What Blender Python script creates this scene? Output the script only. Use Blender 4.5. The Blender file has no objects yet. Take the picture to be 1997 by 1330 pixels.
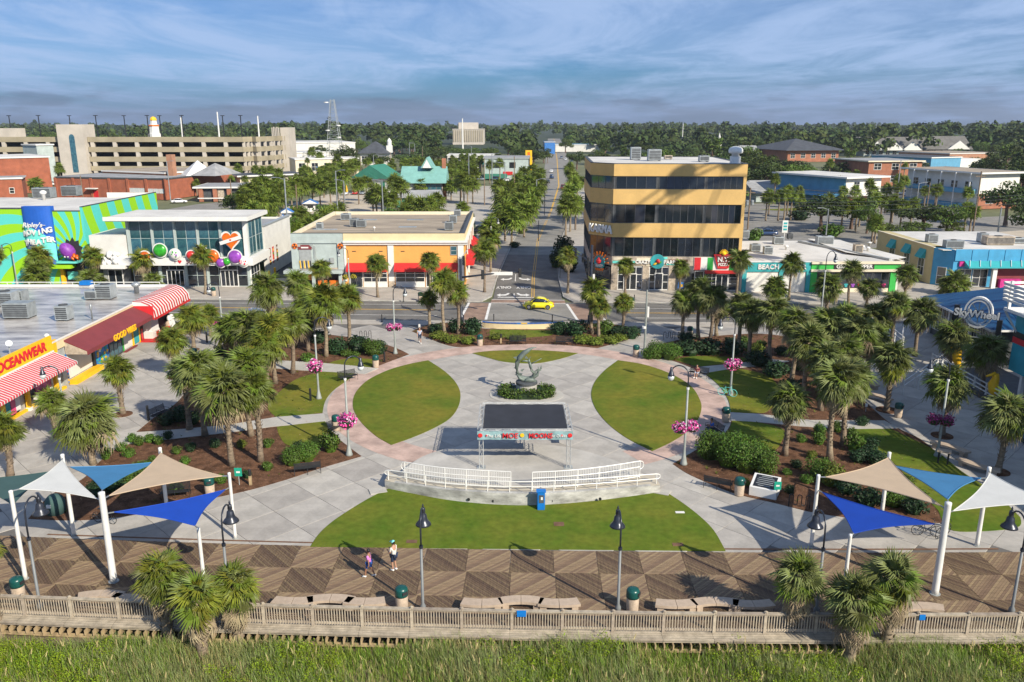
import bpy, bmesh, math, random
import numpy as np
from mathutils import Vector, Matrix, Euler
C = bpy.context.scene
COL = C.collection
R = math.radians
random.seed(7); rng = np.random.default_rng(7)

# ---------------------------------------------------------------- camera, sky, sun, exposure
F, CX, CY, HOR, CAMH = 1600., 998.5, 665., 238., 23.5
PITCH = math.atan((CY-HOR)/F)
cam = bpy.data.cameras.new('camera'); cam.sensor_width = 36; cam.lens = 36*F/1997
cam.clip_start = .5; cam.clip_end = 9000
camo = bpy.data.objects.new('camera', cam); COL.objects.link(camo)
camo.location = (0, 0, CAMH); camo.rotation_euler = (R(90)-PITCH, 0, 0)
C.camera = camo
SUN_EL, SUN_AZ = R(33), math.atan2(.69, -.73)      # azimuth measured from +Y towards +X
w = bpy.data.worlds.new('World'); C.world = w; w.use_nodes = True
nt = w.node_tree; nt.nodes.clear()
def N(t, **k):
    n = nt.nodes.new(t)
    for a, b in k.items(): setattr(n, a, b)
    return n
def MATH(op, a, b=None, clamp=False):
    n = N('ShaderNodeMath', operation=op, use_clamp=clamp)
    for i, v in enumerate((a, b)):
        if v is None: continue
        if isinstance(v, (int, float)): n.inputs[i].default_value = v
        else: nt.links.new(v, n.inputs[i])
    return n.outputs[0]
def world():
    L = nt.links.new
    sky = N('ShaderNodeTexSky', sky_type='NISHITA', sun_disc=False, sun_elevation=SUN_EL, sun_rotation=SUN_AZ)
    sky.air_density = 1.0; sky.dust_density = .6; sky.ozone_density = 2.5; sky.altitude = 20
    tc = N('ShaderNodeTexCoord'); sep = N('ShaderNodeSeparateXYZ'); L(tc.outputs['Generated'], sep.inputs[0])
    x, y, z = sep.outputs
    zc = MATH('ADD', MATH('MAXIMUM', z, 0.), .045)
    u = MATH('DIVIDE', x, zc); v = MATH('DIVIDE', y, zc)
    def noise(su, sv, sw, detail, rough, dist=0.):
        cb = N('ShaderNodeCombineXYZ')
        L(MATH('MULTIPLY', u, su), cb.inputs[0]); L(MATH('MULTIPLY', v, sv), cb.inputs[1]); cb.inputs[2].default_value = sw
        n = N('ShaderNodeTexNoise'); L(cb.outputs[0], n.inputs['Vector'])
        n.inputs['Scale'].default_value = 1; n.inputs['Detail'].default_value = detail
        n.inputs['Roughness'].default_value = rough; n.inputs['Distortion'].default_value = dist
        return n.outputs['Fac']
    def ramp(f, a, b):
        r = N('ShaderNodeMapRange', interpolation_type='SMOOTHSTEP'); L(f, r.inputs[0])
        r.inputs[1].default_value = a; r.inputs[2].default_value = b
        return r.outputs[0]
    # high thin sheet with holes of blue, finer streaks inside it
    sheet = ramp(noise(.30, .20, 4.7, 9, .60, .5), .32, .56)
    streak = ramp(noise(.95, .42, 9.1, 10, .66, .7), .34, .64)
    cov = MATH('MULTIPLY', sheet, MATH('ADD', MATH('MULTIPLY', streak, .55), .45))
    def mix(fac, a, b, bt='MIX'):
        m = N('ShaderNodeMix', data_type='RGBA', blend_type=bt)
        if isinstance(fac, float): m.inputs[0].default_value = fac
        else: L(fac, m.inputs[0])
        for i, c in ((6, a), (7, b)):
            if isinstance(c, tuple): m.inputs[i].default_value = (*c, 1)
            else: L(c, m.inputs[i])
        return m.outputs[2]
    deep = mix(1., sky.outputs[0], (.36, .74, 1.30), 'MULTIPLY')
    c1 = mix(MATH('MULTIPLY', cov, .86), deep, (6.2, 8.4, 12.6))
    # low bank of grey cumulus along the whole horizon
    cb = N('ShaderNodeCombineXYZ'); at = N('ShaderNodeMath', operation='ARCTAN2'); L(x, at.inputs[0]); L(y, at.inputs[1])
    L(MATH('MULTIPLY', at.outputs[0], 7.), cb.inputs[0]); L(MATH('MULTIPLY', z, 34.), cb.inputs[1])
    ln = N('ShaderNodeTexNoise'); L(cb.outputs[0], ln.inputs['Vector']); ln.inputs['Scale'].default_value = 1.
    ln.inputs['Detail'].default_value = 7; ln.inputs['Roughness'].default_value = .55
    band = MATH('SUBTRACT', 1., ramp(z, .0, .06))
    c1 = mix(MATH('MULTIPLY', band, .66), c1, (2.6, 3.7, 6.7))
    low = MATH('MULTIPLY', ramp(MATH('ADD', ln.outputs['Fac'], MATH('MULTIPLY', band, .16)), .58, .72), ramp(band, .12, .6))
    c2 = mix(MATH('MULTIPLY', low, .55), c1, (1.7, 2.35, 3.6))
    bg = N('ShaderNodeBackground'); L(c2, bg.inputs[0]); bg.inputs[1].default_value = .05
    out = N('ShaderNodeOutputWorld'); L(bg.outputs[0], out.inputs[0])
world()
sun = bpy.data.lights.new('sun', 'SUN'); sun.energy = 5.0; sun.angle = R(.5); sun.color = (1, .92, .77)
suno = bpy.data.objects.new('sun', sun); COL.objects.link(suno)
sd = Vector((math.sin(SUN_AZ)*math.cos(SUN_EL), math.cos(SUN_AZ)*math.cos(SUN_EL), math.sin(SUN_EL)))
suno.rotation_euler = sd.to_track_quat('Z', 'Y').to_euler(); suno.location = (60, -60, 90)
vs = C.view_settings; vs.view_transform = 'Standard'; vs.look = 'None'; vs.gamma = 1; vs.use_curve_mapping = False; vs.exposure = .48
C.cycles.max_bounces = 5; C.cycles.diffuse_bounces = 2; C.cycles.glossy_bounces = 2; C.cycles.transparent_max_bounces = 6
C.cycles.use_denoising = True

# ---------------------------------------------------------------- helpers
def P(px, py, z=0.):
    "the real point at height z that the photograph shows at this pixel"
    u, v = (px-CX)/F, (py-CY)/F
    c, s = math.cos(PITCH), math.sin(PITCH)
    t = (z-CAMH)/(-s-v*c)
    return Vector((u*t, (c-v*s)*t, z))
def prj(p):
    c, s = math.cos(PITCH), math.sin(PITCH)
    Z = p[2]-CAMH; d = p[1]*c-Z*s; q = p[1]*s+Z*c
    return CX+F*p[0]/d, CY-F*q/d, d
def hgt(b, ty):
    "height above base point b that the photograph shows at row ty"
    v = (ty-CY)/F; c, s = math.cos(PITCH), math.sin(PITCH)
    return CAMH + b[1]*(-s-v*c)/(c-v*s) - b[2]
def mpp(p): return prj(p)[2]/F
class MB:
    def __init__(s): s.v = []; s.f = []; s.m = []; s.cur = 0
    def add(s, vs, fs):
        o = len(s.v); s.v += [tuple(v) for v in vs]; s.f += [tuple(i+o for i in f) for f in fs]; s.m += [s.cur]*len(fs); return s
    def box(s, x0, x1, y0, y1, z0, z1):
        return s.add([(x0,y0,z0),(x1,y0,z0),(x1,y1,z0),(x0,y1,z0),(x0,y0,z1),(x1,y0,z1),(x1,y1,z1),(x0,y1,z1)],
                     [(0,3,2,1),(4,5,6,7),(0,1,5,4),(1,2,6,5),(2,3,7,6),(3,0,4,7)])
    def bar(s, p, q, w=.05, h=None, up=(0,0,1)):
        p, q = Vector(p), Vector(q); h = h or w; d = (q-p).normalized(); up = Vector(up)
        if abs(d.dot(up)) > .98: up = Vector((0,1,0))
        a = d.cross(up).normalized()*w/2; b = a.cross(d).normalized()*h/2
        return s.add([p-a-b,p+a-b,p+a+b,p-a+b,q-a-b,q+a-b,q+a+b,q-a+b],[(0,3,2,1),(4,5,6,7),(0,1,5,4),(1,2,6,5),(2,3,7,6),(3,0,4,7)])
    def tube(s, pts, r, n=8, cap=True):
        pts = [Vector(p) for p in pts]; rs = r if isinstance(r, (list, tuple)) else [r]*len(pts); vs = []; fs = []
        for i, p in enumerate(pts):
            d = (pts[min(i+1, len(pts)-1)]-pts[max(i-1, 0)]).normalized()
            up = Vector((0,0,1)) if abs(d.z) < .95 else Vector((0,1,0))
            a = d.cross(up).normalized(); b = a.cross(d)
            vs += [p+(a*math.cos(t)+b*math.sin(t))*rs[i] for t in [2*math.pi*k/n for k in range(n)]]
        for i in range(len(pts)-1):
            for k in range(n):
                fs.append((i*n+k, i*n+(k+1)%n, (i+1)*n+(k+1)%n, (i+1)*n+k))
        if cap: fs += [tuple(range(n))[::-1], tuple((len(pts)-1)*n+k for k in range(n))]
        return s.add(vs, fs)
    def lathe(s, prof, n=16, c=(0,0,0)):
        vs = []; fs = []
        for r, z in prof: vs += [(c[0]+r*math.cos(2*math.pi*k/n), c[1]+r*math.sin(2*math.pi*k/n), c[2]+z) for k in range(n)]
        for i in range(len(prof)-1):
            for k in range(n): fs.append((i*n+k, i*n+(k+1)%n, (i+1)*n+(k+1)%n, (i+1)*n+k))
        fs += [tuple(range(n))[::-1], tuple((len(prof)-1)*n+k for k in range(n))]
        return s.add(vs, fs)
    def prism(s, pts, z0, z1, bottom=False):
        n = len(pts); a = sum(pts[i][0]*pts[(i+1)%n][1]-pts[(i+1)%n][0]*pts[i][1] for i in range(n))
        if a < 0: pts = pts[::-1]
        vs = [(p[0],p[1],z0) for p in pts]+[(p[0],p[1],z1) for p in pts]
        fs = [tuple(range(n,2*n))]+[(i,(i+1)%n,n+(i+1)%n,n+i) for i in range(n)]
        if bottom: fs.append(tuple(range(n))[::-1])
        return s.add(vs, fs)
    def poly(s, pts): return s.add(pts, [tuple(range(len(pts)))])
    def xprism(s, pts, x0, x1):       # outline in (y, z) swept along x
        n = len(pts); a = sum(pts[i][0]*pts[(i+1)%n][1]-pts[(i+1)%n][0]*pts[i][1] for i in range(n))
        if a < 0: pts = pts[::-1]
        vs = [(x0,p[0],p[1]) for p in pts]+[(x1,p[0],p[1]) for p in pts]
        return s.add(vs, [tuple(range(n))[::-1], tuple(range(n,2*n))]+[(i,(i+1)%n,n+(i+1)%n,n+i) for i in range(n)])
    def yprism(s, pts, y0, y1):       # outline in (x, z) swept along y
        n = len(pts); a = sum(pts[i][0]*pts[(i+1)%n][1]-pts[(i+1)%n][0]*pts[i][1] for i in range(n))
        if a < 0: pts = pts[::-1]
        vs = [(p[0],y0,p[1]) for p in pts]+[(p[0],y1,p[1]) for p in pts]
        return s.add(vs, [tuple(range(n)), tuple(range(n,2*n))[::-1]]+[(i,n+i,n+(i+1)%n,(i+1)%n) for i in range(n)])
    def mesh(s, name, mats, smooth=False):
        me = bpy.data.meshes.new(name); me.from_pydata(s.v, [], s.f)
        mats = mats if isinstance(mats, (list, tuple)) else [mats]
        for m in mats: me.materials.append(M[m] if isinstance(m, str) else m)
        if len(mats) > 1: me.polygons.foreach_set('material_index', s.m)
        if smooth: me.shade_smooth()
        return me
    def obj(s, name, mats, parent=None, smooth=False, **k): return O(name, s.mesh(name, mats, smooth), parent, **k)
def O(name, me, parent=None, loc=None, rz=None, label=None, cat=None, group=None, kind=None, rot=None, scale=None):
    o = bpy.data.objects.new(name, me); COL.objects.link(o)
    if parent is not None: o.parent = parent
    if loc is not None: o.location = loc
    if rz is not None: o.rotation_euler = (0,0,rz)
    if rot is not None: o.rotation_euler = rot
    if scale is not None: o.scale = scale if hasattr(scale, '__len__') else (scale,)*3
    tag(o, label, cat, group, kind); return o
def tag(o, label=None, cat=None, group=None, kind=None):
    for k, v in (('label', label), ('category', cat), ('group', group), ('kind', kind)):
        if v: o[k] = v
    return o
def thing(name, label, cat, loc=(0,0,0), rz=0., group=None, scale=None):
    return O(name, None, None, loc, rz, label, cat, group, scale=scale)
def dup(root, loc, rz=0., label=None, group=None, scale=None):
    r = root.copy(); COL.objects.link(r); r.location = loc; r.rotation_euler = (0,0,rz)
    if label: r['label'] = label
    if group: r['group'] = group
    if scale: r.scale = (scale,)*3 if not hasattr(scale, '__len__') else scale
    def rec(a, b):
        for ch in KIDS.get(a.name) or list(a.children):
            c = ch.copy(); COL.objects.link(c); c.parent = b; rec(ch, c)
    rec(root, r); return r
KIDS = {}
ORD = 'first second third fourth fifth sixth seventh eighth ninth tenth eleventh twelfth thirteenth fourteenth fifteenth sixteenth seventeenth eighteenth nineteenth twentieth'.split()
for t_ in ('twenty','thirty','forty','fifty'): ORD += [f'{t_}-{o}' for o in ORD[:9]]+[{'twenty':'thirtieth','thirty':'fortieth','forty':'fiftieth','fifty':'sixtieth'}[t_]]
def spline(pts, n=6, closed=True):
    "Catmull-Rom through pixel points; a point given with a third value is a sharp corner"
    out = []; m = len(pts)
    for i in range(m if closed else m-1):
        g = lambda j: Vector(pts[j % m][:2]) if closed else Vector(pts[max(0, min(m-1, j))][:2])
        p0, p1, p2, p3 = g(i-1), g(i), g(i+1), g(i+2)
        if len(pts[i % m]) > 2: p0 = p1
        if len(pts[(i+1) % m]) > 2: p3 = p2
        for k in range(n):
            t = k/n
            out.append(.5*((2*p1)+(p2-p0)*t+(2*p0-5*p1+4*p2-p3)*t*t+(3*p1-p0-3*p2+p3)*t**3))
    if not closed: out.append(Vector(pts[-1][:2]))
    return out
def ground_px(pts, z, n=6): return [P(q[0], q[1], 0)[:2] for q in spline(pts, n)]
TXT = {}
def text_mesh(body, size, ext=.03, bold=0., mat='white', shear=0., sx=1.):
    cu = bpy.data.curves.new('t', 'FONT'); cu.body = body; cu.size = size; cu.extrude = ext; cu.offset = bold
    cu.align_x = 'CENTER'; cu.align_y = 'CENTER'; cu.resolution_u = 3; cu.shear = shear
    o = bpy.data.objects.new('t', cu); COL.objects.link(o)
    dg = bpy.context.evaluated_depsgraph_get(); me = bpy.data.meshes.new_from_object(o.evaluated_get(dg))
    bpy.data.objects.remove(o); bpy.data.curves.remove(cu)
    me.materials.clear(); me.materials.append(M[mat]); me.name = 'lettering'
    if sx != 1: me.transform(Matrix.Diagonal((sx,1,1,1)))
    return me
def sign(body, size, mat, parent, loc, rot=(R(90),0,0), name='lettering', **k):
    return O(name, text_mesh(body, size, mat=mat, **k), parent, loc=loc, rot=rot)

# ---------------------------------------------------------------- materials
M = {}
def mat(name, col, rough=.8, var=.15, scale=3., metal=0., bump=0., bscale=None, col2=None, spec=.5, trans=0., island=0., objvar=0., stretch=None, detail=5, coat=0., fine=0.):
    m = bpy.data.materials.new(name); m.use_nodes = True; t = m.node_tree; L = t.links.new
    b = t.nodes['Principled BSDF']; b.inputs['Roughness'].default_value = rough; b.inputs['Metallic'].default_value = metal
    b.inputs['Specular IOR Level'].default_value = spec; b.inputs['Coat Weight'].default_value = coat
    tc = t.nodes.new('ShaderNodeTexCoord'); src = tc.outputs['Object']
    if stretch:
        mp = t.nodes.new('ShaderNodeMapping'); L(src, mp.inputs[0]); mp.inputs['Scale'].default_value = stretch[:3]
        if len(stretch) > 3: mp.inputs['Rotation'].default_value = (0,0,R(stretch[3]))
        src = mp.outputs[0]
    def noise(sc, det=5, ro=.6):
        n = t.nodes.new('ShaderNodeTexNoise'); L(src, n.inputs[0]); n.inputs['Scale'].default_value = sc
        n.inputs['Detail'].default_value = det; n.inputs['Roughness'].default_value = ro; return n.outputs['Fac']
    def mixc(f, a, c, bt='MIX'):
        x = t.nodes.new('ShaderNodeMix'); x.data_type = 'RGBA'; x.blend_type = bt
        if isinstance(f, float): x.inputs[0].default_value = f
        else: L(f, x.inputs[0])
        for i, q in ((6, a), (7, c)):
            if isinstance(q, tuple): x.inputs[i].default_value = (*q[:3], 1)
            else: L(q, x.inputs[i])
        return x.outputs[2]
    def rmp(f, lo, hi, a=0., z=1.):
        r = t.nodes.new('ShaderNodeMapRange'); L(f, r.inputs[0])
        for i, q in enumerate((lo, hi, a, z)): r.inputs[i+1].default_value = q
        return r.outputs[0]
    out = tuple(col)
    if var or col2:
        c2 = col2 or tuple(c*(1-2*var) for c in col); c1 = col if col2 else tuple(min(1,c*(1+var)) for c in col)
        out = mixc(rmp(noise(scale, detail), .3, .7), c1, c2)
    if fine: out = mixc(1., out, mixc(rmp(noise(scale*9, 3), .3, .7), (1+fine,)*3, (1-fine,)*3), 'MULTIPLY')
    def rnd(sock, amt, o):
        hv = t.nodes.new('ShaderNodeHueSaturation'); L(rmp(sock, 0, 1, 1-amt, 1+amt), hv.inputs['Value'])
        L(rmp(sock, 0, 1, .5-amt*.045, .5+amt*.045), hv.inputs['Hue'])
        if isinstance(o, tuple): hv.inputs['Color'].default_value = (*o, 1)
        else: L(o, hv.inputs['Color'])
        return hv.outputs[0]
    if island: out = rnd(t.nodes.new('ShaderNodeNewGeometry').outputs['Random Per Island'], island, out)
    if objvar: out = rnd(t.nodes.new('ShaderNodeObjectInfo').outputs['Random'], objvar, out)
    if isinstance(out, tuple): b.inputs['Base Color'].default_value = (*out, 1)
    else: L(out, b.inputs['Base Color'])
    if bump:
        bn = t.nodes.new('ShaderNodeBump'); bn.inputs['Strength'].default_value = bump; bn.inputs['Distance'].default_value = .05
        L(noise(bscale or scale*6, 4), bn.inputs['Height']); L(bn.outputs[0], b.inputs['Normal'])
    if trans:
        tr = t.nodes.new('ShaderNodeBsdfTranslucent'); ms = t.nodes.new('ShaderNodeMixShader'); ms.inputs[0].default_value = trans
        if isinstance(out, tuple): tr.inputs[0].default_value = (*out, 1)
        else: L(out, tr.inputs[0])
        o = t.nodes['Material Output']; L(b.outputs[0], ms.inputs[1]); L(tr.outputs[0], ms.inputs[2]); L(ms.outputs[0], o.inputs[0])
    M[name] = m; return m
def brickmat(name, c1, c2, mortar, w=.2, h=.1, ms=.012, vertical=None, rot=0., var=.3):
    m = mat(name, c1, .85, 0); t = m.node_tree; L = t.links.new; b = t.nodes['Principled BSDF']
    tc = next(n for n in t.nodes if n.type == 'TEX_COORD'); mp = t.nodes.new('ShaderNodeMapping'); L(tc.outputs['Object'], mp.inputs[0])
    if vertical: mp.inputs['Rotation'].default_value = (R(90), 0, 0)
    else: mp.inputs['Rotation'].default_value = (0, 0, R(rot))
    br = t.nodes.new('ShaderNodeTexBrick'); L(mp.outputs[0], br.inputs[0])
    for k, c in (('Color1', c1), ('Color2', c2), ('Mortar', mortar)): br.inputs[k].default_value = (*c, 1)
    br.inputs['Scale'].default_value = 1; br.inputs['Brick Width'].default_value = w; br.inputs['Row Height'].default_value = h; br.inputs['Mortar Size'].default_value = ms
    n = t.nodes.new('ShaderNodeTexNoise'); L(tc.outputs['Object'], n.inputs[0]); n.inputs['Scale'].default_value = .8; n.inputs['Detail'].default_value = 6
    r = t.nodes.new('ShaderNodeMapRange'); L(n.outputs['Fac'], r.inputs[0]); r.inputs[1].default_value = .3; r.inputs[2].default_value = .7; r.inputs[3].default_value = 1-var; r.inputs[4].default_value = 1+var*.6
    x = t.nodes.new('ShaderNodeMix'); x.data_type = 'RGBA'; x.blend_type = 'MULTIPLY'; x.inputs[0].default_value = 1
    L(br.outputs['Color'], x.inputs[6]); L(r.outputs[0], x.inputs[7]); L(x.outputs[2], b.inputs['Base Color']); return m
# ground
mat('terrain', (.17,.165,.085), .95, 0, .035, col2=(.07,.09,.03), fine=.2)
mat('joint', (.13,.12,.11), .9, .1, 1.)
mat('asphalt', (.145,.137,.124), .85, .16, .35, bump=.15, bscale=30, fine=.12)
mat('road_light', (.235,.22,.195), .85, .13, .3, fine=.08)
mat('asphalt_dark', (.055,.055,.058), .85, .15, .5)
mat('slab', (.40,.37,.33), .8, .13, .55, bump=.06, bscale=14, objvar=.11, fine=.06)
mat('walk', (.43,.405,.36), .8, .08, .6, fine=.05)
mat('sidewalk', (.40,.36,.31), .85, .12, .5, fine=.06)
mat('concrete', (.42,.40,.36), .85, .17, .9, bump=.08, fine=.06)
mat('stage_floor', (.45,.425,.385), .8, .12, .5, fine=.05)
mat('ramp_floor', (.50,.44,.34), .8, .1, 1.)
mat('wall_concrete', (.42,.41,.38), .9, .28, .8, bump=.1, stretch=(1,1,2.4), fine=.08)
mat('lawn', (.066,.122,.012), .95, 0, .19, detail=9, col2=(.180,.158,.024), bump=.3, bscale=16, fine=.16, spec=.1)
mat('lawn_front', (.060,.122,.010), .95, 0, .24, detail=8, col2=(.150,.155,.022), bump=.3, bscale=16, fine=.18, spec=.1)
mat('lot_pale', (.40,.365,.315), .95, .09, .12, fine=.07)
mat('lot_sand', (.47,.40,.31), .95, .08, .15, fine=.08)
mat('mulch', (.150,.078,.046), 1., .3, 1.4, bump=.9, bscale=22, fine=.35, spec=.1)
mat('paint_white', (.72,.70,.66), .7, .12, 3.)
mat('paint_yellow', (.62,.36,.05), .7, .15, 3.)
brickmat('ring_brick', (.52,.355,.29), (.45,.30,.245), (.44,.36,.31), .22, .11, .010)
brickmat('cross_brick', (.30,.185,.125), (.24,.15,.11), (.26,.20,.16), .24, .12, .012)
mat('deck_wood', (.150,.097,.055), .85, .22, 1.6, island=.27, bump=.3, bscale=18, stretch=(7,.7,1,0), fine=.22)
mat('deck_wood_pale', (.245,.166,.098), .85, .20, 1.6, island=.26, bump=.3, bscale=18, stretch=(.7,7,1,0), fine=.18)
mat('rail_wood', (.39,.325,.245), .85, .2, 2., objvar=.14, fine=.12)
mat('joist_wood', (.40,.29,.16), .9, .25, 3., fine=.1)
mat('dark', (.02,.02,.022), .7, 0)
mat('dune_sand', (.19,.15,.085), 1., .3, 1.3, fine=.2)
# neutrals, metals, glass
mat('white', (.70,.685,.65), .6, .04, 2.)
mat('white_wall', (.66,.64,.59), .75, .06, .6, bump=.05, fine=.03)
mat('white_metal', (.72,.71,.67), .4, .05, 2.)
mat('sail_post', (.68,.67,.635), .45, .07, 1.2)
mat('grey_metal', (.42,.44,.43), .45, .1, 2., metal=.3)
mat('truss_metal', (.50,.51,.50), .45, .1, 2., metal=.2)
mat('galv', (.36,.38,.39), .45, .18, 1.3, metal=.5)
mat('hvac', (.36,.39,.40), .5, .16, 1.5, metal=.25, objvar=.2)
mat('lamp_pole', (.27,.29,.27), .5, .1, 2.)
mat('lamp_pole_grey', (.17,.18,.185), .5, .1, 2.)
mat('black_metal', (.018,.019,.021), .45, .2, 3.)
mat('dark_grey', (.07,.075,.08), .6, .2, 2.)
mat('lamp_black', (.035,.04,.055), .32, .2, 3., metal=.3)
mat('glass_dark', (.016,.022,.030), .06, .3, .35, spec=.9, objvar=.7)
mat('glass_teal', (.008,.045,.075), .07, 0, 1.1, col2=(.05,.15,.17), spec=.9, detail=4, objvar=.4)
mat('lamp_glass', (.55,.58,.58), .1, .05, 2.)
mat('rubber', (.015,.015,.016), .8, .1, 4.)
mat('chrome', (.55,.56,.58), .2, .05, 3., metal=1.)
# building colours
mat('karma_yellow', (.60,.385,.135), .8, .07, .35, fine=.03)
mat('stone_tan', (.46,.38,.29), .85, .22, 2.2, fine=.1)
mat('orange_wall', (.72,.345,.085), .8, .05, .5, fine=.03)
mat('cream', (.70,.56,.33), .8, .06, .5)
mat('cream_wall', (.70,.62,.46), .8, .08, .5)
mat('mint_grey', (.40,.46,.44), .75, .09, .7, fine=.04)
mat('red_awning', (.52,.018,.018), .7, .1, 1.)
mat('maroon', (.19,.032,.036), .75, .08, .8)
mat('yellow', (.86,.48,.008), .6, .08, 1.)
mat('red', (.58,.02,.025), .55, .08, 1.)
mat('pink_awning', (.60,.075,.10), .7, .08, 1.)
mat('pink', (.62,.16,.28), .7, .3, 3.)
mat('magenta', (.55,.02,.22), .6, .2, 3.)
mat('teal', (.03,.33,.35), .7, .07, .8)
mat('aqua', (.15,.66,.58), .7, .05, .5)
mat('lime', (.32,.60,.008), .7, .05, .5)
mat('mural_blue', (.010,.10,.46), .65, .08, .6)
mat('purple', (.24,.045,.36), .5, .2, 2.)
mat('orange', (.72,.16,.012), .5, .1, 2.)
mat('green_sign', (.03,.40,.06), .6, .08, 1.)
mat('candy_green', (.04,.38,.03), .3, .3, 1.2)
mat('candy_orange', (.72,.14,.01), .3, .25, 1.2)
mat('candy_red', (.65,.03,.03), .35, .2, 1.2)
mat('candy_pink', (.70,.05,.20), .35, .15, 1.2)
mat('candy_purple', (.30,.07,.45), .3, .25, 1.2)
mat('candy_blue', (.06,.22,.60), .35, .3, 2.)
mat('roof_tan', (.37,.30,.22), .9, .27, .32, stretch=(.35,2.6,1), fine=.15, detail=8)
mat('roof_white', (.60,.575,.53), .85, .12, .18, fine=.05)
mat('roof_wet', (.64,.60,.55), .26, 0, .42, col2=(.12,.105,.105), fine=.12, stretch=(1.8,.5,1), spec=.9, detail=9)
mat('roof_grey', (.30,.30,.30), .85, .15, .4)
mat('roof_dark', (.07,.075,.085), .8, .2, .4)
mat('roof_teal', (.19,.39,.345), .6, .08, .6)
mat('roof_green', (.04,.20,.135), .6, .1, .6)
mat('roof_blue', (.012,.080,.19), .4, .1, .5, metal=.2)
mat('brick_red', (.34,.105,.055), .9, .14, .5, fine=.08)
mat('brick_pale', (.40,.20,.12), .9, .14, .5, fine=.08)
mat('brick_house', (.35,.14,.08), .9, .12, .5, fine=.06)
mat('garage_band', (.34,.29,.195), .85, .13, .12, fine=.04)
mat('garage_pale', (.50,.45,.385), .85, .08, .2)
mat('motel_blue', (.10,.30,.46), .75, .08, .5)
mat('store_blue', (.05,.30,.52), .65, .1, .6)
mat('store_pale_yellow', (.50,.42,.22), .8, .07, .5)
mat('sky_teal', (.03,.30,.36), .6, .1, .6)
mat('brown_wood', (.17,.09,.05), .85, .2, 2.)
mat('pole_wood', (.21,.15,.10), .9, .2, 2.)
# vegetation
mat('frond', (.122,.162,.018), .5, .12, 1.2, trans=.2, objvar=.42, spec=.35)
mat('frond_grey', (.155,.178,.052), .55, .12, 1.2, trans=.15, objvar=.35, spec=.3)
mat('frond_yellow', (.19,.20,.022), .55, .12, 1.2, trans=.2, objvar=.35, spec=.3)
mat('frond_dead', (.34,.27,.17), .85, .18, 2., objvar=.3, spec=.15)
mat('palm_trunk', (.25,.19,.13), .95, .28, 2.2, bump=.6, bscale=14, objvar=.15, stretch=(1,1,3))
mat('crown_palm', (.150,.195,.024), .6, .2, .7, trans=.25, island=.40, objvar=.18, spec=.3)
mat('leaf_dark', (.052,.078,.018), .65, .2, .5, trans=.12, island=.45, objvar=.30, spec=.25)
mat('leaf_mid', (.085,.122,.020), .65, .2, .5, trans=.15, island=.45, objvar=.30, spec=.25)
mat('leaf_far', (.078,.098,.030), .8, 0, .02, col2=(.026,.048,.016), island=.45, spec=.1)
mat('forest_dark', (.030,.045,.016), .9, .2, .05)
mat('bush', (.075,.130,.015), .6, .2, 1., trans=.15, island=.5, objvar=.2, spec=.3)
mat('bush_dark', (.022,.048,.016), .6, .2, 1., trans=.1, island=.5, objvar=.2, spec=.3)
mat('bush_yellow', (.13,.16,.018), .65, .2, 1., trans=.15, island=.4, objvar=.2, spec=.3)
mat('bark', (.15,.095,.07), .95, .25, 3., bump=.4)
mat('flower_pink', (.62,.05,.30), .6, .1, 3., island=.5, trans=.1)
mat('flower_white', (.70,.45,.58), .6, .1, 3., island=.2, trans=.1)
mat('flower_purple', (.20,.008,.09), .6, .1, 3., island=.5)
mat('flower_yellow', (.50,.40,.02), .6, .1, 3., island=.4)
mat('grass_a', (.20,.305,.034), .7, .12, 1., trans=.3, island=.40, spec=.2)
mat('grass_b', (.30,.345,.135), .7, .12, 1., trans=.3, island=.35, spec=.2)
mat('grass_c', (.42,.35,.15), .8, .12, 1., trans=.15, island=.35, spec=.15)
mat('grass_d', (.245,.325,.018), .65, .12, 1., trans=.3, island=.40, spec=.2)
mat('bark_chip', (.30,.17,.105), 1., .2, 3., island=.5)
mat('seed_head', (.46,.37,.17), .85, .1, 1., island=.3)
# bits
mat('bin_green', (.008,.075,.065), .3, .15, 2.)
mat('bin_stone', (.46,.36,.27), .9, .15, 5., fine=.12)
mat('seat_stone', (.43,.335,.25), .85, .08, 3., fine=.05)
mat('sail_white', (.66,.66,.63), .8, .04, 1., trans=.18)
mat('sail_tan', (.60,.455,.31), .8, .04, 1., trans=.18)
mat('sail_ltblue', (.06,.235,.45), .8, .05, 1., trans=.15)
mat('sail_blue', (.003,.055,.40), .8, .06, 1., trans=.15)
mat('sail_green', (.055,.115,.105), .8, .06, 1., trans=.15)
mat('truss_roof', (.024,.026,.034), .85, .15, .8)
mat('banner', (.24,.38,.39), .75, .22, 1.3)
mat('patina', (.20,.245,.215), .6, 0, 2.2, col2=(.105,.125,.11), metal=.3)
mat('kiosk_blue', (.004,.16,.52), .45, .08, 2.)
mat('car_yellow', (.78,.66,.015), .25, .03, 1., coat=.6)
mat('car_red', (.45,.012,.015), .25, .03, 1., coat=.6)
mat('car_maroon', (.16,.012,.016), .25, .03, 1., coat=.6)
mat('car_blue', (.03,.06,.14), .25, .03, 1., coat=.6)
mat('car_black', (.012,.013,.016), .2, .03, 1., coat=.6)
mat('car_white', (.70,.70,.70), .25, .03, 1., coat=.6)
mat('car_silver', (.30,.33,.38), .25, .03, 1., metal=.5, coat=.5)
mat('skin', (.42,.23,.15), .6, .06, 5.)
mat('skin_tan', (.30,.15,.09), .6, .06, 5.)
mat('hair_black', (.012,.010,.010), .5, .1, 5.)
mat('cloth_pink', (.60,.20,.50), .8, .1, 5.)
mat('cloth_blue', (.02,.09,.33), .8, .1, 5.)
mat('cloth_navy', (.012,.025,.06), .8, .1, 5.)
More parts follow.
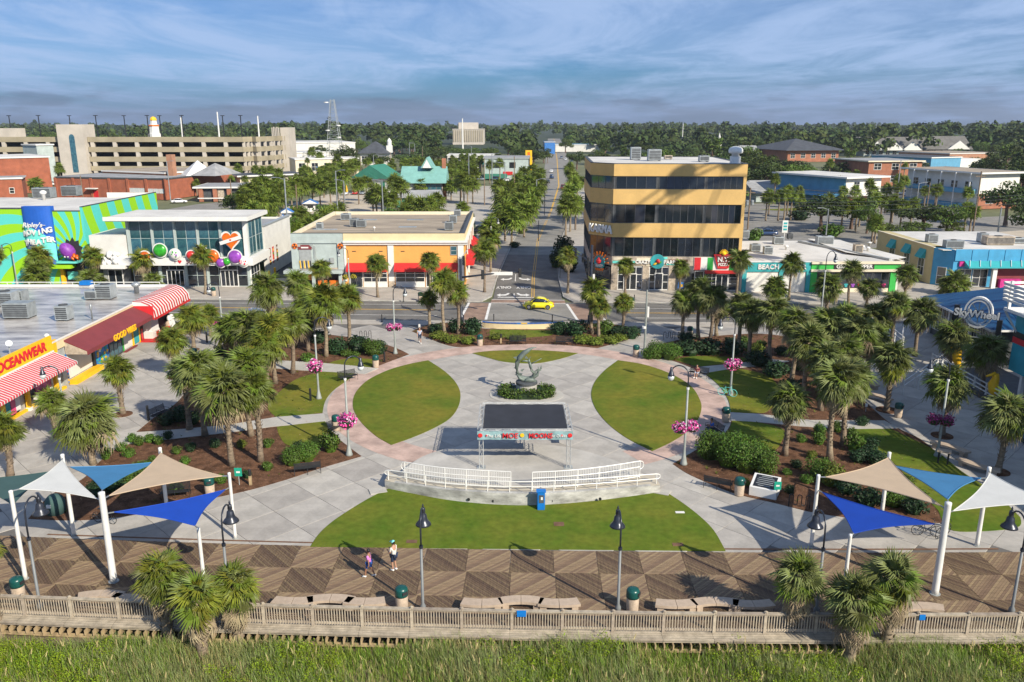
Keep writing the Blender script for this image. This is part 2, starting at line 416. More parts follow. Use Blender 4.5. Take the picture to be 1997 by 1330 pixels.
mat('cloth_white', (.66,.63,.56), .8, .08, 5.)
mat('cloth_royal', (.02,.10,.42), .8, .1, 5.)
mat('cloth_maroon', (.20,.03,.05), .8, .1, 5.)
mat('cloth_grey', (.38,.40,.48), .8, .1, 5.)
mat('cap_aqua', (.20,.62,.58), .7, .06, 5.)
mat('hazard_green', (.01,.30,.20), .5, .05, 1.)
mat('tile_blue', (.05,.12,.35), .5, .3, 6.)
# ---------------------------------------------------------------- the ground
def S(o): o['kind'] = 'structure'; return o
def sheet(name, pts, z, m, n=6, th=.05, kind='structure', label=None, world=False):
    q = [p[:2] for p in pts] if world else ground_px(pts, z, n)
    b = MB(); b.prism(q, z-th, z); o = b.obj(name, m); o['kind'] = kind
    if label: o['label'] = label
    return o
def bend(x): return .00081*x*x-.031*x
def slope(x): return math.atan(.00162*x-.031)
RZ = -.10                                    # road surface
b = MB(); b.poly([(-5000,38,-.16),(5000,38,-.16),(5000,7000,-.16),(-5000,7000,-.16)]); S(b.obj('ground','terrain'))
# dune slope falling away from the boardwalk towards the beach
b = MB(); n = 60
xs = np.linspace(-90,90,n); ys = np.linspace(8,36.6,20)
dz = lambda x,y: min(-.56,-.78-.075*(34-y)+.22*math.sin(x*.33+1)+.18*math.sin(x*.9+y*.5)+.1*math.sin(y*.8))
for y in ys:
    for x in xs: b.v.append((x,y,dz(x,y)))
b.f = [(j*n+i,j*n+i+1,(j+1)*n+i+1,(j+1)*n+i) for j in range(19) for i in range(n-1)]; b.m = [0]*len(b.f)
S(b.obj('dune','dune_sand',smooth=True))
b = MB(); b.box(-90,90,-60,8.5,-3.2,-2.35); S(b.obj('beach','lot_sand'))
b = MB()
for i in range(-24,24):
    x0, x1 = i*2.4, i*2.4+2.4
    b.add([(x0,34.55+bend(x0),-2),(x1,34.55+bend(x1),-2),(x1,34.55+bend(x1),-.16),(x0,34.55+bend(x0),-.16)],[(0,1,2,3)])
S(b.obj('bulkhead','dark'))

# ---- plaza of cast concrete slabs, each its own piece in a base sheet
plaza = sheet('plaza', [(-75,37.5),(75,37.5),(75,97.2),(-75,99.5)], -.03, 'joint', world=True, th=.1)
sm = MB(); g = 1.489; sm.add([(-g,-g,-.03),(g,-g,-.03),(g,g,-.03),(-g,g,-.03),(-g+.006,-g+.006,0),(g-.006,-g+.006,0),(g-.006,g-.006,0),(-g+.006,g-.006,0)],
     [(4,5,6,7),(0,1,5,4),(1,2,6,5),(2,3,7,6),(3,0,4,7)])
slab_me = sm.mesh('slab','slab')
def inpoly(p, q):
    c = False; j = len(q)-1
    for i in range(len(q)):
        if (q[i][1] > p[1]) != (q[j][1] > p[1]) and p[0] < (q[j][0]-q[i][0])*(p[1]-q[i][1])/(q[j][1]-q[i][1])+q[i][0]: c = not c
        j = i
    return c
# outlines, in the photograph's pixels, laid on the ground
LENS_L = [(835,703,1),(868,725),(890,748),(898,770),(893,795),(875,818),(840,838),(800,855),(763,868,1),(735,852),(708,828),(692,805),(688,785),(695,764),(717,742),(755,723),(795,711)]
LENS_R = [(1205,703,1),(1180,722),(1160,745),(1153,768),(1158,790),(1172,812),(1195,835),(1228,858),(1272,880,1),(1310,862),(1340,842),(1360,820),(1368,797),(1364,778),(1350,756),(1325,738),(1290,722),(1250,710)]
LENS_T = [(921,689,1),(955,685),(1022,683),(1080,685),(1127,689,1),(1100,698),(1065,706),(1035,709),(985,706),(952,698)]
LAWN_F = [(605,1067,1),(622,1042),(648,1018),(685,993),(722,971),(760,952,1),(870,966),(1020,972),(1170,968),(1283,950,1),(1325,977),(1362,1005),(1392,1035),(1415,1075,1)]
MUL_L = [(240,864,1),(300,815,1),(345,785),(380,738),(415,690),(440,668),(478,640,1),(540,638),(600,648),(660,655),(720,663),(770,678),(798,691,1),(745,711),(690,733),(650,762),(634,783),(628,810),(630,824),(645,842),(668,862),(705,890,1),(620,915),(560,935),(490,955),(410,973),(300,998),(200,1012),(130,1015),(55,1012,1),(100,965),(160,935),(195,900)]
MUL_T = [(803,646,1),(829,657),(884,676),(940,674),(1040,671),(1100,673),(1165,679,1),(1205,668),(1250,654,1),(1236,641),(1190,632),(1105,630,1),(1095,641),(945,641),(905,630,1),(860,630),(825,637)]
MUL_R = [(1258,692,1),(1300,668),(1400,655),(1500,652),(1570,672),(1640,735),(1700,795),(1745,832),(1800,860),(1830,900),(1838,1020,1),(1720,1019),(1647,1009),(1579,998),(1511,981),(1432,962),(1349,928),(1312,905,1),(1362,875),(1400,855),(1421,835),(1427,810),(1422,780),(1402,752),(1372,728),(1310,703)]
LAWN_R4 = [(1656,837,1),(1737,837,1),(1821,878),(1877,921),(1940,962),(1990,1010,1),(1985,1028),(1920,1036),(1852,1033),(1830,997,1),(1790,955),(1742,903),(1700,878)]
ring_c = Vector((1.3,69.4)); RO, RI = 17.15, 14.85
hid = [ground_px(q,0) for q in (LENS_L,LENS_R,LENS_T,LAWN_F,MUL_L,MUL_T,MUL_R,LAWN_R4)]
cells = []
for i in range(-40,70):
    for j in range(-40,70):
        c = Vector(((i-j)*3/math.sqrt(2), 68+(i+j-18)*3/math.sqrt(2)))
        if not 41.2+bend(c.x) < c.y < 95.0 or abs(c.x) > 62: continue
        px, py, d = prj((c.x,c.y,0))
        if not -60 < px < 2060: continue
        k = [Vector((c.x+a,c.y+e)) for a,e in ((2.1,0),(-2.1,0),(0,2.1),(0,-2.1),(0,0),(1,1),(-1,1),(1,-1),(-1,-1))]
        if any(all(inpoly(p,q) for p in k) for q in hid): continue
        cells.append((d,c))
cells.sort(key=lambda t:t[0])
for d,c in cells[:300]: O('slab', slab_me, plaza, loc=(c.x,c.y,0), rz=R(45))
rest = MB()
for d,c in cells[300:]:
    m = Matrix.Rotation(R(45),4,'Z'); rest.add([m@Vector(v)+Vector((c.x,c.y,0)) for v in sm.v], sm.f)
if rest.v: O('slab', rest.mesh('slab','slab'), plaza, kind='stuff')
def ringpoly(r0, r1, a0, a1, n=72):
    A = [a0+(a1-a0)*k/n for k in range(n+1)]
    return [(ring_c.x+r1*math.cos(t), ring_c.y+r1*math.sin(t)) for t in A], [(ring_c.x+r0*math.cos(t), ring_c.y+r0*math.sin(t)) for t in A]
b = MB(); o_, i_ = ringpoly(RI,RO,R(-62),R(242))
n = len(o_); b.add([(p[0],p[1],.006) for p in o_]+[(p[0],p[1],.006) for p in i_], [(k,k+1,n+k+1,n+k) for k in range(n-1)])
S(b.obj('brick_path','ring_brick'))
for nm, ra, rb in (('path_edging',RO,RO+.22),('path_edging',RI-.22,RI)):
    b = MB(); o_, i_ = ringpoly(ra,rb,R(-62),R(242)); n = len(o_)
    b.add([(p[0],p[1],.010) for p in o_]+[(p[0],p[1],.010) for p in i_], [(k,k+1,n+k+1,n+k) for k in range(n-1)]); S(b.obj(nm,'ring_brick'))
sheet('lawn', LENS_L, .035, 'lawn'); sheet('lawn', LENS_R, .036, 'lawn'); sheet('lawn', LENS_T, .034, 'lawn')
sheet('lawn', LAWN_F, .033, 'lawn_front')
sheet('planting_bed', MUL_L, .020, 'mulch'); sheet('planting_bed', MUL_T, .022, 'mulch'); sheet('planting_bed', MUL_R, .021, 'mulch')
sheet('lawn', LAWN_R4, .040, 'lawn_front')
sheet('lawn', [(630,725,1),(672,728),(690,732),(652,760),(635,781),(629,805,1),(580,811),(538,814,1),(522,794),(542,768),(578,740)], .041, 'lawn')
sheet('lawn', [(540,833,1),(590,827),(634,822,1),(645,840),(662,857),(640,868),(600,874),(560,868),(545,850)], .042, 'lawn')
sheet('lawn', [(635,712,1),(655,704),(690,699),(735,702,1),(728,713),(717,719,1),(690,716)], .043, 'lawn')
sheet('lawn', [(955,643,1),(1078,645,1),(1075,654),(1010,659),(960,655)], .044, 'lawn_front')
sheet('lawn', [(1374,729,1),(1430,719),(1500,735),(1520,770),(1500,800),(1480,806),(1425,804,1),(1420,780),(1402,752)], .045, 'lawn')
sheet('lawn', [(1428,821,1),(1480,825),(1527,838),(1525,860),(1505,880),(1450,868),(1415,854,1),(1423,836)], .046, 'lawn')
sheet('lawn', [(1314,702,1),(1360,695),(1450,698),(1500,702,1),(1420,709),(1362,716,1)], .047, 'lawn')
sheet('path', [(505,702,1),(600,706,1),(680,713,1),(738,719,1),(712,730,1),(660,727,1),(590,723,1),(500,716,1)], .050, 'walk', 1)
sheet('path', [(632,807,1),(540,814,1),(440,830,1),(350,838,1),(265,844,1),(225,862,1),(240,868,1),(350,855,1),(440,845,1),(530,833,1),(600,826,1),(636,822,1)], .051, 'walk', 1)
sheet('path', [(1356,717,1),(1420,711,1),(1505,701,1),(1540,705,1),(1505,712,1),(1430,719,1),(1372,729,1)], .052, 'walk', 1)
sheet('path', [(1424,805,1),(1480,808,1),(1580,820,1),(1725,821,1),(1752,836,1),(1650,838,1),(1560,832,1),(1480,824,1),(1426,821,1)], .053, 'walk', 1)
# soil circles round the single palms
for k, (x,y,r) in enumerate(((240,808,.75),(343,736,.75),(1730,800,.9),(1945,920,.8),(378,682,.6),(1837,850,.8))):
    p = P(x,y); b = MB(); b.lathe([(r,.0),(r,.05),(r*.9,.075),(.05,.09)],20,(p.x,p.y,0)); S(b.obj('planting_hole','mulch'))
# access covers in the front lawn
for x,y,w,d in ((803,1057,.62,.36),(1090,1023,.62,.5),(1322,1063,.62,.36)):
    p = P(x,y); b = MB(); b.box(p.x-w/2,p.x+w/2,p.y-d/2,p.y+d/2,.0,.05)
    for k in range(5): b.box(p.x-w/2+.06+k*.1,p.x-w/2+.10+k*.1,p.y-d/2+.03,p.y+d/2-.03,.05,.056)
    tag(b.obj('drain_grate','brown_wood'), {803:'brown drain cover in front lawn near the boardwalk lamp left of centre',1090:'brown square drain cover in middle of front lawn',1322:'brown drain cover at right end of front lawn by the boardwalk'}[x], 'drain cover', 'brown drain covers in the front lawn')
p = P(1326,1000); b = MB(); b.box(p.x-.28,p.x+.28,p.y-.12,p.y+.12,0,.05); tag(b.obj('cover_plate','white'),'small white cover plate lying in the front lawn','cover plate')
for x0,x1 in ((80,612),(1413,1957)):
    b = MB()
    a = P(x0,1053 if x0<900 else 1076); e = P(x1,1069 if x0<900 else 1079); k = 24
    for i in range(k):
        u0 = a.x+(e.x-a.x)*i/k; u1 = a.x+(e.x-a.x)*(i+1)/k
        y0, y1 = 41.98+bend(u0), 41.98+bend(u1)
        b.add([(u0,y0+.30,.008),(u1,y1+.30,.008),(u1,y1+.46,.008),(u0,y0+.46,.008)],[(0,1,2,3)])
    S(b.obj('drain_channel','brown_wood'))

# ---- boardwalk: square panels of diagonal planks, each panel a piece
deck = MB()
for i in range(-26,26):
    x0, x1 = i*2.4, i*2.4+2.4
    deck.add([(x0,33.75+bend(x0),-.07),(x1,33.75+bend(x1),-.07),(x1,42.0+bend(x1),-.07),(x0,42.0+bend(x0),-.07)],[(0,1,2,3)])
deck = S(deck.obj('boardwalk','dark'))
def panel(sgn, wide):
    b = MB(); h = 1.19; pw = .135
    s2 = math.sqrt(2); k = int(2*h*s2/2/pw)+1
    sq = [(-h,-h),(h,-h),(h,h),(-h,h)]
    for i in range(-k,k+1):
        lo, hi = i*pw+.006, (i+1)*pw-.006
        q = sq
        for nx, ny, lim in ((1/s2,sgn/s2,hi),(-1/s2,-sgn/s2,-lo)):     # clip the square to one plank
            out = []
            for j in range(len(q)):
                a, c = q[j], q[(j+1)%len(q)]; da, dc = a[0]*nx+a[1]*ny-lim, c[0]*nx+c[1]*ny-lim
                if da <= 0: out.append(a)
                if da*dc < 0: t = da/(da-dc); out.append((a[0]+t*(c[0]-a[0]), a[1]+t*(c[1]-a[1])))
            q = out
            if not q: break
        if len(q) >= 3:
            z = .018+random.uniform(-.006,.006); b.prism(q,-.05,z)
    return b.mesh('deck_panel','deck_wood_pale' if wide else 'deck_wood')
pm = [[panel(1,0) for _ in range(2)],[panel(-1,1) for _ in range(2)]]
for i in range(-14,14):
    for j in range(3):
        x = (i+.5)*2.4-.1; y = 40.78-j*2.4
        O('deck_panel', pm[(i+j)%2][(i*7+j*3)%2], deck, loc=(x,y+bend(x),.0), rz=slope(x))
# straight boards along the seaward edge, and the joists under it
b = MB()
for i in range(-14,14):
    x0, x1 = i*2.4-.1, i*2.4+2.29
    for k in range(6):
        y = 34.76-k*.172
        b.add([(x0,y-.16+bend(x0),.02),(x1,y-.16+bend(x1),.02),(x1,y+bend(x1),.02),(x0,y+bend(x0),.02)],[(0,1,2,3)])
O('edge_board', b.mesh('edge_board','rail_wood'), deck, kind='stuff')
for i in range(-14,14):
    x = i*2.4+1.1; b = MB(); b.box(-1.19,1.19,33.78-34,33.84-34,-.14,.03)
    O('fascia_board', b.mesh('fascia_board','rail_wood'), deck, loc=(x,34+bend(x),0), rz=slope(x))
jm = MB(); jm.box(-.03,.03,-.22,.75,-.42,-.15); jme = jm.mesh('joist','joist_wood')
bm_ = MB(); bm_.box(-1.19,1.19,-.03,.03,-.62,-.44); bme = bm_.mesh('beam','joist_wood')
for i in range(-70,70):
    x = i*.42; O('joist', jme, deck, loc=(x,33.8+bend(x),0))
for i in range(-12,13):
    x = i*2.4; O('beam', bme, deck, loc=(x,33.72+bend(x),0), rz=slope(x))

# ---- Ocean-side street, side street, crossing
def roadpx(name, pts, z, m, n=1): return sheet(name, pts, z, m, n, .04)
rd = [(-95,113.6),(-46,110.7),(0,108.9),(37,107.6),(95,105.6),(95,94.9),(31,96.8),(0,97.2),(-38,99.0),(-95,101.5)]
sheet('road', rd, RZ, 'asphalt', world=True)
cl = [(2.1,108.5),(2.5,125),(4.8,170),(10.8,228),(18,320),(30,560),(62,1250)]; hw = [4.75,4.75,5.2,5.8,6.4,7.5,9]
L_ = [(x-h,y) for (x,y),h in zip(cl,hw)]; R_ = [(x+h,y) for (x,y),h in zip(cl,hw)]
sheet('side_street', L_+R_[::-1], RZ+.004, 'road_light', world=True)
sheet('side_street', [L_[0],(-2.3,125),(-1.3,150),(7.9,150),(7.2,125),R_[0]], RZ+.005, 'asphalt', world=True)  # darker near stretch: the yellow block's shade deepened in the road colour
# pavements either side
far_k = lambda x: 108.9-.038*x if x > 0 else 108.9-.040*x
b = MB(); b.prism([(-95,113.4),(-46,110.9),(-4.2,109.1),(-2.9,112.5),(-2.4,126),(-7,126),(-95,126)],-.12,.02); S(b.obj('pavement','sidewalk'))
b = MB(); b.prism([(95,105.9),(37,107.8),(8.4,108.7),(7.2,112),(7.4,126),(70,122),(95,120)],-.12,.021); S(b.obj('pavement','sidewalk'))
b = MB(); b.prism([(-2.6,126),(.2,170),(5.2,228),(11.2,320),(5,320),(-3.5,228),(-6.5,170),(-7,126)],-.12,.018); S(b.obj('pavement','sidewalk'))
b = MB(); b.prism([(7.5,126),(10.3,170),(17,228),(25,320),(30,320),(22,228),(15,170),(12,126)],-.12,.019); S(b.obj('pavement','sidewalk'))
b = MB(); b.prism([(-75,98.9),(-38,97.0),(0,95.0),(31,94.6),(75,93.5),(75,95.3),(31,96.6),(0,97.0),(-38,98.8),(-75,100.6)],-.12,.009); S(b.obj('pavement','sidewalk'))
def kerb(pts, name='kerb', w=.18, h=.045, m='concrete'):
    b = MB()
    for a, c in zip(pts, pts[1:]):
        a, c = Vector(a), Vector(c); nrm = Vector((-(c-a).y,(c-a).x)).normalized()*w/2
        b.prism([a-nrm,c-nrm,c+nrm,a+nrm],-.12,h)
    return S(b.obj(name,m))
kerb([(-75,100.7),(-38,98.9),(0,97.1),(31,96.7),(75,95.4)], m='concrete')
kerb([(-95,113.5),(-46,110.8),(-4.2,109.0),(-2.9,112.4),(-2.4,126),(.4,170),(5.4,228),(11.4,320)])
kerb([(95,105.8),(37,107.7),(8.4,108.6),(7.2,111.9),(7.3,126),(10.2,170),(16.8,228),(24.6,320)])
# markings
def mark(name, pts, m='paint_white', z=RZ+.012): return sheet(name, pts, z, m, world=True, th=.006)
def line(x0,y0,x1,y1,w=.13,m='paint_white',z=RZ+.012,name='road_marking'):
    d = Vector((x1-x0,y1-y0)).normalized(); n = Vector((-d.y,d.x))*w/2; a, c = Vector((x0,y0)), Vector((x1,y1))
    return mark(name,[a-n,c-n,c+n,a+n],m,z)
for dx in (-.16,.16):
    pts = [(2.9,111.5),(3.3,126),(5.4,170),(10.8,228)]
    for (x0,y0),(x1,y1) in zip(pts,pts[1:]): line(x0+dx,y0,x1+dx,y1,.12,'paint_yellow')
for (x0,y0),(x1,y1) in zip([(10.8,228),(18,320),(30,560)],[(18,320),(30,560),(62,1250)]): line(x0,y0,x1,y1,.5,'paint_yellow')
for dx in (-.12,.12):
    line(-60,106.6+dx,-9.5,104.0+dx,.1,'paint_yellow'); line(14.5,102.4+dx,60,101.2+dx,.1,'paint_yellow')
line(-60,103.3,-9.5,100.9,.1); line(-60,109.2,-9.5,107.2,.1); line(14.5,104.9,60,103.6,.1); line(14.5,99.6,60,98.6,.1)
line(-38,99.35,-9,97.8,.13,'paint_yellow'); line(-5,97.5,31,97.05,.13,'paint_yellow'); line(31,97.05,60,96.2,.13,'paint_yellow')
# crossing: pale concrete box with brick crosswalks on three sides
sheet('intersection',[(-3.3,97.9),(8.2,97.6),(7.4,107.7),(-3.0,108.2)],RZ+.006,'road_light',world=True)
sheet('crosswalk',[(-6.3,97.9),(-3.35,97.9),(-3.05,108.2),(-5.6,108.5)],RZ+.007,'cross_brick',world=True)
sheet('crosswalk',[(8.25,97.6),(11.4,97.4),(10.4,107.5),(7.45,107.7)],RZ+.008,'cross_brick',world=True)
sheet('crosswalk',[(-2.9,108.5),(7.2,107.9),(7.2,110.0),(-2.8,110.5)],RZ+.009,'cross_brick',world=True)
for q in ((-6.5,97.9,-5.8,108.5),(-3.25,97.9,-2.95,108.2),(8.15,97.6,7.35,107.7),(11.55,97.4,10.5,107.5)): line(*q,.32,name='crosswalk_line')
for y in (108.4,110.6): line(-2.8,y,7.2,y-.5,.2,name='crosswalk_line')
line(-2.0,112.1,3.0,111.9,.35,name='stop_line')
def road_text(s,x,y,sx,sy):
    me = text_mesh(s,1.,.004,.02,'paint_white'); me.transform(Matrix.Diagonal((sx,sy,1,1)))
    tag(O('road_lettering',me,None,loc=(x,y,RZ+.016),rz=R(180)), kind='structure')
road_text('ONLY',-1.2,119.2,.82,2.4); road_text('ONLY',1.75,119.2,.82,2.4)
def turn_arrow(x,y,s):
    pts = [(-.9,0,),(-.35,.75),(-.35,.3),(.2,.3),(.5,.55),(.62,1.0),(.95,1.0),(.85,.35),(.4,-.3),(-.35,-.3),(-.35,-.75)]
    mark('road_arrow',[(x+s*p[0]*1.0,y+p[1]*1.35) for p in pts])
turn_arrow(-1.3,113.6,1); turn_arrow(1.6,113.6,-1); turn_arrow(-.9,125.5,1); turn_arrow(2.0,125.5,-1)
line(.3,112.6,.3,114.8,.12); line(.5,124,.6,130,.12)
# lots and lanes behind the front row
def lot(name, pts, m, z): return sheet(name, pts, z, m, 1, .04)
lot('parking_lot',[(925,415),(935,520),(985,470),(1003,420),(990,380),(960,362),(882,362),(862,382),(852,402),(895,416)],'lot_pale',-.112)
lot('sand_lot',[(520,440),(560,398),(640,378),(700,384),(730,376),(790,384),(790,420),(690,432),(640,440),(590,455),(560,560),(500,560),(560,500)],'lot_sand',-.114)
lot('alley',[(440,580),(480,545),(545,522),(565,500),(590,500),(600,580)],'asphalt_dark',-.108)
lot('back_street',[(1430,420),(1500,418),(1580,425),(1700,455),(1730,462),(1900,455),(2100,440),(2100,415),(1850,425),(1700,415),(1640,408),(1540,408),(1430,402)],'road_light',-.116)
lot('parking_lot',[(1700,470),(1997,470),(2100,450),(2100,424),(1830,425),(1760,428)],'lot_sand',-.117)
lot('side_lane',[(1690,600),(1745,568),(1700,450),(1720,450),(1800,548),(1830,600)],'sidewalk',-.106)
lot('cross_street',[(300,412),(380,398),(480,388),(560,372),(700,350),(900,338),(900,342),(700,356),(560,380),(480,400),(380,412),(300,425)],'road_light',-.118)
lot('garage_road',[(-100,352),(580,352),(600,346),(580,343),(-100,343)],'road_light',-.119)
lot('yard_paving',[(1438,478),(1438,398),(1560,392),(1700,398),(1900,400),(1900,432),(1730,470),(1720,482)],'road_light',-.121)
lot('grass_verge',[(1480,408),(1640,400),(1700,412),(1640,416)],'lawn',-.113)
lot('parking_lot',[(1620,372),(1700,366),(1760,372),(1800,385),(1740,396),(1640,390)],'asphalt',-.115)
lot('parking_lot',[(660,372),(760,376),(790,386),(740,392),(660,388)],'lot_sand',-.1135)
# ---------------------------------------------------------------- buildings
def bx(par, name, m, x0, x1, y0, y1, z0, z1, **k): b = MB(); b.box(x0,x1,y0,y1,z0,z1); return b.obj(name, m, par, **k)
WCACHE = {}
def window(par, x, y, z0, w, h, nx=1, nz=1, rz=0., frame='white', glass='glass_dark', fw=.07, name='window', dep=.12, pane='pane'):
    "a framed opening in a wall; (x, y) is the middle of its outer face, each pane is a piece of its own"
    key = (round(w,2), round(h,2), nx, nz, frame, fw, dep)
    if key not in WCACHE:
        b = MB(); iw, ih = w-2*fw, h-2*fw
        b.box(-w/2,w/2,-.07,dep,0,fw); b.box(-w/2,w/2,-.07,dep,h-fw,h); b.box(-w/2,-w/2+fw,-.07,dep,fw,h-fw); b.box(w/2-fw,w/2,-.07,dep,fw,h-fw)
        for i in range(1,nx): xx = -iw/2+iw*i/nx; b.box(xx-fw*.4,xx+fw*.4,-.05,dep-.01,fw,h-fw)
        for i in range(1,nz): zz = fw+ih*i/nz; b.box(-iw/2,iw/2,-.04,dep-.02,zz-fw*.4,zz+fw*.4)
        p = MB(); p.box(-iw/nx/2+.004,iw/nx/2-.004,-.028,-.006,0,ih/nz-.006)
        WCACHE[key] = (b.mesh(name,frame), p)
    me, p = WCACHE[key]
    f = O(name, me, par, loc=(x,y,z0), rz=rz); iw, ih = w-2*fw, h-2*fw
    pk = key+(glass,)
    if pk not in WCACHE: WCACHE[pk] = p.mesh(pane, glass)
    for i in range(nx):
        for j in range(nz): O(pane, WCACHE[pk], f, loc=(-iw/2+iw*(i+.5)/nx,0,fw+ih*j/nz+.003))
    return f
def door(par, x, y, z0, w, h, leaves=2, rz=0., frame='white'):
    f = window(par, x, y, z0, w, h, leaves, 1, rz, frame, fw=.11, name='door')
    for i in range(leaves):
        b = MB(); b.box(-.02,.02,-.10,-.05,.9,1.35); b.obj('handle','chrome',f,loc=((i-.5*(leaves-1))*.3,0,0))
    return f
def hvac(p, s=(1.6,1.2,1.2), rz=0., label='', kind=0, group='units standing on the flat roofs', m='hvac'):
    t = thing('roof_unit', label, 'air conditioner', p, rz, group); a, c, h = s
    b = MB(); b.box(-a/2,a/2,-c/2,c/2,.12,h); b.obj('casing', m, t)
    b = MB(); b.box(-a/2+.1,-a/2+.25,-c/2,c/2,0,.12); b.box(a/2-.25,a/2-.1,-c/2,c/2,0,.12); b.obj('foot','dark_grey',t)
    if kind == 0:
        b = MB(); r = min(a,c)*.36; b.lathe([(r,0),(r,.08),(r*.85,.09),(r*.8,.03),(.05,.03)],14,(0,0,h)); b.obj('fan_guard','dark_grey',t)
    b = MB()
    for i in range(6): z = .25+(h-.35)*i/6; b.box(-a/2+.1,a/2-.1,-c/2-.02,-c/2,z,z+(h-.35)/9)
    g = b.obj('louvre','dark_grey',t); g['kind'] = 'stuff'
    return t
def vent(p, label, h=.9, r=.25, m='galv'):
    t = thing('roof_vent', label, 'roof vent', p, 0, 'vents on the flat roofs')
    b = MB(); b.lathe([(r*.6,0),(r*.6,h*.6),(r,h*.65),(r*1.15,h*.85),(r*.5,h),(.02,h*1.02)],12); b.obj('cowl',m,t,smooth=True); return t
def hatch(p, a, c, label):
    b = MB(); b.box(-a/2,a/2,-c/2,c/2,0,.08); o = b.obj('roof_panel','hvac',None,loc=p,label=label,cat='roof panel',group='flat grey panels lying on the tan roof')

# ---- four storey yellow office block on the corner of the side street
K = thing('office_building','four storey mustard yellow corner block with dark ribbon windows','building',(14.25,116.9,0),R(-2.6))
W, D, ch, Hh = 18.3, 24.0, 3.2, 17.85
foot = [(0,0),(W,0),(W,D),(-3.0,D),(-3.0,ch)]
def ring_band(z0,z1,off=0.):
    q = [(0,-off),(W+off,-off),(W+off,D),(-3.0-off,D),(-3.0-off,ch)]; b = MB(); b.prism(q,z0,z1,True); return b
zs = [(14.4,Hh),(9.65,12.3),(4.9,7.65)]
zs = [(16.2,Hh),(12.3,14.4),(7.65,9.65)]
for z0,z1 in zs:
    ring_band(z0,z1,.12).obj('wall_band','karma_yellow',K)
b = MB(); b.prism([(.4,.35),(W-.4,.35),(W-.4,D-.4),(-2.6,D-.4),(-2.6,ch+.35)],0.1,16.3); b.obj('core','dark',K)
for zz in (Hh,):
    b = MB(); q = [(0,-.14),(W+.14,-.14),(W+.14,D+.02),(-3.14,D+.02),(-3.14,ch)]
    q2 = [(.3,.2),(W-.25,.2),(W-.25,D-.3),(-2.7,D-.3),(-2.7,ch+.15)]
    n = 5; b.add([(x,y,Hh+.01) for x,y in q]+[(x,y,Hh+.01) for x,y in q2]+[(x,y,Hh+.10) for x,y in q]+[(x,y,Hh+.10) for x,y in q2]+[(x,y,Hh-.55) for x,y in q2],
      [(10+i,10+(i+1)%n,15+(i+1)%n,15+i) for i in range(n)]+[(i,(i+1)%n,10+(i+1)%n,10+i) for i in range(n)]+[(20+i,15+i,15+(i+1)%n,20+(i+1)%n) for i in range(n)])
    b.obj('coping','dark_grey',K)
b = MB(); b.prism([(.32,.22),(W-.27,.22),(W-.27,D-.32),(-2.68,D-.32),(-2.68,ch+.17)],Hh+.012,Hh+.02); b.obj('roof','roof_white',K)
# solid end strips and window ribbons with bays of tall dark panes
bays = [(.35,6.0,4),(6.35,12.7,6),(13.0,W-.35,6)]
for fl,(z0,z1) in enumerate(((14.4,16.2),(9.65,12.3),(4.9,7.65))):
    bb = bays if fl < 2 else [(.35,5.9,4),(6.2,12.6,6),(12.9,14.8,2),(15.0,W-.35,4)]
    for x0,x1,nx in bb: window(K,(x0+x1)/2,.06,z0,x1-x0,z1-z0,nx,1,0,'dark_grey','glass_dark',.07,dep=.3)
    for xx in [0.16]+[(a[1]+c[0])/2 for a,c in zip(bb,bb[1:])]: bx(K,'mullion','dark_grey',xx-.16,xx+.16,.05,.35,z0,z1)
    bx(K,'corner_strip','karma_yellow',W-.33,W+.10,-.09,D,z0,z1)
    ln = math.hypot(3.0,ch); an = math.atan2(-ch,3.0)
    window(K,-1.5,ch/2+.06,z0,ln-.2,z1-z0,3,1,an,'dark_grey','glass_dark',.07,dep=.3)
    for k in range(5): window(K,-2.93,ch+2.15+k*4.1,z0,4.0,z1-z0,4,1,R(-90),'dark_grey','glass_dark',.07,dep=.3)
# ground floor
b = MB(); b.prism([(.1,-.02),(W-.02,-.02),(W-.02,.34),(-2.5,D-.4),(-2.98,D-.4),(-2.98,ch)],3.55,4.9,True); b.obj('sign_band','stone_tan',K)
for i,(x0,x1,z0,z1,m) in enumerate([(.3,2.6,4.35,4.75,'cream_wall'),(2.7,5.2,3.75,4.1,'stone_tan'),(.2,3.4,3.9,4.25,'aqua'),(3.6,6.2,4.3,4.7,'cream_wall'),(6.4,8.0,4.55,4.85,'aqua'),(7.9,9.9,3.7,4.05,'aqua'),(8.2,10.9,4.2,4.5,'brown_wood'),(.5,2.2,3.6,3.85,'brown_wood'),(5.0,7.2,3.58,3.7,'cream_wall')]):
    bx(K,'sign_board',m,x0,x1,-.07-.004*i,-.03,z0,z1)
for x0,x1 in ((.05,1.0),(4.55,5.5),(8.3,9.3)): bx(K,'stone_pier','stone_tan',x0,x1,-.06,.34,0,3.55)
for x0,x1,nx in ((1.0,4.55,4),(5.5,8.3,3)): window(K,(x0+x1)/2,.1,0.02,x1-x0,3.4,nx,3,0,'white','glass_dark',.1,name='shopfront')
door(K,2.8,-.02,.02,1.9,2.4,2); door(K,6.9,-.02,.02,1.2,2.5,1)
bx(K,'entrance_recess','dark_grey',9.32,11.6,.02,.34,0,3.5); bx(K,'poster','candy_blue',9.7,10.5,-.02,.02,.3,1.2); bx(K,'poster','yellow',9.9,10.4,-.03,-.022,.5,.9)
b = MB(); b.xprism([(0,3.5),(-1.1,2.9),(-1.1,2.7),(0,2.7)],9.3,11.7); b.obj('awning','dark_grey',K)
window(K,-1.5,ch/2-.03,.02,ln-.3,3.3,3,2,an,'dark_grey','glass_dark',.09,name='shopfront')
b = MB(); b.prism([(-2.98,ch),(-2.98,D-.4),(-2.7,D-.4),(-2.7,ch)],0,3.55); b.obj('side_wall','stone_tan',K)
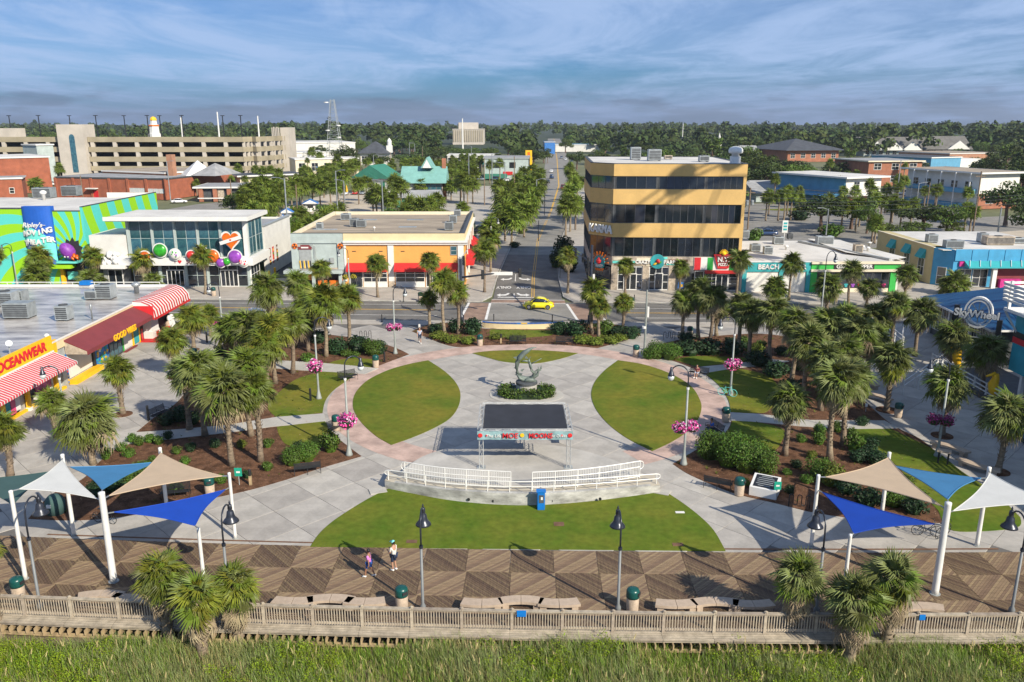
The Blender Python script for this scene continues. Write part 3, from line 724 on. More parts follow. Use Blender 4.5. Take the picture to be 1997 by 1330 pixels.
for k in range(4): window(K,-3.0,ch+3+k*4.6,.5,3.2,2.6,3,2,R(-90),'dark_grey')
# pizza front
bx(K,'pizza_fascia','white',11.8,W-.05,-.12,-.02,3.0,4.85)
bx(K,'sign_stripe','red',11.85,12.75,-.15,-.124,3.02,4.83); bx(K,'sign_stripe','green_sign',13.7,14.5,-.15,-.124,3.02,4.83)
bx(K,'sign_stripe','green_sign',16.8,17.4,-.15,-.124,3.02,4.83); bx(K,'sign_stripe','red',17.4,18.2,-.15,-.124,3.02,4.83)
b = MB(); b.yprism([(-1.4,1.0),(1.4,1.0),(.75,-1.0),(-.75,-1.0)],-.30,-.16); bd = b.obj('pizza_sign','red',K,loc=(15.9,-.02,4.3))
b = MB(); b.yprism([(-1.1,.85),(1.1,.85),(.6,-.55),(-.6,-.55)],-.33,-.302); b.obj('sign_inset','maroon',bd)
sign('N.Y.',.95,'white',bd,(0,-.36,.25),bold=.02); sign('PIZZA',.55,'white',bd,(0,-.36,-.45),bold=.015)
b = MB()
for k in range(9): a = R(20+k*17.5); b.bar((0,-.25,1.0),(.7*math.cos(a),-.25,1.0+.75*math.sin(a)),.09)
b.lathe([(.05,-.3),(.3,-.15),(.34,0),(.3,.15),(.05,.3)],10,(0,-.25,1.15)); b.obj('sign_crown','yellow',bd)
window(K,15.1,.12,.02,6.2,2.85,5,3,0,'white','glass_dark',.09,name='shopfront'); door(K,15.9,-.03,.02,1.8,2.4,2)
b = MB(); b.xprism([(0,3.05),(-.7,2.75),(-.7,2.6),(0,2.6)],13.4,18.0); b.obj('canopy','red_awning',K)
# wall lettering
sign('KARMA',1.6,'white',K,(-1.62,ch/2-.34,8.65),rot=(R(90),0,an),ext=.12,bold=.045,sx=.83)
sb = K
b = MB(); b.lathe([(1.05,0),(1.05,.12),(1.0,.14)],28); dsk = b.obj('sign_disc','teal',K,loc=(6.6,-.06,4.2),rot=(R(90),0,0))
b = MB(); b.lathe([(.01,-.34),(.22,-.2),(.30,.0),(.2,.25),(.02,.4)],10); b.obj('parrot_figure','red',dsk,loc=(.05,.1,.22),rot=(R(60),0,R(40)))
b = MB(); b.lathe([(.01,-.3),(.12,-.1),(.16,.1),(.02,.5)],8); b.obj('parrot_wing','candy_green',dsk,loc=(.4,-.1,.24),rot=(R(90),0,R(-60)))
b = MB(); b.lathe([(.01,-.3),(.12,-.1),(.16,.1),(.02,.5)],8); b.obj('parrot_tail','yellow',dsk,loc=(-.4,-.35,.24),rot=(R(90),0,R(120)))
sign('CRAZY',.66,'white',K,(4.5,-.16,4.1),bold=.025,ext=.05); sign('PARROT',.72,'white',K,(8.85,-.16,4.1),bold=.025,ext=.05)
b = MB()
for k in range(9):
    a = R(8+k*20.5); b.bar((1.05*math.cos(a),0,1.05*math.sin(a)),(1.75*math.cos(a),0,1.75*math.sin(a)),.24,.1)
cs = b.obj('corner_sign','orange',K,loc=(-1.6,ch/2-.45,3.7),rz=an)
b = MB(); b.lathe([(1.05,0),(1.05,.1)],20); b.obj('sign_disc','teal',cs,loc=(0,.05,.2),rot=(R(90),0,0))
b = MB(); b.lathe([(.01,-.5),(.35,-.2),(.42,.1),(.02,.6)],10); b.obj('parrot_figure','red',cs,loc=(0,-.15,.3))
sign('CRAZY',.5,'white',cs,(0,-.14,-.35),bold=.02); sign('PARROT',.5,'orange',cs,(0,-.16,-.9),bold=.02)
rz_ = R(-2.6); kp = lambda x,y,z: (14.25+x*math.cos(rz_)-y*math.sin(rz_), 116.9+x*math.sin(rz_)+y*math.cos(rz_), z)
hvac(kp(4.2,13,Hh+.02),(1.5,1.5,1.9),0,'tall grey roof unit nearest the street side of the yellow block')
hvac(kp(6.6,9,Hh+.02),(1.9,1.5,1.7),0,'wide grey roof unit left of centre on the yellow block')
hvac(kp(13.5,6.5,Hh+.02),(1.4,1.2,.9),0,'low grey unit right of centre on the yellow block roof')
hvac(kp(9.5,15,Hh+.02),(1.2,1.0,.6),0,'small tan box far back in middle of the yellow block roof',1,m='stone_tan')
t = thing('roof_fan','white mushroom shaped exhaust fan on the yellow block front right roof edge','exhaust fan',kp(W-1.3,1.6,Hh+.02))
b = MB(); b.box(-.6,.6,-.6,.6,0,1.0); b.obj('fan_base','white',t)
b = MB(); b.lathe([(.55,1.0),(.5,1.35),(.95,1.45),(1.0,1.65),(.98,1.9),(.85,2.15),(.4,2.35),(.02,2.38)],18); b.obj('fan_hood','white_metal',t,smooth=True)

# ---- orange single storey row with tan flat roof
FR = P(905,560); G = thing('orange_building','orange shop building with white cornice, red awnings and tan flat roof','building',(-32.1,118.8,0),R(.3))
W = 25.2; D = 30.5; Hh = 7.93
bx(G,'wall','orange_wall',7.6,W,.02,D,0,6.2); bx(G,'wall','mint_grey',0,7.55,.03,D,0,7.2)
bx(G,'parapet','cream',7.6,W+.02,-.05,.4,6.85,Hh); bx(G,'parapet','cream',W-.4,W+.03,.42,D,6.85,Hh)
bx(G,'parapet','cream_wall',.0,.35,.5,D,6.9,Hh-.05); bx(G,'parapet','cream_wall',.4,W-.45,D-.35,D,6.9,Hh-.05)
b = MB(); b.xprism([(.3,6.86),(-.5,6.86),(-.5,6.62),(-.28,6.45),(-.28,6.3),(-.02,6.18),(.3,6.18)],7.58,W+.45); b.obj('cornice','white',G)
b = MB(); b.yprism([(W-.3,6.85),(W+.44,6.85),(W+.44,6.62),(W+.24,6.45),(W+.24,6.3),(W,6.18),(W-.3,6.18)],.31,D); b.obj('cornice','white',G)
bx(G,'roof','roof_tan',.36,W-.41,.41,D-.36,6.9,7.35)
bx(G,'coping','dark_grey',.0,W+.05,-.08,.02,Hh+.0,Hh+.07); bx(G,'coping','dark_grey',W-.42,W+.06,.03,D,Hh+.002,Hh+.06)
# mint grey factory style front
bx(G,'mint_parapet','mint_grey',0,7.55,-.05,.48,7.2,Hh-.01)
bx(G,'mint_border','mint_grey',0,.9,-.16,.02,2.75,7.5); bx(G,'mint_border','mint_grey',6.7,7.55,-.16,.02,2.75,7.5); bx(G,'mint_border','mint_grey',.905,6.695,-.15,.02,6.5,7.5)
bx(G,'canopy','grey_metal',-.9,7.55,-1.6,.0,2.3,2.75); bx(G,'canopy_edge','mint_grey',-.95,7.58,-1.66,-1.605,2.28,2.72)
bx(G,'roller_door','grey_metal',1.1,2.85,-.06,.02,2.8,5.6)
b = MB(); b.yprism([(1.0,5.6),(2.95,5.6),(2.95,5.9),(2.6,6.25),(1.35,6.25),(1.0,5.9)],-.14,.02); hd = b.obj('door_hood','maroon',G); bx(G,'door_sign','white',1.45,2.5,-.16,-.142,5.78,5.98)
for k in range(6): 
    b = MB(); b.yprism([(1.15+k*.30,2.82),(1.30+k*.30,2.82),(1.22+k*.30,3.95),(1.07+k*.30,3.95)],-.12,-.07); b.obj('hazard_stripe','yellow' if k%2==0 else 'dark',G)
for xx in (.55,7.15):
    b = MB(); b.lathe([(.42,0),(.42,.08)],20); d = b.obj('warning_disc','orange',G,loc=(xx,-.17,6.1),rot=(R(90),0,0))
    for a in (90,210,330):
        b = MB(); q = [(0,0)]+[(.36*math.cos(R(a+s)),.36*math.sin(R(a+s))) for s in (-28,0,28)]; b.prism(q,.08,.1); b.obj('warning_blade','dark',d)
b = MB()
for k in range(3): o = k*.11; b.tube([(1.1+.5,-.1,6.3-o),(3.2-o,-.1,6.3-o),(3.5-o,-.1,6.0-o),(3.5-o,-.1,4.6-o),(3.9-o,-.1,4.05-o),(5.6,-.1,4.05-o)],.025,5)
b.obj('conduit','grey_metal',G); bx(G,'switch_box','grey_metal',5.6,6.15,-.22,.02,3.6,4.4); bx(G,'switch_box','grey_metal',.95,1.35,-.18,.02,6.0,6.4)
bx(G,'ledge','stone_tan',3.0,6.6,-.6,.02,2.78,2.9); bx(G,'shopfront','dark',.3,7.3,-.04,.02,0,2.28)
for xx in (.1,3.0,6.9): bx(G,'pier','mint_grey',xx,xx+.45,-1.2,-.9,0,2.28)
for k,xx in enumerate((3.7,5.4)): bx(G,'counter','orange',xx,xx+1.3,-.6,-.2,.3,1.1)
bx(G,'menu_board','candy_orange',2.2,2.9,-.3,-.2,1.1,1.9); bx(G,'menu_board','candy_orange',7.0,7.3,-.25,-.2,1.0,1.9)
# orange bays
for x0 in (7.62,14.0,24.2): bx(G,'pilaster','white',x0,x0+.85 if x0>8 else x0+.3,-.14,.018,0.9,6.17)
for x0 in (14.0,24.2): bx(G,'pilaster_base','stone_tan',x0-.02,x0+.87,-.16,.018,0,.9)
for x0,x1 in ((7.95,13.95),(14.9,24.15)):
    b = MB(); b.xprism([(0,3.6),(-1.15,2.75),(-1.15,2.45),(-1.12,2.45),(-1.12,2.72),(0,3.5)],x0,x1); b.obj('awning','red_awning',G)
for x0,x1,d in ((8.3,10.2,1),(10.3,13.8,0),(15.0,19.3,0),(21.6,24.0,0)):
    if d: window(G,(x0+x1)/2,.0,.02,x1-x0,2.6,2,2,0,'white','glass_dark',.09,name='shopfront'); door(G,(x0+x1)/2,-.1,.02,1.5,2.2,2,frame='dark_grey')
    else: window(G,(x0+x1)/2,.0,.75,x1-x0,1.95,3,3,0,'white','glass_dark',.09,name='shopfront'); bx(G,'stall_riser','white',x0,x1,-.04,.018,0,.74)
door(G,20.4,-.02,.02,1.9,2.5,2); bx(G,'sign_band','dark_grey',7.96,13.94,-.03,.017,2.62,3.4); bx(G,'sign_band','dark_grey',14.91,24.14,-.03,.017,2.62,3.4)
for xx in (8.8,12.7,15.9,23.6): bx(G,'vent_slot','dark',xx,xx+.55,-.01,.018,5.25,5.36)
window(G,23.6,.0,4.75,.95,1.3,1,2,0,'grey_metal','glass_teal',.09)
for k in range(5):
    y0 = 3+k*5.4; b = MB(); b.yprism([(W+.02,4.0),(W+1.2,3.0),(W+1.2,2.7),(W+.02,2.7)],y0,y0+3.2); b.obj('awning','red_awning',G)
    window(G,W+.03,y0+1.6,.6,2.6,2.0,2,2,R(90),'white'); window(G,W+.03,y0+1.6,4.3,.9,1.4,1,2,R(90),'brown_wood')
    bx(G,'pilaster','white',W,W+.14,y0+3.6,y0+4.4,0,6.17)
gl = lambda px,py: (lambda q: (q.x,q.y,7.36))(P(px,py,7.35))
lab = ['small grey unit near left end of the tan roof','cream grey unit beside the pipes at the back left of the tan roof','left one of two boxy units side by side on the tan roof','right one of two boxy units side by side on the tan roof','nearer grey unit by the right parapet of the tan roof','farther grey unit by the right parapet of the tan roof','grey unit at the far right back corner of the tan roof']
for (px,py,s),l in zip(((624,447,(1.0,.9,1.0)),(675,429,(1.6,1.2,1.1)),(692,442,(1.4,1.0,1.3)),(705,443,(1.5,1.0,1.2)),(876,449,(1.3,1.0,1.3)),(884,435,(1.2,1.0,1.3)),(892,421,(1.2,1.0,1.1))),lab): hvac(gl(px,py),s,0,l)
for (px,py,a,c),l in zip(((635,448,3.6,.9),(720,429,2.6,1.2),(810,429,2.8,1.0),(795,443,2.8,1.1)),('long grey panel beside the left unit','grey panel behind the pair of units','grey panel at the back centre','grey panel in front of the back centre one')): hatch(gl(px,py),a,c,l+' lying on the tan roof')
vent(gl(730,451),'small blue and white vent at front of the tan roof',.7,.18,'white')

# ---- teal beach shop and green shop in one low white-roofed block
B = thing('beach_shop','low white roofed shop block with teal and green sign fascias','building',(32.7,115.0,0),R(.6))
W1, W2, D = 9.6, 22.4, 23
bx(B,'wall','white_wall',0,W2,.1,D,0,3.9); bx(B,'roof','roof_white',-.02,W2+.1,.35,D,3.95,4.15)
bx(B,'fascia','teal',0,W1,-.15,.3,3.0,4.35); bx(B,'coping','white',-.02,W1,-.2,.34,4.36,4.44)
bx(B,'fascia','green_sign',W1+.1,W2,-.2,.3,3.35,4.1); bx(B,'coping','cream_wall',W1+.05,W2+.35,-.45,.34,4.12,4.42); bx(B,'lower_band','cream_wall',W1+.05,W2+.2,-.4,.3,3.0,3.34)
for x0 in (0,5.2,W1-.5): bx(B,'pilaster','teal',x0,x0+.6,-.12,.08,0,3.0)
for x0 in (.65,5.85): bx(B,'roller_shutter','white_wall',x0,x0+(4.5 if x0<1 else 3.2),.02,.09,.05,2.98)
for x0 in (W1+.1,W2-1.3): bx(B,'pilaster','green_sign',x0,x0+.9,-.15,.08,0,3.0)
for x0,x1,nx in ((W1+1.1,W1+4.4,4),(W1+4.5,W1+7.3,3),(W1+9.1,W2-1.4,2)): window(B,(x0+x1)/2,.0,.6,x1-x0,2.3,nx,2,0,'dark_grey','glass_dark',.08,name='shopfront'); bx(B,'stall_riser','cream_wall',x0,x1,-.08,.08,0,.58)
door(B,W1+8.2,.02,.02,1.5,2.8,2,frame='dark_grey')
cols = ['candy_red','candy_blue','white','candy_pink','teal','candy_purple']
for k in range(10):
    x = W1+1.4+k*.98+(.5 if k>6 else 0)
    b = MB(); b.box(x-.17,x+.17,-.10,-.06,.75,1.25); b.box(x-.28,x-.17,-.095,-.065,1.02,1.22); b.box(x+.17,x+.28,-.095,-.065,1.02,1.22)
    b.obj('shirt',cols[k%6],B)
sign('BEACH',.95,'white',B,(3.6,-.2,3.68),bold=.03,ext=.05); sign('WEAR',.95,'white',B,(7.6,-.2,3.68),bold=.03,ext=.05)
sgn = bx(B,'sign_panel','dark',W1+3.3,W1+9.0,-.28,-.21,3.33,4.15); sign('GRASSHOPPER',.78,'white',sgn,(W1+6.15,-.32,3.74),bold=.02,ext=.03)
b = MB(); b.add([(W2+.1,3,4.2),(W2+3.2,5,3.6),(W2+.5,D,4.3),(W2-5,D,4.5),(W2-4.6,8,4.5)],[(0,1,2,3,4)]); b.prism([(W2+.1,3),(W2+3.2,5),(W2+.5,D),(W2-5,D)],4.16,4.18); b.obj('lean_roof','roof_white',B)
bx(B,'lean_wall','cream_wall',W2,W2+.15,3,D,0,4.2)
b = MB(); b.bar((W2-7.2,D-2,4.3),(W2-.5,2.2,4.3),.35,.35); b.obj('roof_curb','grey_metal',B)
def br(px,py): q = P(px,py,4.15); return (q.x,q.y,4.16)
for (px,py,s,m),l in zip(((1452,465,(1.3,1.0,1.4),'hvac'),(1472,490,(1.4,1.2,1.1),'hvac'),(1497,495,(1.3,1.0,1.1),'hvac'),(1517,476,(1.6,1.2,1.2),'hvac'),(1540,466,(.9,.7,.9),'dark_grey'),(1607,477,(2.6,1.3,1.4),'hvac'),(1672,493,(1.2,1.0,1.3),'stone_tan')),
    ('pale upright unit against the yellow block on the white shop roof','left of two grey units near front left of the white shop roof','right of two grey units near front left of the white shop roof','grey unit with duct in back left of the white shop roof','small dark unit at the back of the white shop roof','large grey unit at the back centre of the white shop roof','brown tan unit at the front right of the white shop roof')): hvac(br(px,py),s,0,l,m=m)
for (px,py),l in zip(((1682,487),(1692,490),(1695,480),(1533,487)),('left white vent right of the tan unit','middle white vent right of the tan unit','rear white vent right of the tan unit','tiny vent in the middle of the white shop roof')): vent(br(px,py),l,.7,.3,'white')

# ---- blue and pale yellow corner shop at the right
U = thing('blue_shop','blue fronted corner shop with pale yellow side wall and teal awnings','building',(64.6,118.9,0),0)
bx(U,'wall','store_blue',0,18,.05,21.5,0,5.4); b = MB(); b.prism([(-1.9,2.2),(0,.05),(0,4),(-1.9,4)],0,5.5); b.obj('corner_wall','store_blue',U)
bx(U,'side_wall','store_pale_yellow',-1.95,-.05,2.3,21.5,0,5.5); bx(U,'roof','roof_white',-1.6,18,.4,21.3,5.35,5.45)
b = MB(); b.bar((-1.92,2.2,5.55),(-1.92,21.5,5.55),.3,.1); b.obj('coping','cream_wall',U)
for k in range(5): bx(U,'panel','store_blue',.1+k*2.4,2.4+k*2.4,-.12,.0,3.9,5.6)
b = MB(); b.xprism([(-.12,3.9),(-1.6,3.2),(-1.6,3.05),(-.12,3.05)],1.5,12); b.obj('canopy','teal',U)
b = MB()
for k in range(7): b.bar((1.6+k*1.5,-1.55,3.3),(2.3+k*1.5,-.15,4.0),.07)
b.obj('canopy_brace','white_metal',U)
for x0,x1 in ((.8,2.8),(3.0,5.2)): window(U,(x0+x1)/2,.0,.1,x1-x0,2.6,2,2,0,'white',name='shopfront')
bx(U,'column','white',5.3,5.9,-1.2,-.7,0,3.05); bx(U,'shop_opening','maroon',6.0,11.5,-.06,.04,.0,2.9); bx(U,'counter','magenta',6.8,9.8,-.8,-.2,0,1.3)
bx(U,'sign_panel','magenta',.8,4.8,-.2,-.0,3.1,3.8); sign('SWEETS',.6,'white',U,(2.8,-.24,3.42),bold=.015)
for k,(y,w) in enumerate(((5.5,1.9),(10.3,1.9),(15.5,1.9))):
    window(U,-1.96,y,.9,w,2.6,2,2,R(-90),'white','glass_dark'); b = MB(); b.xprism([(0,4.9),(-.7,3.7),(-.7,3.55),(0,3.55)],-1.0,1.0); b.obj('awning','teal',U,loc=(-1.96,y,0),rz=R(-90))
window(U,-1.0,1.1,.2,1.3,2.6,1,2,math.atan2(-2.15,1.9),'white')
def ur(px,py): q = P(px,py,5.45); return (q.x,q.y,5.46)
for (px,py,s,m),l in zip(((1816,473,(1.5,1.2,1.3),'hvac'),(1858,484,(2.6,1.2,1.2),'hvac'),(1915,472,(1.2,1.3,1.4),'hvac'),(1945,477,(4.2,1.6,1.3),'stone_tan'),(1985,474,(2.2,1.2,.8),'hvac')),
   ('grey unit at the rear left of the blue shop roof','double grey unit at the front of the blue shop roof','dark grey unit beside the long tan box on the blue shop roof','long tan box unit on the blue shop roof','low grey unit at the right edge of the blue shop roof')): hvac(ur(px,py),s,0,l,m=m)

# ---- left beach shop seen from its long side
A = thing('souvenir_shop','low souvenir shop with wet white roof, maroon and striped awnings facing the plaza','building',(-41,75,0),R(90))
bx(A,'wall','white_wall',-24,21,.12,30,0,4.3); bx(A,'roof','roof_wet',-24,21.5,.1,30,4.35,4.5)
bx(A,'roof_edge','cream',-3.9,11.6,-.06,.08,3.7,4.56); bx(A,'roof_trim','white',-24,21.5,-.1,-.065,4.45,4.62); bx(A,'roof_trim','white',21.1,21.6,-.05,30,4.52,4.75)
b = MB(); b.tube([(21.3,1,5.05),(21.3,30,5.05)],.05,6)
for k in range(12): b.tube([(21.3,1+k*2.6,4.6),(21.3,1+k*2.6,5.05)],.035,5)
b.obj('roof_rail','white_metal',A); bx(A,'roof_box','kiosk_blue',20.9,21.8,9.2,10.4,4.76,5.2)
# beachwear front
bx(A,'fascia','yellow',-17,-4.6,-.12,.1,3.75,5.2); bx(A,'fascia_edge','white',-17.02,-4.58,-.18,-.125,3.7,3.86); bx(A,'fascia_end','yellow',-4.58,-3.9,-.10,.1,3.5,4.7)
sign('OCEANWEAR',1.12,'red',A,(-9.2,-.15,4.5),bold=.035,ext=.04)
for x0,x1,nm in ((-17,-4.7,'striped'),):
    n = 34; wd = (x1-x0)/n
    base = MB(); base.add([(x0,-.2,3.72),(x1,-.2,3.72),(x1,-2.2,2.85),(x0,-2.2,2.85),(x0,-2.2,2.65),(x1,-2.2,2.65)],[(0,1,2,3),(3,2,5,4)]); aw = base.obj('awning','pink_awning',A)
    for k in range(n):
        b = MB(); xa = x0+k*wd+wd*.62; b.add([(xa,-.2,3.755),(xa+wd*.3,-.2,3.755),(xa+wd*.3,-2.22,2.885),(xa,-2.22,2.885),(xa,-2.22,2.66),(xa+wd*.3,-2.22,2.66)],[(0,1,2,3),(3,2,5,4)]); b.obj('awning_stripe','white',aw)
for xx in (-16.5,-9.6,-5.2): bx(A,'post','yellow',xx-.16,xx+.16,-.45,-.15,.25,3.0); bx(A,'post_foot','white',xx-.2,xx+.2,-.5,-.1,0,.28)
bx(A,'opening','dark',-16.3,-9.8,.0,.10,.1,2.9); bx(A,'opening','dark_grey',-9.4,-5.4,.0,.10,.1,2.9); bx(A,'door_panel','grey_metal',-10.6,-9.85,-.1,-.02,.1,2.6)
bx(A,'plinth','yellow',-17,-3.6,-.3,-.02,0,.22); bx(A,'valance','pink',-16.3,-5.4,-.3,-.2,2.1,2.45); bx(A,'valance','yellow',-8,-6.6,-.32,-.305,2.5,2.62)
bx(A,'beach_mat','pink',-8.0,-5.6,-.10,-.02,.7,2.0)
for k in range(8):
    b = MB(); x = -15.8+k*.66; w = .3; b.box(x-w,x+w,-.42+.02*(k%2),-.32,.5+.1*(k%3),1.95); b.obj('towel',('teal','magenta','white','candy_blue','yellow','teal','candy_pink','white')[k],A)
for k in range(5): bx(A,'display_box',('white','pink','candy_pink','orange','white')[k],-8.6+k*.5,-8.2+k*.5,-.5,-.15,.6,1.0)
# maroon awning front
b = MB(); b.xprism([(-.05,4.25),(-2.1,3.25),(-2.1,2.85),(-2.05,2.85),(-2.05,3.2),(-.05,4.1)],-2.6,11.5); b.obj('awning','maroon',A)
b = MB(); b.add([(-2.58,-.05,4.2),(-2.58,-2.05,3.2),(-2.58,-2.05,2.9),(-2.58,-.05,2.9)],[(0,1,2,3)]); b.obj('awning_end','stone_tan',A)
sign('GOOD VIBES',.85,'yellow',A,(4.9,-2.13,3.02),bold=.03,ext=.03)
bx(A,'pilaster','grey_metal',-3.6,-2.9,-.12,.1,0,3.6); bx(A,'mural_strip','kiosk_blue',-2.85,-2.5,-.06,.1,.2,2.9)
for k in range(6): bx(A,'mural_spot',('yellow','white','candy_red')[k%3],-2.8,-2.6,-.075,-.061,.4+k*.4,.6+k*.4)
bx(A,'roller_shutter','white_wall',-2.4,1.9,.0,.10,.5,3.3); bx(A,'step','yellow',-2.6,2.6,-.75,-.02,0,.42)
bx(A,'column','black_metal',2.0,2.4,-.15,.1,0,3.3)
mu = bx(A,'mural','kiosk_blue',2.45,5.3,-.03,.1,.15,3.2)
rr = random.Random(3)
for k in range(46):
    m = rr.choice(['white','yellow','candy_green','teal','yellow','store_blue','candy_red','teal']); x = 2.6+rr.random()*2.4; z = .35+rr.random()*2.5
    if z < 1.2: m = rr.choice(['yellow','candy_green','yellow','teal'])
    b = MB(); q = [(x+(.12+.16*rr.random())*math.cos(a*1.05), z+(.10+.15*rr.random())*math.sin(a*1.05)) for a in range(6)]; b.yprism(q,-.045-.0008*k,-.032); b.obj('mural_patch',m,mu)
window(A,6.8,.0,.1,2.8,3.0,3,2,0,'dark_grey','glass_teal',.1,name='shopfront'); bx(A,'pilaster','green_sign',8.3,8.6,-.04,.1,.1,3.2)
bx(A,'roller_shutter','white_wall',8.7,10.6,.0,.10,.2,3.2); bx(A,'step','maroon',8.3,11,-.35,-.02,0,.12)
bx(A,'pilaster','yellow',10.7,10.95,-.06,.1,.05,3.2); bx(A,'mural_strip','teal',11.0,12.2,-.04,.1,.2,3.1); bx(A,'pilaster','yellow',12.25,12.5,-.06,.1,.05,3.2)
bx(A,'door_panel','black_metal',12.6,13.4,-.02,.1,.1,3.0); bx(A,'door_panel','red',12.8,13.2,-.05,-.022,.2,1.4)
bx(A,'ticket_window','white',13.6,15.4,-.9,.1,.9,2.4); bx(A,'ticket_base','white_wall',13.5,15.5,-.95,.1,.1,.9); bx(A,'ticket_panel','red',14.5,15.2,-.97,-.955,.2,.75)
bx(A,'red_step','red_awning',12.4,20.5,-2.6,-.0,.02,.16); bx(A,'red_step','maroon',12.9,16.5,-3.3,-2.62,.01,.10)
bx(A,'side_opening','dark',15.6,20.6,.02,.1,.2,3.1); bx(A,'column','black_metal',19.4,19.9,-2.3,-1.9,.1,3.2)
for k in range(2):
    b = MB(); b.prism([(-.28,-.05),(.28,-.05),(.28,.05),(-.28,.05)],0,1.6); b.lathe([(.28,0),(.24,.3),(.1,.5)],10,(0,0,1.6)); b.obj('white_board','white',A,loc=(16.0+k*.7,-2.3,.17),rot=(R(-12),0,0))
n = 15; x0, x1 = 11.6, 21.6; wd = (x1-x0)/n
b = MB(); prof = [(-.0,4.75),(-.9,4.7),(-1.7,4.35),(-2.2,3.7),(-2.3,3.0)]
for k in range(n): pass
aw = MB()
for i in range(len(prof)-1): (ya,za),(yb,zb) = prof[i],prof[i+1]; aw.add([(x0,ya,za),(x1,ya,za),(x1,yb,zb),(x0,yb,zb)],[(0,1,2,3)])
aw.add([(x0,)+p for p in prof]+[(x0,0,3.0)],[(0,1,2,3,4,5)]); aw.add([(x1,)+p for p in prof]+[(x1,0,3.0)],[(0,1,2,3,4,5)])
aw = aw.obj('awning','white',A)
for k in range(n):
    b = MB(); xa = x0+k*wd
    for i in range(len(prof)-1): (ya,za),(yb,zb) = prof[i],prof[i+1]; b.add([(xa,ya-.015,za+.02),(xa+wd*.5,ya-.015,za+.02),(xa+wd*.5,yb-.02,zb+.02),(xa,yb-.02,zb+.02)],[(0,1,2,3)])
    b.obj('awning_stripe','red_awning',aw)
bx(A,'awning_beam','red_awning',x0,x1,-2.34,-2.25,2.75,2.99); bx(A,'awning_face','red',x0-.06,x0-.01,-2.2,-.1,2.8,4.3)
def ar(px,py): q = P(px,py,4.5); return (q.x,q.y,4.51)
for (px,py,s,k),l in zip(((12,595,(2.4,1.6,1.5),0),(32,590,(2.2,1.3,1.4),1),(40,619,(2.6,1.5,1.6),1),(127,624,(1.3,1.2,1.5),0),(182,583,(1.3,1.2,1.0),1),(208,582,(1.8,1.4,1.6),0)),
   ('grey unit at the very left of the wet shop roof','grey unit with hose behind the sloping hood on the wet roof','grey hood with sloping end on the wet shop roof','upright grey condenser alone in the middle of the wet shop roof','low left half of the paired units on the wet shop roof','tall right half of the paired units on the wet shop roof')): hvac(ar(px,py),s,0,l,k)
vent(ar(267,572),'round metal vent near the striped awning end of the roof',1.3,.45); vent(ar(93,668),'small white vent at the roof edge above the beachwear sign',.8,.2,'white'); vent(ar(180,622),'thin vent pipe behind the maroon awning',1.5,.12)
p = ar(20,692); t = thing('satellite_dish','small dish on a stub mast near left of the wet roof','satellite dish',p)
b = MB(); b.tube([(0,0,0),(0,0,1.0)],.05,6); b.obj('mast','grey_metal',t); b = MB(); b.lathe([(.02,0),(.16,.03),(.27,.08)],12); b.obj('dish','hvac',t,loc=(.1,-.1,1.0),rot=(R(60),0,R(40)))
# ---- swirl painted theatre
def swirl_mat(name, side):
    m = mat(name, (.3,.6,.01), .65, 0); t = m.node_tree; L = t.links.new; b = t.nodes['Principled BSDF']
    tc = next(n for n in t.nodes if n.type == 'TEX_COORD'); sp = t.nodes.new('ShaderNodeSeparateXYZ'); L(tc.outputs['Object'], sp.inputs[0])
    def mt(op, a, c=None):
        n = t.nodes.new('ShaderNodeMath'); n.operation = op
        for i, v in enumerate((a, c)):
            if v is None: continue
            if isinstance(v, (int,float)): n.inputs[i].default_value = v
            else: L(v, n.inputs[i])
        return n.outputs[0]
    u = mt('ADD', sp.outputs[0], mt('MULTIPLY', sp.outputs[1], 1.0)); dx = mt('SUBTRACT', u, 26.4); dz = mt('SUBTRACT', sp.outputs[2], 4.6)
    r = mt('SQRT', mt('ADD', mt('MULTIPLY',dx,dx), mt('MULTIPLY',dz,dz))); th = mt('ARCTAN2', dz, dx)
    f = mt('FRACT', mt('ADD', mt('MULTIPLY', th, 19/6.2832), mt('MULTIPLY', mt('POWER', r, .85), -.30)))
    if side: f = mt('FRACT', mt('ADD', mt('MULTIPLY', sp.outputs[1], .20), mt('MULTIPLY', mt('POWER', mt('SUBTRACT', 12.5, sp.outputs[2]), 1.5), -.034)))
    st = mt('GREATER_THAN', f, .5); x = t.nodes.new('ShaderNodeMix'); x.data_type = 'RGBA'; L(st, x.inputs[0])
    x.inputs[6].default_value = (.27,.56,.008,1); x.inputs[7].default_value = (.09,.54,.47,1); L(x.outputs[2], b.inputs['Base Color'])
swirl_mat('swirl', 0); swirl_mat('swirl_side', 1)
T = thing('theater_building','theatre building painted with lime and aqua swirl stripes','building',(-92,121.6,0),0)
Hh = 11.4
bx(T,'wall','swirl',0,20.0,-.6,.2,0,Hh-.2); bx(T,'wall','swirl',24.3,28.4,0,.2,3.2,Hh-.6); bx(T,'wall','swirl',20.05,24.25,.02,.2,0,Hh-.8)
b = MB(); b.prism([(28.41,.0),(28.7,.0),(28.7,26.2),(28.41,26.2)],0,Hh); b.obj('side_wall','swirl_side',T); bx(T,'back_wall','white_wall',20,28.4,26,26.2,0,Hh)
bx(T,'roof','roof_white',.0,28.35,.21,25.9,Hh-1.5,Hh-.85)
for x0,x1,z in ((0,20.0,Hh-.2),(24.3,28.4,Hh-.6)): bx(T,'coping','dark_grey',x0,x1,-.66 if x0<1 else -.06,.3,z,z+.12)
bx(T,'coping','dark_grey',28.38,28.74,-.02,26.2,Hh+.002,Hh+.1)
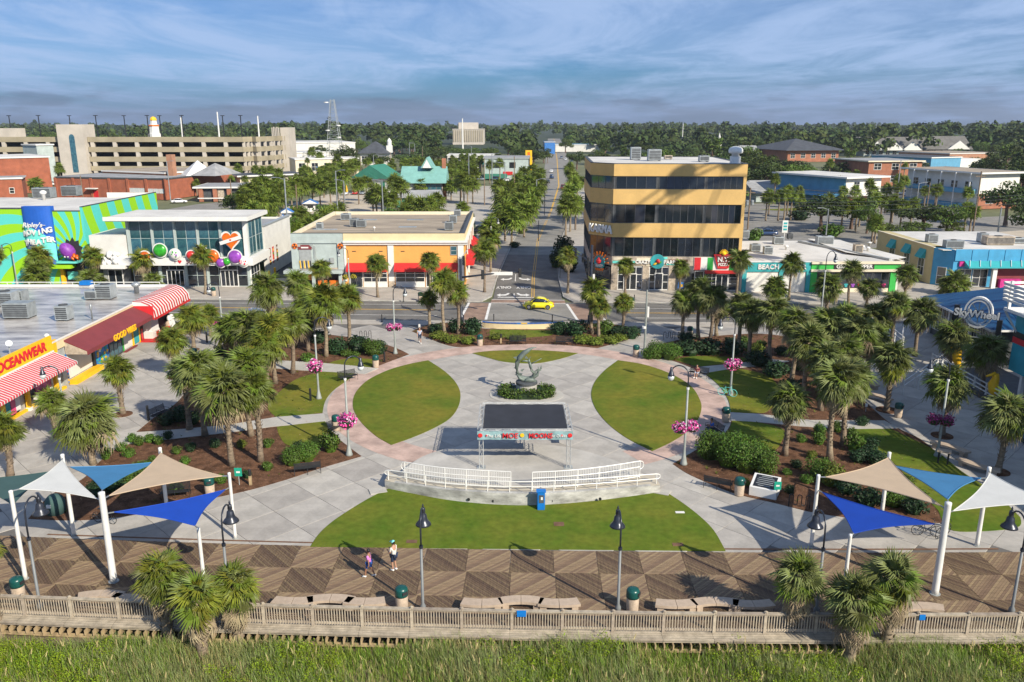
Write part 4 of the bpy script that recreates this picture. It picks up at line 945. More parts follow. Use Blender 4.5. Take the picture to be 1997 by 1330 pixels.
b = MB(); n = 14; q = [(22.15+2.15*math.cos(R(180+180*k/n)), -.2+.85*math.sin(R(180+180*k/n))) for k in range(n+1)]; b.prism(q+[(24.29,.6),(20.01,.6)],2.6,Hh+.15); b.obj('sign_tower','mural_blue',T)
b = MB(); q2 = [(22.15+2.18*math.cos(R(186+168*k/n)), -.2+.88*math.sin(R(186+168*k/n))) for k in range(n+1)]
vs = []; 
for k,(x,y) in enumerate(q2): s = k/n; vs += [(x,y,2.62),(x,y,5.2-2.2*s+.7*math.sin(s*5)),(x,y,6.3-2.2*s+.7*math.sin(s*5)),(x,y,9.0-2.6*s+.5*math.sin(s*4))]
b.add(vs,[(k*4,k*4+4,k*4+5,k*4+1) for k in range(n)]); b.cur = 1; b.add(vs,[(k*4+2,k*4+6,k*4+7,k*4+3) for k in range(n)]); b.obj('sign_wave',['lime','aqua'],T)
def arc_text(s, z, size, a0, a1, dz=0.):
    for k,chv in enumerate(s):
        if chv == ' ': continue
        a = R(a0+(a1-a0)*k/max(1,len(s)-1)); O('letter',text_mesh(chv,size,.06,.045,'white'),T,loc=(22.15+2.33*math.cos(a),-.2+1.02*math.sin(a),z+dz*math.sin(k*1.7)+.10*k*(1 if len(s)>3 else 0)),rot=(R(90),0,(a-R(270))*.5))
arc_text('MOVING',7.6,1.05,222,322,.10); arc_text('THEATER',6.2,1.05,220,330,.14); arc_text('5D',4.7,1.5,252,292)
sign("Ripley's",.95,'white',T,(21.7,-1.15,8.9),ext=.03,shear=.3,bold=.02); bx(T,'arrow','white',22.9,23.6,-1.1,-1.05,8.85,8.92)
bx(T,'lower_wall','mural_blue',20.1,28.3,.4,1.0,0,3.2); bx(T,'opening','dark',21.0,27.8,.2,.38,0,2.9)
bx(T,'canopy','lime',19.6,26.8,-1.7,-.02,2.55,3.05); bx(T,'ledge','aqua',24.6,27.8,-1.5,-.02,3.3,3.55); bx(T,'pier','yellow',24.4,24.9,-.3,.18,0,2.5); bx(T,'pier','aqua',20.1,20.8,-.4,.19,0,3.19)
bx(T,'poster','lime',21.0,22.6,.12,.19,.6,1.8); bx(T,'poster','aqua',25.2,26.8,.12,.19,.6,1.8)
b = MB(); rr = random.Random(5); q = []
for k in range(22): a = 2*math.pi*k/22; r = 1.45*(1 if k%2 else .78)*(1+.15*rr.random()); q.append((26.5+1.05*r*math.cos(a),4.9+1.3*r*math.sin(a)))
b.yprism(q,-.05,-.02); b.obj('wall_hole','dark',T)
cr = MB(); cr.lathe([(.02,-1.7),(.7,-1.3),(1.15,-.5),(1.2,.3),(.95,1.0),(.5,1.5),(.02,1.65)],14); c_ = cr.obj('purple_figure','purple',T,loc=(26.2,-.75,5.0),rot=(R(10),R(-28),0),smooth=True,scale=.85)
for x,z,r in ((-.55,-.5,.17),(-.1,-.75,.15)): b = MB(); b.lathe([(.01,-r),(r*.8,-r*.5),(r,0),(r*.8,r*.5),(.01,r)],8,(x,-.98,z)); b.obj('eye','white',c_,smooth=True)
for k,(x,z) in enumerate(((.3,-1.5),(.75,-1.3),(1.0,-1.75))): b = MB(); b.tube([(x,-.4,z+.4),(x+.1,-1.0,z+.1),(x+.15,-1.1,z-.4)],[.3,.24,.1],7); b.obj('claw','candy_orange',c_,smooth=True)
def tr(px,py): q = P(px,py,Hh-.85); return (q.x,q.y,Hh-.84)
hvac(tr(88,386),(3.2,2.0,1.8),0,'left boxy unit on the white theatre roof'); hvac(tr(141,382),(2.8,2.0,1.8),0,'right boxy unit on the white theatre roof'); vent(tr(86,390),'tall white vent in front of the left theatre roof unit',1.6,.5,'white')

# ---- glass fronted candy store
Sg = thing('candy_store','glass fronted two storey candy store with giant lollipop signs','building',(-56.1,119.3,0),0)
W = 17.6
bx(Sg,'roof_slab','white_metal',-2.1,W+.5,-1.6,9,9.75,10.3); bx(Sg,'roof_slab_edge','white',-2.3,W+.75,-1.8,-1.62,9.85,10.42); bx(Sg,'roof_top','roof_white',-2.0,W+.4,-1.5,8.9,10.31,10.36)
bx(Sg,'interior_wall','dark_grey',.3,W-.3,5.5,5.7,0,9.6); bx(Sg,'interior_floor','stone_tan',.2,W-.2,.3,5.5,4.3,4.45)
for i,(x0,x1) in enumerate([(.5,3.6),(3.9,6.9),(7.2,10.2),(10.5,13.5),(13.8,W-.6)]):
    window(Sg,(x0+x1)/2,0,4.5,x1-x0,5.25,2,2,0,'mint_grey','glass_teal',.08,name='curtain_wall',dep=.22)
    bx(Sg,'column','mint_grey',x1+.02,x1+.28,-.2,.3,4.48,9.74)
bx(Sg,'column','mint_grey',.1,.48,-.2,.3,4.48,9.74); bx(Sg,'column','white_metal',W-.55,W+.0,-.3,.25,4.48,9.74)
for yy in (2.0,5.4): window(Sg,W+.02,yy,4.5,3.2,5.25,2,2,R(90),'mint_grey','glass_teal',.08,name='curtain_wall',dep=.22)
for yy in (1.8,5.2): window(Sg,.05,yy,4.5,3.2,5.25,2,2,R(-90),'mint_grey','glass_teal',.08,name='curtain_wall',dep=.22)
bx(Sg,'sign_band','white',-1.5,W+.9,-1.3,.28,3.35,4.45); bx(Sg,'sign_band_side','white',W+.0,W+.9,.29,7.5,3.35,4.45)
for x0,x1,nx in ((.4,4.2,3),(4.5,8.0,3),(8.3,11.2,2),(11.5,W-.4,4)): window(Sg,(x0+x1)/2,.0,.03,x1-x0,3.3,nx,2,0,'mint_grey','glass_dark',.09,name='shopfront'); bx(Sg,'post','mint_grey',x1+.02,x1+.28,-.15,.2,0,3.34)
for xx in (6.6,14.5): door(Sg,xx,-.12,.03,2.6,2.5,4)
window(Sg,W+.0,2.3,.03,4.2,3.3,3,2,R(90),'white','glass_dark',.09,name='shopfront')
for k,xx in enumerate((9.2,10.0,16.4)): bx(Sg,'display',('magenta','pink','candy_blue')[k],xx,xx+.7,.25,.5,.2,1.6)
bx(Sg,'side_wall','white_wall',W-.2,W+.1,7.6,23,0,7.9); bx(Sg,'side_roof','roof_grey',0,W-.2,9.1,22.9,7.2,7.4); bx(Sg,'side_coping','grey_metal',W-.4,W+.25,7.5,23.1,7.91,8.1); bx(Sg,'back_wall','white_wall',0,W-.25,22.9,23,0,7.7)
for k,yy in enumerate((9.6,11.4,13.6)):
    bx(Sg,'wall_poster',('maroon','candy_red','brown_wood')[k],W+.1,W+.14,yy,yy+.8,1.6,4.2)
    for j in range(4): bx(Sg,'poster_patch',('yellow','white','orange','candy_green')[(j+k)%4],W+.141,W+.15,yy+.15,yy+.65,1.8+j*.58,2.15+j*.58)
# white wing with a heap of white balls
bx(Sg,'wing','white_wall',-5.4,-.05,-.2,8,3.3,7.6); bx(Sg,'wing_base','white',-3.6,-.04,-1.6,-.22,2.9,3.5); bx(Sg,'wing_shop','dark_grey',-5.2,.0,-.1,6,0,3.28); door(Sg,-2.2,-.2,.02,2.2,2.6,2); bx(Sg,'wing_pier','grey_metal',-3.9,-3.4,-.3,-.12,0,2.9)
rr = random.Random(9)
for k in range(26):
    x = -1.75+rr.uniform(-1.45,1.45); z = 3.55+rr.uniform(.15,2.0)*(1-abs(x+1.75)/2.1); r = rr.uniform(.32,.52)
    b = MB(); b.lathe([(.01,-r),(r*.7,-r*.7),(r,0),(r*.7,r*.7),(.01,r)],9,(x,-.7-rr.random()*.5,z)); b.obj('white_ball','white',Sg,smooth=True)
def lolly(x,z,r,m,dark=None,y=-1.45):
    b = MB(); r *= .9; b.lathe([(r+.14,0),(r+.14,.10)],26); d = b.obj('sign_disc','white',Sg,loc=(x,y,z),rot=(R(90),0,0))
    b = MB(); b.lathe([(r,0),(r*.94,.16),(r*.75,.30),(r*.45,.40),(.02,.44)],26,(0,0,.1)); b.obj('candy_ball',m,d,smooth=True)
    if dark:
        rr = random.Random(int(x*10))
        for k in range(9):
            a = rr.random()*6.28; q = r*.62*rr.random()**.5; s = r*.2
            b = MB(); b.lathe([(.01,-s),(s*.7,-s*.6),(s,0),(s*.7,s*.6),(.01,s)],8,(q*math.cos(a),q*math.sin(a),.42)); b.obj('candy_spot',dark[k%len(dark)],d,smooth=True)
    return d
lolly(3.0,4.7,.85,'candy_orange',['yellow','candy_red']); lolly(5.3,5.6,1.05,'candy_green'); lolly(7.4,5.0,.85,'white',['candy_green','candy_purple']); lolly(9.7,4.9,.72,'candy_red')
lolly(11.3,5.5,.80,'candy_blue',['white','candy_red']); lolly(12.8,4.75,1.05,'candy_orange'); lolly(13.9,3.8,.72,'candy_purple'); lolly(17.2,3.95,.80,'white',['candy_pink','candy_red']); lolly(16.1,4.7,1.05,'candy_purple',y=-1.6); lolly(14.8,4.0,.6,'candy_green')
b = MB(); q = []
for k in range(40): a = 2*math.pi*k/40; q.append((.115*16*math.sin(a)**3*.8, .115*(13*math.cos(a)-5*math.cos(2*a)-2*math.cos(3*a)-math.cos(4*a))*.9))
def hp(s): return [(x*s,z*s) for x,z in q]
b.yprism(hp(.98),-.1,0); ht = b.obj('heart_sign','white',Sg,loc=(15.7,-1.5,7.15)); b = MB(); b.yprism(hp(.80),-.3,-.101); b.obj('heart','candy_orange',ht)
b = MB(); b.bar((-1.55,-.38,-.5),(1.55,-.38,.45),.06,.5); b.obj('ribbon','white',ht)
b = MB(); b.yprism(hp(.1),-.45,-.42); b.obj('small_heart','red',ht)
b = MB(); b.yprism(hp(.18),-1.36,-1.31); b.obj('small_heart','red',Sg,loc=(7.9,0,3.92)); sign('SUGAR',.8,'maroon',Sg,(10.1,-1.34,3.88),bold=.01,ext=.02); sign('I',.7,'maroon',Sg,(7.2,-1.34,3.9),ext=.02)
bx(Sg,'bollard','yellow',W+.7,W+1.0,6.2,6.5,0,1.2); bx(Sg,'bollard','yellow',W+.7,W+1.0,9.3,9.6,0,1.2)

# ---- blue roofed wheel ticket hall, teal upper storey building, and the wheel whose shade falls on the yellow block
Hl = thing('ticket_hall','dark walled ticket hall with blue metal hip roof and framed windows','building',(47.6,78.0,0),0)
bx(Hl,'wall','dark_grey',.6,24,.6,14,0,3.9); rf = MB(); e = [(-1.2,-1.0,4.0),(26,-1.0,4.0),(26,15.2,4.0),(-.2,15.2,4.0)]; rg = [(9,7,7.2),(26,7,7.2)]
rf.add(e+rg,[(0,1,5,4),(1,2,5),(2,3,4,5),(3,0,4)]); rf.add(e,[(3,2,1,0)]); roof = rf.obj('roof','roof_blue',Hl)
for k in range(26):
    x = -.9+k*1.05; b = MB(); t_ = min(1,max(0,(x+1.2)/10.2)); b.bar((x,-1.0,4.03),(x,-1.0+8*t_,4.03+3.2*t_),.05,.05); b.obj('seam','roof_blue',roof)
for k in range(15):
    y = -.6+k*1.05; t_ = min(1, (y+1)/8 if y < 7 else (15.2-y)/8.2); b = MB(); b.bar((-1.15+k*.066,y,4.03),(-1.15+k*.066+10*t_,y,4.03+3.2*t_),.05,.05); b.obj('seam','roof_blue',roof)
bx(Hl,'fascia','white',-1.25,26,-1.06,-1.01,3.85,4.05); b = MB(); b.bar((-1.24,-1.0,3.95),(-.24,15.2,3.95),.06,.2); b.obj('fascia','white',Hl)
for k in range(5): window(Hl,.58,2.2+k*2.6,.7,2.3,2.8,4,3,R(-90),'white','glass_dark',.07)
for k in range(4): bx(Hl,'post','white',.2,.5,.9+k*4.2,1.2+k*4.2,0,3.9)
window(Hl,4.5,.58,.5,3,2.8,3,2,0,'white'); bx(Hl,'post','white',.3,.6,.2,.5,0,3.9)
b = MB(); b.add([(6,-3.5,4.0),(13,-3.5,4.0),(9.5,-3.5,6.0),(9.5,4,6.0)],[(0,2,3),(2,1,3)]); b.add([(6,-3.5,4.0),(13,-3.5,4.0),(9.5,-3.5,6.0)],[(0,1,2)]); b.obj('porch_roof','roof_blue',Hl)
p = P(1905,690); sg_ = thing('wheel_sign','round white wheel sign lettered across, held between two dark posts','sign',(45.2,77.5,0),R(-38))
for xx in (-1.9,1.9): bx(sg_,'post','black_metal',xx-.22,xx+.22,-.2,.2,0,6.2 if xx<0 else 5.2)
b = MB()
for r0,w_ in ((1.30,.16),(1.02,.10)):
    n = 30; vs = []
    for k in range(n):
        a = 2*math.pi*k/n
        for rr_,y in ((r0-w_/2,-.25),(r0+w_/2,-.25),(r0+w_/2,.25),(r0-w_/2,.25)): vs.append((rr_*math.cos(a)*.9,y,5.7+rr_*math.sin(a)*1.12))
    b.add(vs,[(k*4+j,((k+1)%n)*4+j,((k+1)%n)*4+(j+1)%4,k*4+(j+1)%4) for k in range(n) for j in range(4)])
b.obj('sign_ring','white',sg_)
b = MB()
for a in range(0,360,45): b.bar((0,0,5.7),(1.0*math.cos(R(a)),0,5.7+1.2*math.sin(R(a))),.08)
b.obj('sign_spoke','grey_metal',sg_); bx(sg_,'cross_bar','grey_metal',-1.7,1.7,-.05,.05,3.05,3.25)
sign('SkyWheel',.95,'white',sg_,(-.1,-.36,5.55),ext=.07,bold=.03); sign('SkyWheel',.97,'cloth_navy',sg_,(-.1,-.28,5.54),ext=.06,bold=.07)
for y,l in ((.0,'yellow sea horse figure standing under the wheel sign'),(-10.0,'yellow sea horse figure by the wheel ticket deck nearer the boardwalk')):
    t = thing('sea_horse_figure',l,'statue',(43.0 if y==0 else 41.3,76.2 if y==0 else 67.0,0),0)
    b = MB(); b.tube([(0,0,.0),(.25,0,.25),(.3,0,.7),(.05,0,1.2),(-.05,0,1.8),(.1,0,2.3),(.02,0,2.7)],[.12,.1,.2,.4,.42,.3,.26],9); b.obj('body','yellow',t,smooth=True)
    b = MB(); b.tube([(0,0,2.72),(-.35,0,2.62),(-.75,0,2.5)],[.2,.12,.09],8); b.obj('snout','yellow',t,smooth=True)
TB = thing('teal_building','teal upper storey building over dark openings at right edge','building',(42.2,40,0),0)
bx(TB,'upper_wall','sky_teal',0,22,-12,26.8,3.2,8.3); bx(TB,'lower_wall','dark_grey',1.6,22,-12,26,0,3.2); bx(TB,'band','red',-.06,-.01,22,26.8,5.6,6.1); bx(TB,'band','black_metal',-.05,-.008,20.5,26.8,6.12,6.6)
for k in range(10): bx(TB,'post','white',.2,.5,-10+k*3.9,-9.7+k*3.9,0,3.19)
# slatted white deck on top
for k in range(5): bx(TB,'deck_slat','white',-1.3,22,26.9+.04*k,27.0+.04*k,9.2+k*.33,9.4+k*.33); bx(TB,'deck_slat','white',-1.35-.03*k,-1.25-.03*k,0,26.85,9.2+k*.33,9.4+k*.33)
bx(TB,'deck_floor','white',-1.2,22,-12,26.8,8.35,8.6)
for k in range(8): bx(TB,'deck_post','white',-1.2,-1.0,1+k*3.6,1.2+k*3.6,8.6,10.9)
for k in range(3):
    b = MB(); b.bar((.2,26.5-k*4,6.2),(-1.1,26.7-k*4,8.3),.14); b.obj('deck_brace','white',TB)
Wh = thing('observation_wheel','tall observation wheel standing beyond the right edge of the plaza','ferris wheel',(67,62,0),R(90))
b = MB()
for r,y in ((27,-1.1),(27,1.1),(25,0)):
    b.tube([(r*math.cos(2*math.pi*k/64),y,31+r*math.sin(2*math.pi*k/64)) for k in range(65)],.16,6,False)
for k in range(42):
    a = 2*math.pi*k/42; b.bar((0,-1.6,31),(27*math.cos(a),-1.1 if k%2 else 1.1,31+27*math.sin(a)),.12)
b.obj('wheel_rim','white_metal',Wh)
for s in (-1,1):
    for q in (-11,11):
        b = MB(); b.bar((q,s*4.2,0),(0,s*1.7,31),.55); b.obj('support_leg','white_metal',Wh)
b = MB(); b.lathe([(1.3,-2.4),(1.3,2.4)],16); b.obj('hub','white_metal',Wh,loc=(0,0,31),rot=(R(90),0,0))
gm = MB(); gm.lathe([(.3,-1.7),(1.2,-1.5),(1.5,-.9),(1.55,.5),(1.2,1.0),(.3,1.3)],12); gme = gm.mesh('gondola','white',True)
for k in range(42):
    if k%2 == 0: a = 2*math.pi*(k+.5)/42; O('gondola',gme,Wh,loc=(28.2*math.cos(a),0,30.2+28.2*math.sin(a)))

# ---- parking garage
Ga = thing('parking_garage','long five level tan concrete parking garage','parking garage',(-245,372,0),0)
W = 126; top = 17.2
bx(Ga,'core','dark',.5,W-1,14,60,0,15); 
lv = [(15.0,17.2),(10.7,12.9),(6.5,8.7),(2.6,4.6)]
for k,(z0,z1) in enumerate(lv):
    bx(Ga,'parapet_band','garage_band',0,46,0,.6,z0,z1); bx(Ga,'parapet_band','garage_band',58,W,0,.6,z0,z1); bx(Ga,'floor_slab','garage_band',0,W-.5,.65,50,z0+.2,z0+.7)
    q = [(W,0),(W+2.4,7),(W+5,5),(W+8,18),(W+10.5,30),(W+11.5,28)]
    for a,c in zip(q,q[1:]):
        b = MB(); zz = .0; b.bar((*a,(z0+z1)/2),(*c,(z0+z1)/2),.6,z1-z0); b.obj('parapet_band','garage_band',Ga)
        b = MB()
        for t_ in (.1,.5,.9): x = a[0]+(c[0]-a[0])*t_; y = a[1]+(c[1]-a[1])*t_+.9; b.box(x-.6,x+.6,y-.4,y+.4,z0-2.4,z0)
        if k < 4: b.obj('column','garage_pale',Ga)
for k in range(5):
    z0, z1 = (12.9,15.0) if k==0 else (8.7,10.7) if k==1 else (4.6,6.5) if k==2 else (0,2.6)
    if k > 3: continue
    for i in range(17):
        x = 1+i*9.8
        if 44 < x < 58 or x > W: continue
        bx(Ga,'column','garage_pale',x-.8,x+.8,.1,1.2,z0,z1)
bx(Ga,'stair_tower','garage_pale',46.2,57.8,-2.5,8,0,22.5); b = MB(); n = 10
q = [(-1.2,2),(1.2,2)]+[(1.2*math.cos(R(180*k/n)),16.8+1.6*math.sin(R(180*k/n))) for k in range(n+1)]; b.yprism(q,-2.62,-2.52); b.obj('stair_window','glass_teal',Ga,loc=(52.5,0,0))
bx(Ga,'stair_tower','garage_pale',14,22,8,16,17,20.8); bx(Ga,'stair_tower','garage_pale',W+9.5,W+13.5,28,40,0,21); 
for k in range(5): bx(Ga,'tower_fin','garage_pale',W+6+k*.75,W+6.4+k*.75,26,27,17,21+.3*(k%2))
for i,px in enumerate((23,80,140,191,246,291,315,358,437,472)):
    q = P(px,268,17.2); q = Vector((-245+ (q.x+245), 374+ (8 if i%2 else 20), 17.2)); q.x = (px-CX)*prj(q)[2]/F
    t = thing('roof_light',f'{ORD[i]} from the left of the dark light poles standing on the garage top deck','light pole',q)
    b = MB(); b.tube([(0,0,-1.5),(0,0,9.0)],[.32,.22],6); b.obj('pole','black_metal',t); b = MB(); b.box(-.9,.9,-.3,.3,9.0,9.3); b.obj('lamp_head','black_metal',t)
for px,py0,py1,l in ((362,229,268,'left of two white masts rising behind the garage roof'),(433,218,268,'right of two white masts rising behind the garage roof'),(510,226,268,'thin white mast behind the right end of the garage')):
    y = 440.; d = y*math.cos(PITCH)+6; x = (px-CX)*d/F; h = hgt(Vector((x,y,0)),py0); b = MB(); b.tube([(0,0,0),(0,0,h)],[.6,.3],6); b.obj('mast','white_metal',None,loc=(x,y,0),label=l,cat='mast')
# white and gold topped steeple behind the garage
x, y = (307-CX)*547/F, 560.; h = hgt(Vector((x,y,0)),227); t = thing('steeple_tower','white tapering tower with gold cap seen over the garage roof','tower',(x,y,0))
b = MB(); b.lathe([(4.5,0),(4.5,h-11),(3.2,h-10.9),(3.0,h-5.2),(2.2,h-5.1),(2.0,h-2.6)],8); b.obj('shaft','white',t); b = MB(); b.lathe([(2.2,h-2.6),(2.2,h-1.8),(1.5,h-.6),(.1,h)],8); b.obj('cap','yellow',t)
b = MB(); b.lathe([(3.35,h-6.2),(3.35,h-5.3)],8); b.obj('band','orange',t)

# ---- the other buildings of the town
def town(name, label, pl, pr, ty, depth, wall, roof, wins=None, kind='flat', over=.3, rise=2.5, trim='white', ridge='x', cat='building', glass='glass_dark', frame='white'):
    a, c = P(*pl), P(*pr); w = (c-a).length; yaw = math.atan2(c.y-a.y, c.x-a.x); h = hgt(a, ty)
    t = thing(name, label, cat, a, yaw); bx(t,'wall',wall,0,w,0,depth,0,h)
    if kind == 'flat':
        bx(t,'roof',roof,-over,w+over,-over,depth+over,h+.01,h+.25); bx(t,'roof_edge',trim,-over-.03,w+over+.03,-over-.05,-over-.01,h-.15,h+.32); bx(t,'roof_edge',trim,-over-.05,-over-.01,-over,depth+over,h-.15,h+.32); bx(t,'roof_edge',trim,w+over+.01,w+over+.05,-over,depth+over,h-.15,h+.32)
    else:
        b = MB(); o = over; i = min(w,depth)/2 if kind == 'hip' else 0
        e = [(-o,-o,h),(w+o,-o,h),(w+o,depth+o,h),(-o,depth+o,h)]
        if ridge == 'x': r_ = [(i-(o if not i else 0),depth/2,h+rise),(w-i+(o if not i else 0),depth/2,h+rise)]; b.add(e+r_,[(0,1,5,4),(1,2,5),(2,3,4,5),(3,0,4)])
        else: r_ = [(w/2,i-(o if not i else 0),h+rise),(w/2,depth-i+(o if not i else 0),h+rise)]; b.add(e+r_,[(0,1,4),(1,2,5,4),(2,3,5),(3,0,4,5)])
        b.add([(x,y,z-.15) for x,y,z in e],[(3,2,1,0)]); b.add(e+[(x,y,z-.15) for x,y,z in e],[(4+k,4+(k+1)%4,(k+1)%4,k) for k in range(4)])
        b.obj('roof',roof,t)
        if kind == 'gable' and ridge == 'y':
            b = MB(); b.yprism([(0,h-.02),(w,h-.02),(w/2,h+rise-.25)],-.02,.2); b.obj('gable_wall',wall,t)
    if wins:
        nx, rows, ww, wh = wins
        for r_ in range(rows):
            for k in range(nx): window(t,w*(k+.5)/nx,.0,h*(r_+.32)/rows*1.0,ww,wh,2 if ww>1.5 else 1,2,0,frame,glass,.12)
    return t, w, h
t,w,h = town('brick_warehouse','tall plain red brick warehouse at the left edge behind the theatre',(-60,382),(104,374),310,30,'brick_red','roof_white')
t,w,h = town('brick_annex','low red brick annex with white door in front of the brick warehouse',(-40,393),(48,390),350,12,'brick_red','roof_grey',(2,1,1.4,1.8))
t,w,h = town('tall_box_building','narrow pale aqua and white tower block beside the brick warehouse',(82,362),(114,360),283,10,'mint_grey','roof_white')
t,w,h = town('brick_hall','long low red brick hall with pilasters and chimney in front of garage',(113,385),(325,390),346,38,'brick_red','roof_grey',None,over=.1,trim='dark_grey')
for k in range(7): bx(t,'pilaster','brick_red',w*k/6-.4,w*k/6+.4,-.35,0,0,h)
bx(t,'chimney','brick_pale',w*.82,w*.82+2.0,12,14,h+.25,h+7); window(t,w*.74,.0,2.2,5.6,1.3,3,1,0,'white','lamp_glass'); bx(t,'door','red',w*.32,w*.32+2.6,-.06,-.005,0,2.4); bx(t,'canopy','white',w*.30,w*.39,-1.6,-.01,3.0,3.3)
for k in range(3): window(t,w*(.88+.05*k)-.5,.0,2.0,1.8,1.4,2,1,0,'white','lamp_glass')
b = MB(); b.lathe([(7.0,0),(.1,4.6)],4,(w*.97,20,h+.26)); b.obj('pyramid_roof','white',t); b = MB(); b.add([(w*.99,14,h+.27),(w*1.22,14,h+.27),(w*1.22,30,h+.27),(w*.99,30,h+.27),(w*1.1,22,h+4)],[(0,1,4),(1,2,4),(2,3,4),(3,0,4)]); b.obj('hip_roof','roof_grey',t)
t,w,h = town('tan_block','low tan brick wing at the right end of the brick hall',(326,382),(430,372),338,30,'brick_pale','roof_tan',(3,1,1.5,1.2))
t,w,h = town('modern_house','flat roofed low motel office with brick piers and stone screen',(388,393),(505,392),366,16,'dark_grey','roof_grey',trim='white',over=1.2)
for k in range(5): bx(t,'brick_pier','brick_house',w*k/4.3-.6+1,w*k/4.3+.6+1,-.9,-.1,0,h)
bx(t,'stone_screen','stone_tan',w*.33,w*.43,-.4,-.05,0,h); bx(t,'balcony_rail','white',0,w,-1.0,-.95,.9,1.2)
t,w,h = town('flat_motel','dark flat roofed motel wing with white trim among palms',(470,372),(590,366),344,14,'cream_wall','roof_dark',(5,1,1.4,1.5),over=1.4)
t,w,h = town('white_warehouse','large white metal warehouse behind the right end of the garage',(576,314),(694,312),279,60,'white_wall','roof_white',(3,1,3,3))
t,w,h = town('white_church_hall','white two storey hall behind oaks right of the garage',(578,325),(690,322),298,30,'white_wall','roof_white',(5,1,2.2,3.0))
t,w,h = town('stucco_arcade','long cream stucco arcade with arched openings beyond the palms',(578,345),(700,342),311,18,'cream_wall','roof_white',(5,1,3,3.6))
t,w,h = town('blue_wall','short bright blue site wall right of the garage',(579,344),(620,344),326,.6,'candy_blue','candy_blue',over=.02,trim='candy_blue',cat='wall')
t,w,h = town('cottage','white cottage with green gabled roof among palms left of centre',(694,377),(758,379),346,9,'white_wall','roof_green',None,'gable',1.0,4.2,ridge='y'); window(t,w*.55,.0,2,3.4,1.8,3,1); bx(t,'shutter','roof_green',w*.78,w*.9,-.08,-.01,1.2,4.2)
b = MB(); b.add([(w*.2,-1.2,h-.3),(w*.75,-1.2,h-.3),(w*.48,-1.2,h+1.7),(w*.48,2.5,h+1.7)],[(0,1,2),(1,3,2),(0,2,3)]); b.obj('porch_roof','roof_green',t)
t,w,h = town('teal_roof_house','white seafood house with bright teal metal roof and cross gable',(790,392),(862,392),356,12,'white_wall','roof_teal',None,'gable',1.4,4.6)
b = MB(); b.add([(w*.42,2.5,h+4.2),(w*.76,2.5,h+4.2),(w*.59,2.5,h+7.4),(w*.42,12,h+4.2),(w*.76,12,h+4.2),(w*.59,12,h+7.4)],[(0,1,2),(0,2,5,3),(1,4,5,2)]); b.obj('cross_gable','roof_teal',t); bx(t,'chimney','brick_house',w-.2,w+1.0,5,6.4,0,h+7); window(t,w*.78,-.02,2.6,5.2,2.6,3,1,0,'brick_house','glass_teal'); b = MB(); b.yprism([(w*.47,h+4.25),(w*.71,h+4.25),(w*.59,h+6.8)],2.42,2.48); b.obj('gable_wall','white',t)
t,w,h = town('dining_porch','long grey tin roofed porch sloping away in front of the teal roofed house',(775,405),(860,403),385,9,'roof_green','roof_grey',None,'gable',.8,1.6)
t,w,h = town('small_pavilion','small grey hip roofed pavilion left of the dining porch',(744,401),(773,402),388,7,'dark_grey','roof_grey',None,'hip',.8,2.4)
t,w,h = town('church','dark roofed church with a white cupola behind oaks',(703,322),(752,322),299,24,'white_wall','roof_dark',(3,1,3,3),'hip',1.5,6.5)
bx(t,'cupola_base','white',w*.95,w*.95+3.2,10,13,h,h+4); b = MB(); b.lathe([(1.3,h+4),(1.3,h+6),(1.45,h+6.2),(.9,h+7.2),(.1,h+8.2)],10,(w*.95+1.6,11.5,0)); b.obj('cupola','white',t)
x,y = (885-CX)*780/F, 780.
t,w,h = town('civic_block','blocky tan civic building with ribbed front above the treetops',(883,282),(943,282),252,50,'garage_pale','garage_pale',None,trim='garage_pale')
bx(t,'penthouse','garage_pale',w*.17,w*.8,15,35,h,h+7)
for k in range(14): bx(t,'rib','garage_band',w*(k+.5)/14-.5,w*(k+.5)/14+.5,-.6,-.02,3,h-1)
t,w,h = town('white_shop_row','long white shop row with teal awnings and dark windows beyond lot',(873,325),(962,325),303,22,'white_wall','roof_white',(7,1,3.2,3.0))
for k in range(3): bx(t,'awning','teal',w*(.12+.3*k),w*(.30+.3*k),-2.5,-.05,1.4,2.6)
t,w,h = town('grey_green_shop','grey green flat shop with red sign beside the side street',(944,350),(1034,350),309,26,'mint_grey','roof_grey',None,trim='grey_metal')
bx(t,'yellow_corner','yellow',w-.2,w+.8,-.6,4,h-5,h+.5); bx(t,'shop_sign','candy_red',w*.42,w*.62,-.3,-.05,1.9,3.3)
for k in (.2,.55): bx(t,'window','glass_dark',w*k,w*k+2.6,-.1,-.04,h*.55,h*.82)
bx(t,'awning','roof_green',0,w*.5,-2.4,-.05,.4,2.4)
p = P(1031,340); h = hgt(p,293); t = thing('pole_sign','square yellow sign on a tall pole by the side street','sign',p); b = MB(); b.tube([(0,0,0),(0,0,h-2)],.25,6); b.obj('pole','white_metal',t); bx(t,'sign_face','yellow',-1.5,1.5,-.2,.2,h-3,h); bx(t,'sign_mark','orange',-.6,.6,-.24,-.205,h-2.2,h-.8)
t,w,h = town('blue_end_block','blue block closing the far end of the side street',(1062,300),(1082,300),277,30,'candy_blue','roof_blue')
t,w,h = town('white_end_shops','low white and blue shop strip at the far end of the street',(1083,296),(1180,296),282,20,'white_wall','motel_blue')
t,w,h = town('grey_ranch_house','low grey roofed ranch house right of the yellow block',(1474,394),(1572,393),376,16,'mint_grey','roof_grey',(4,1,1.8,1.4),'gable',1.2,3.2)
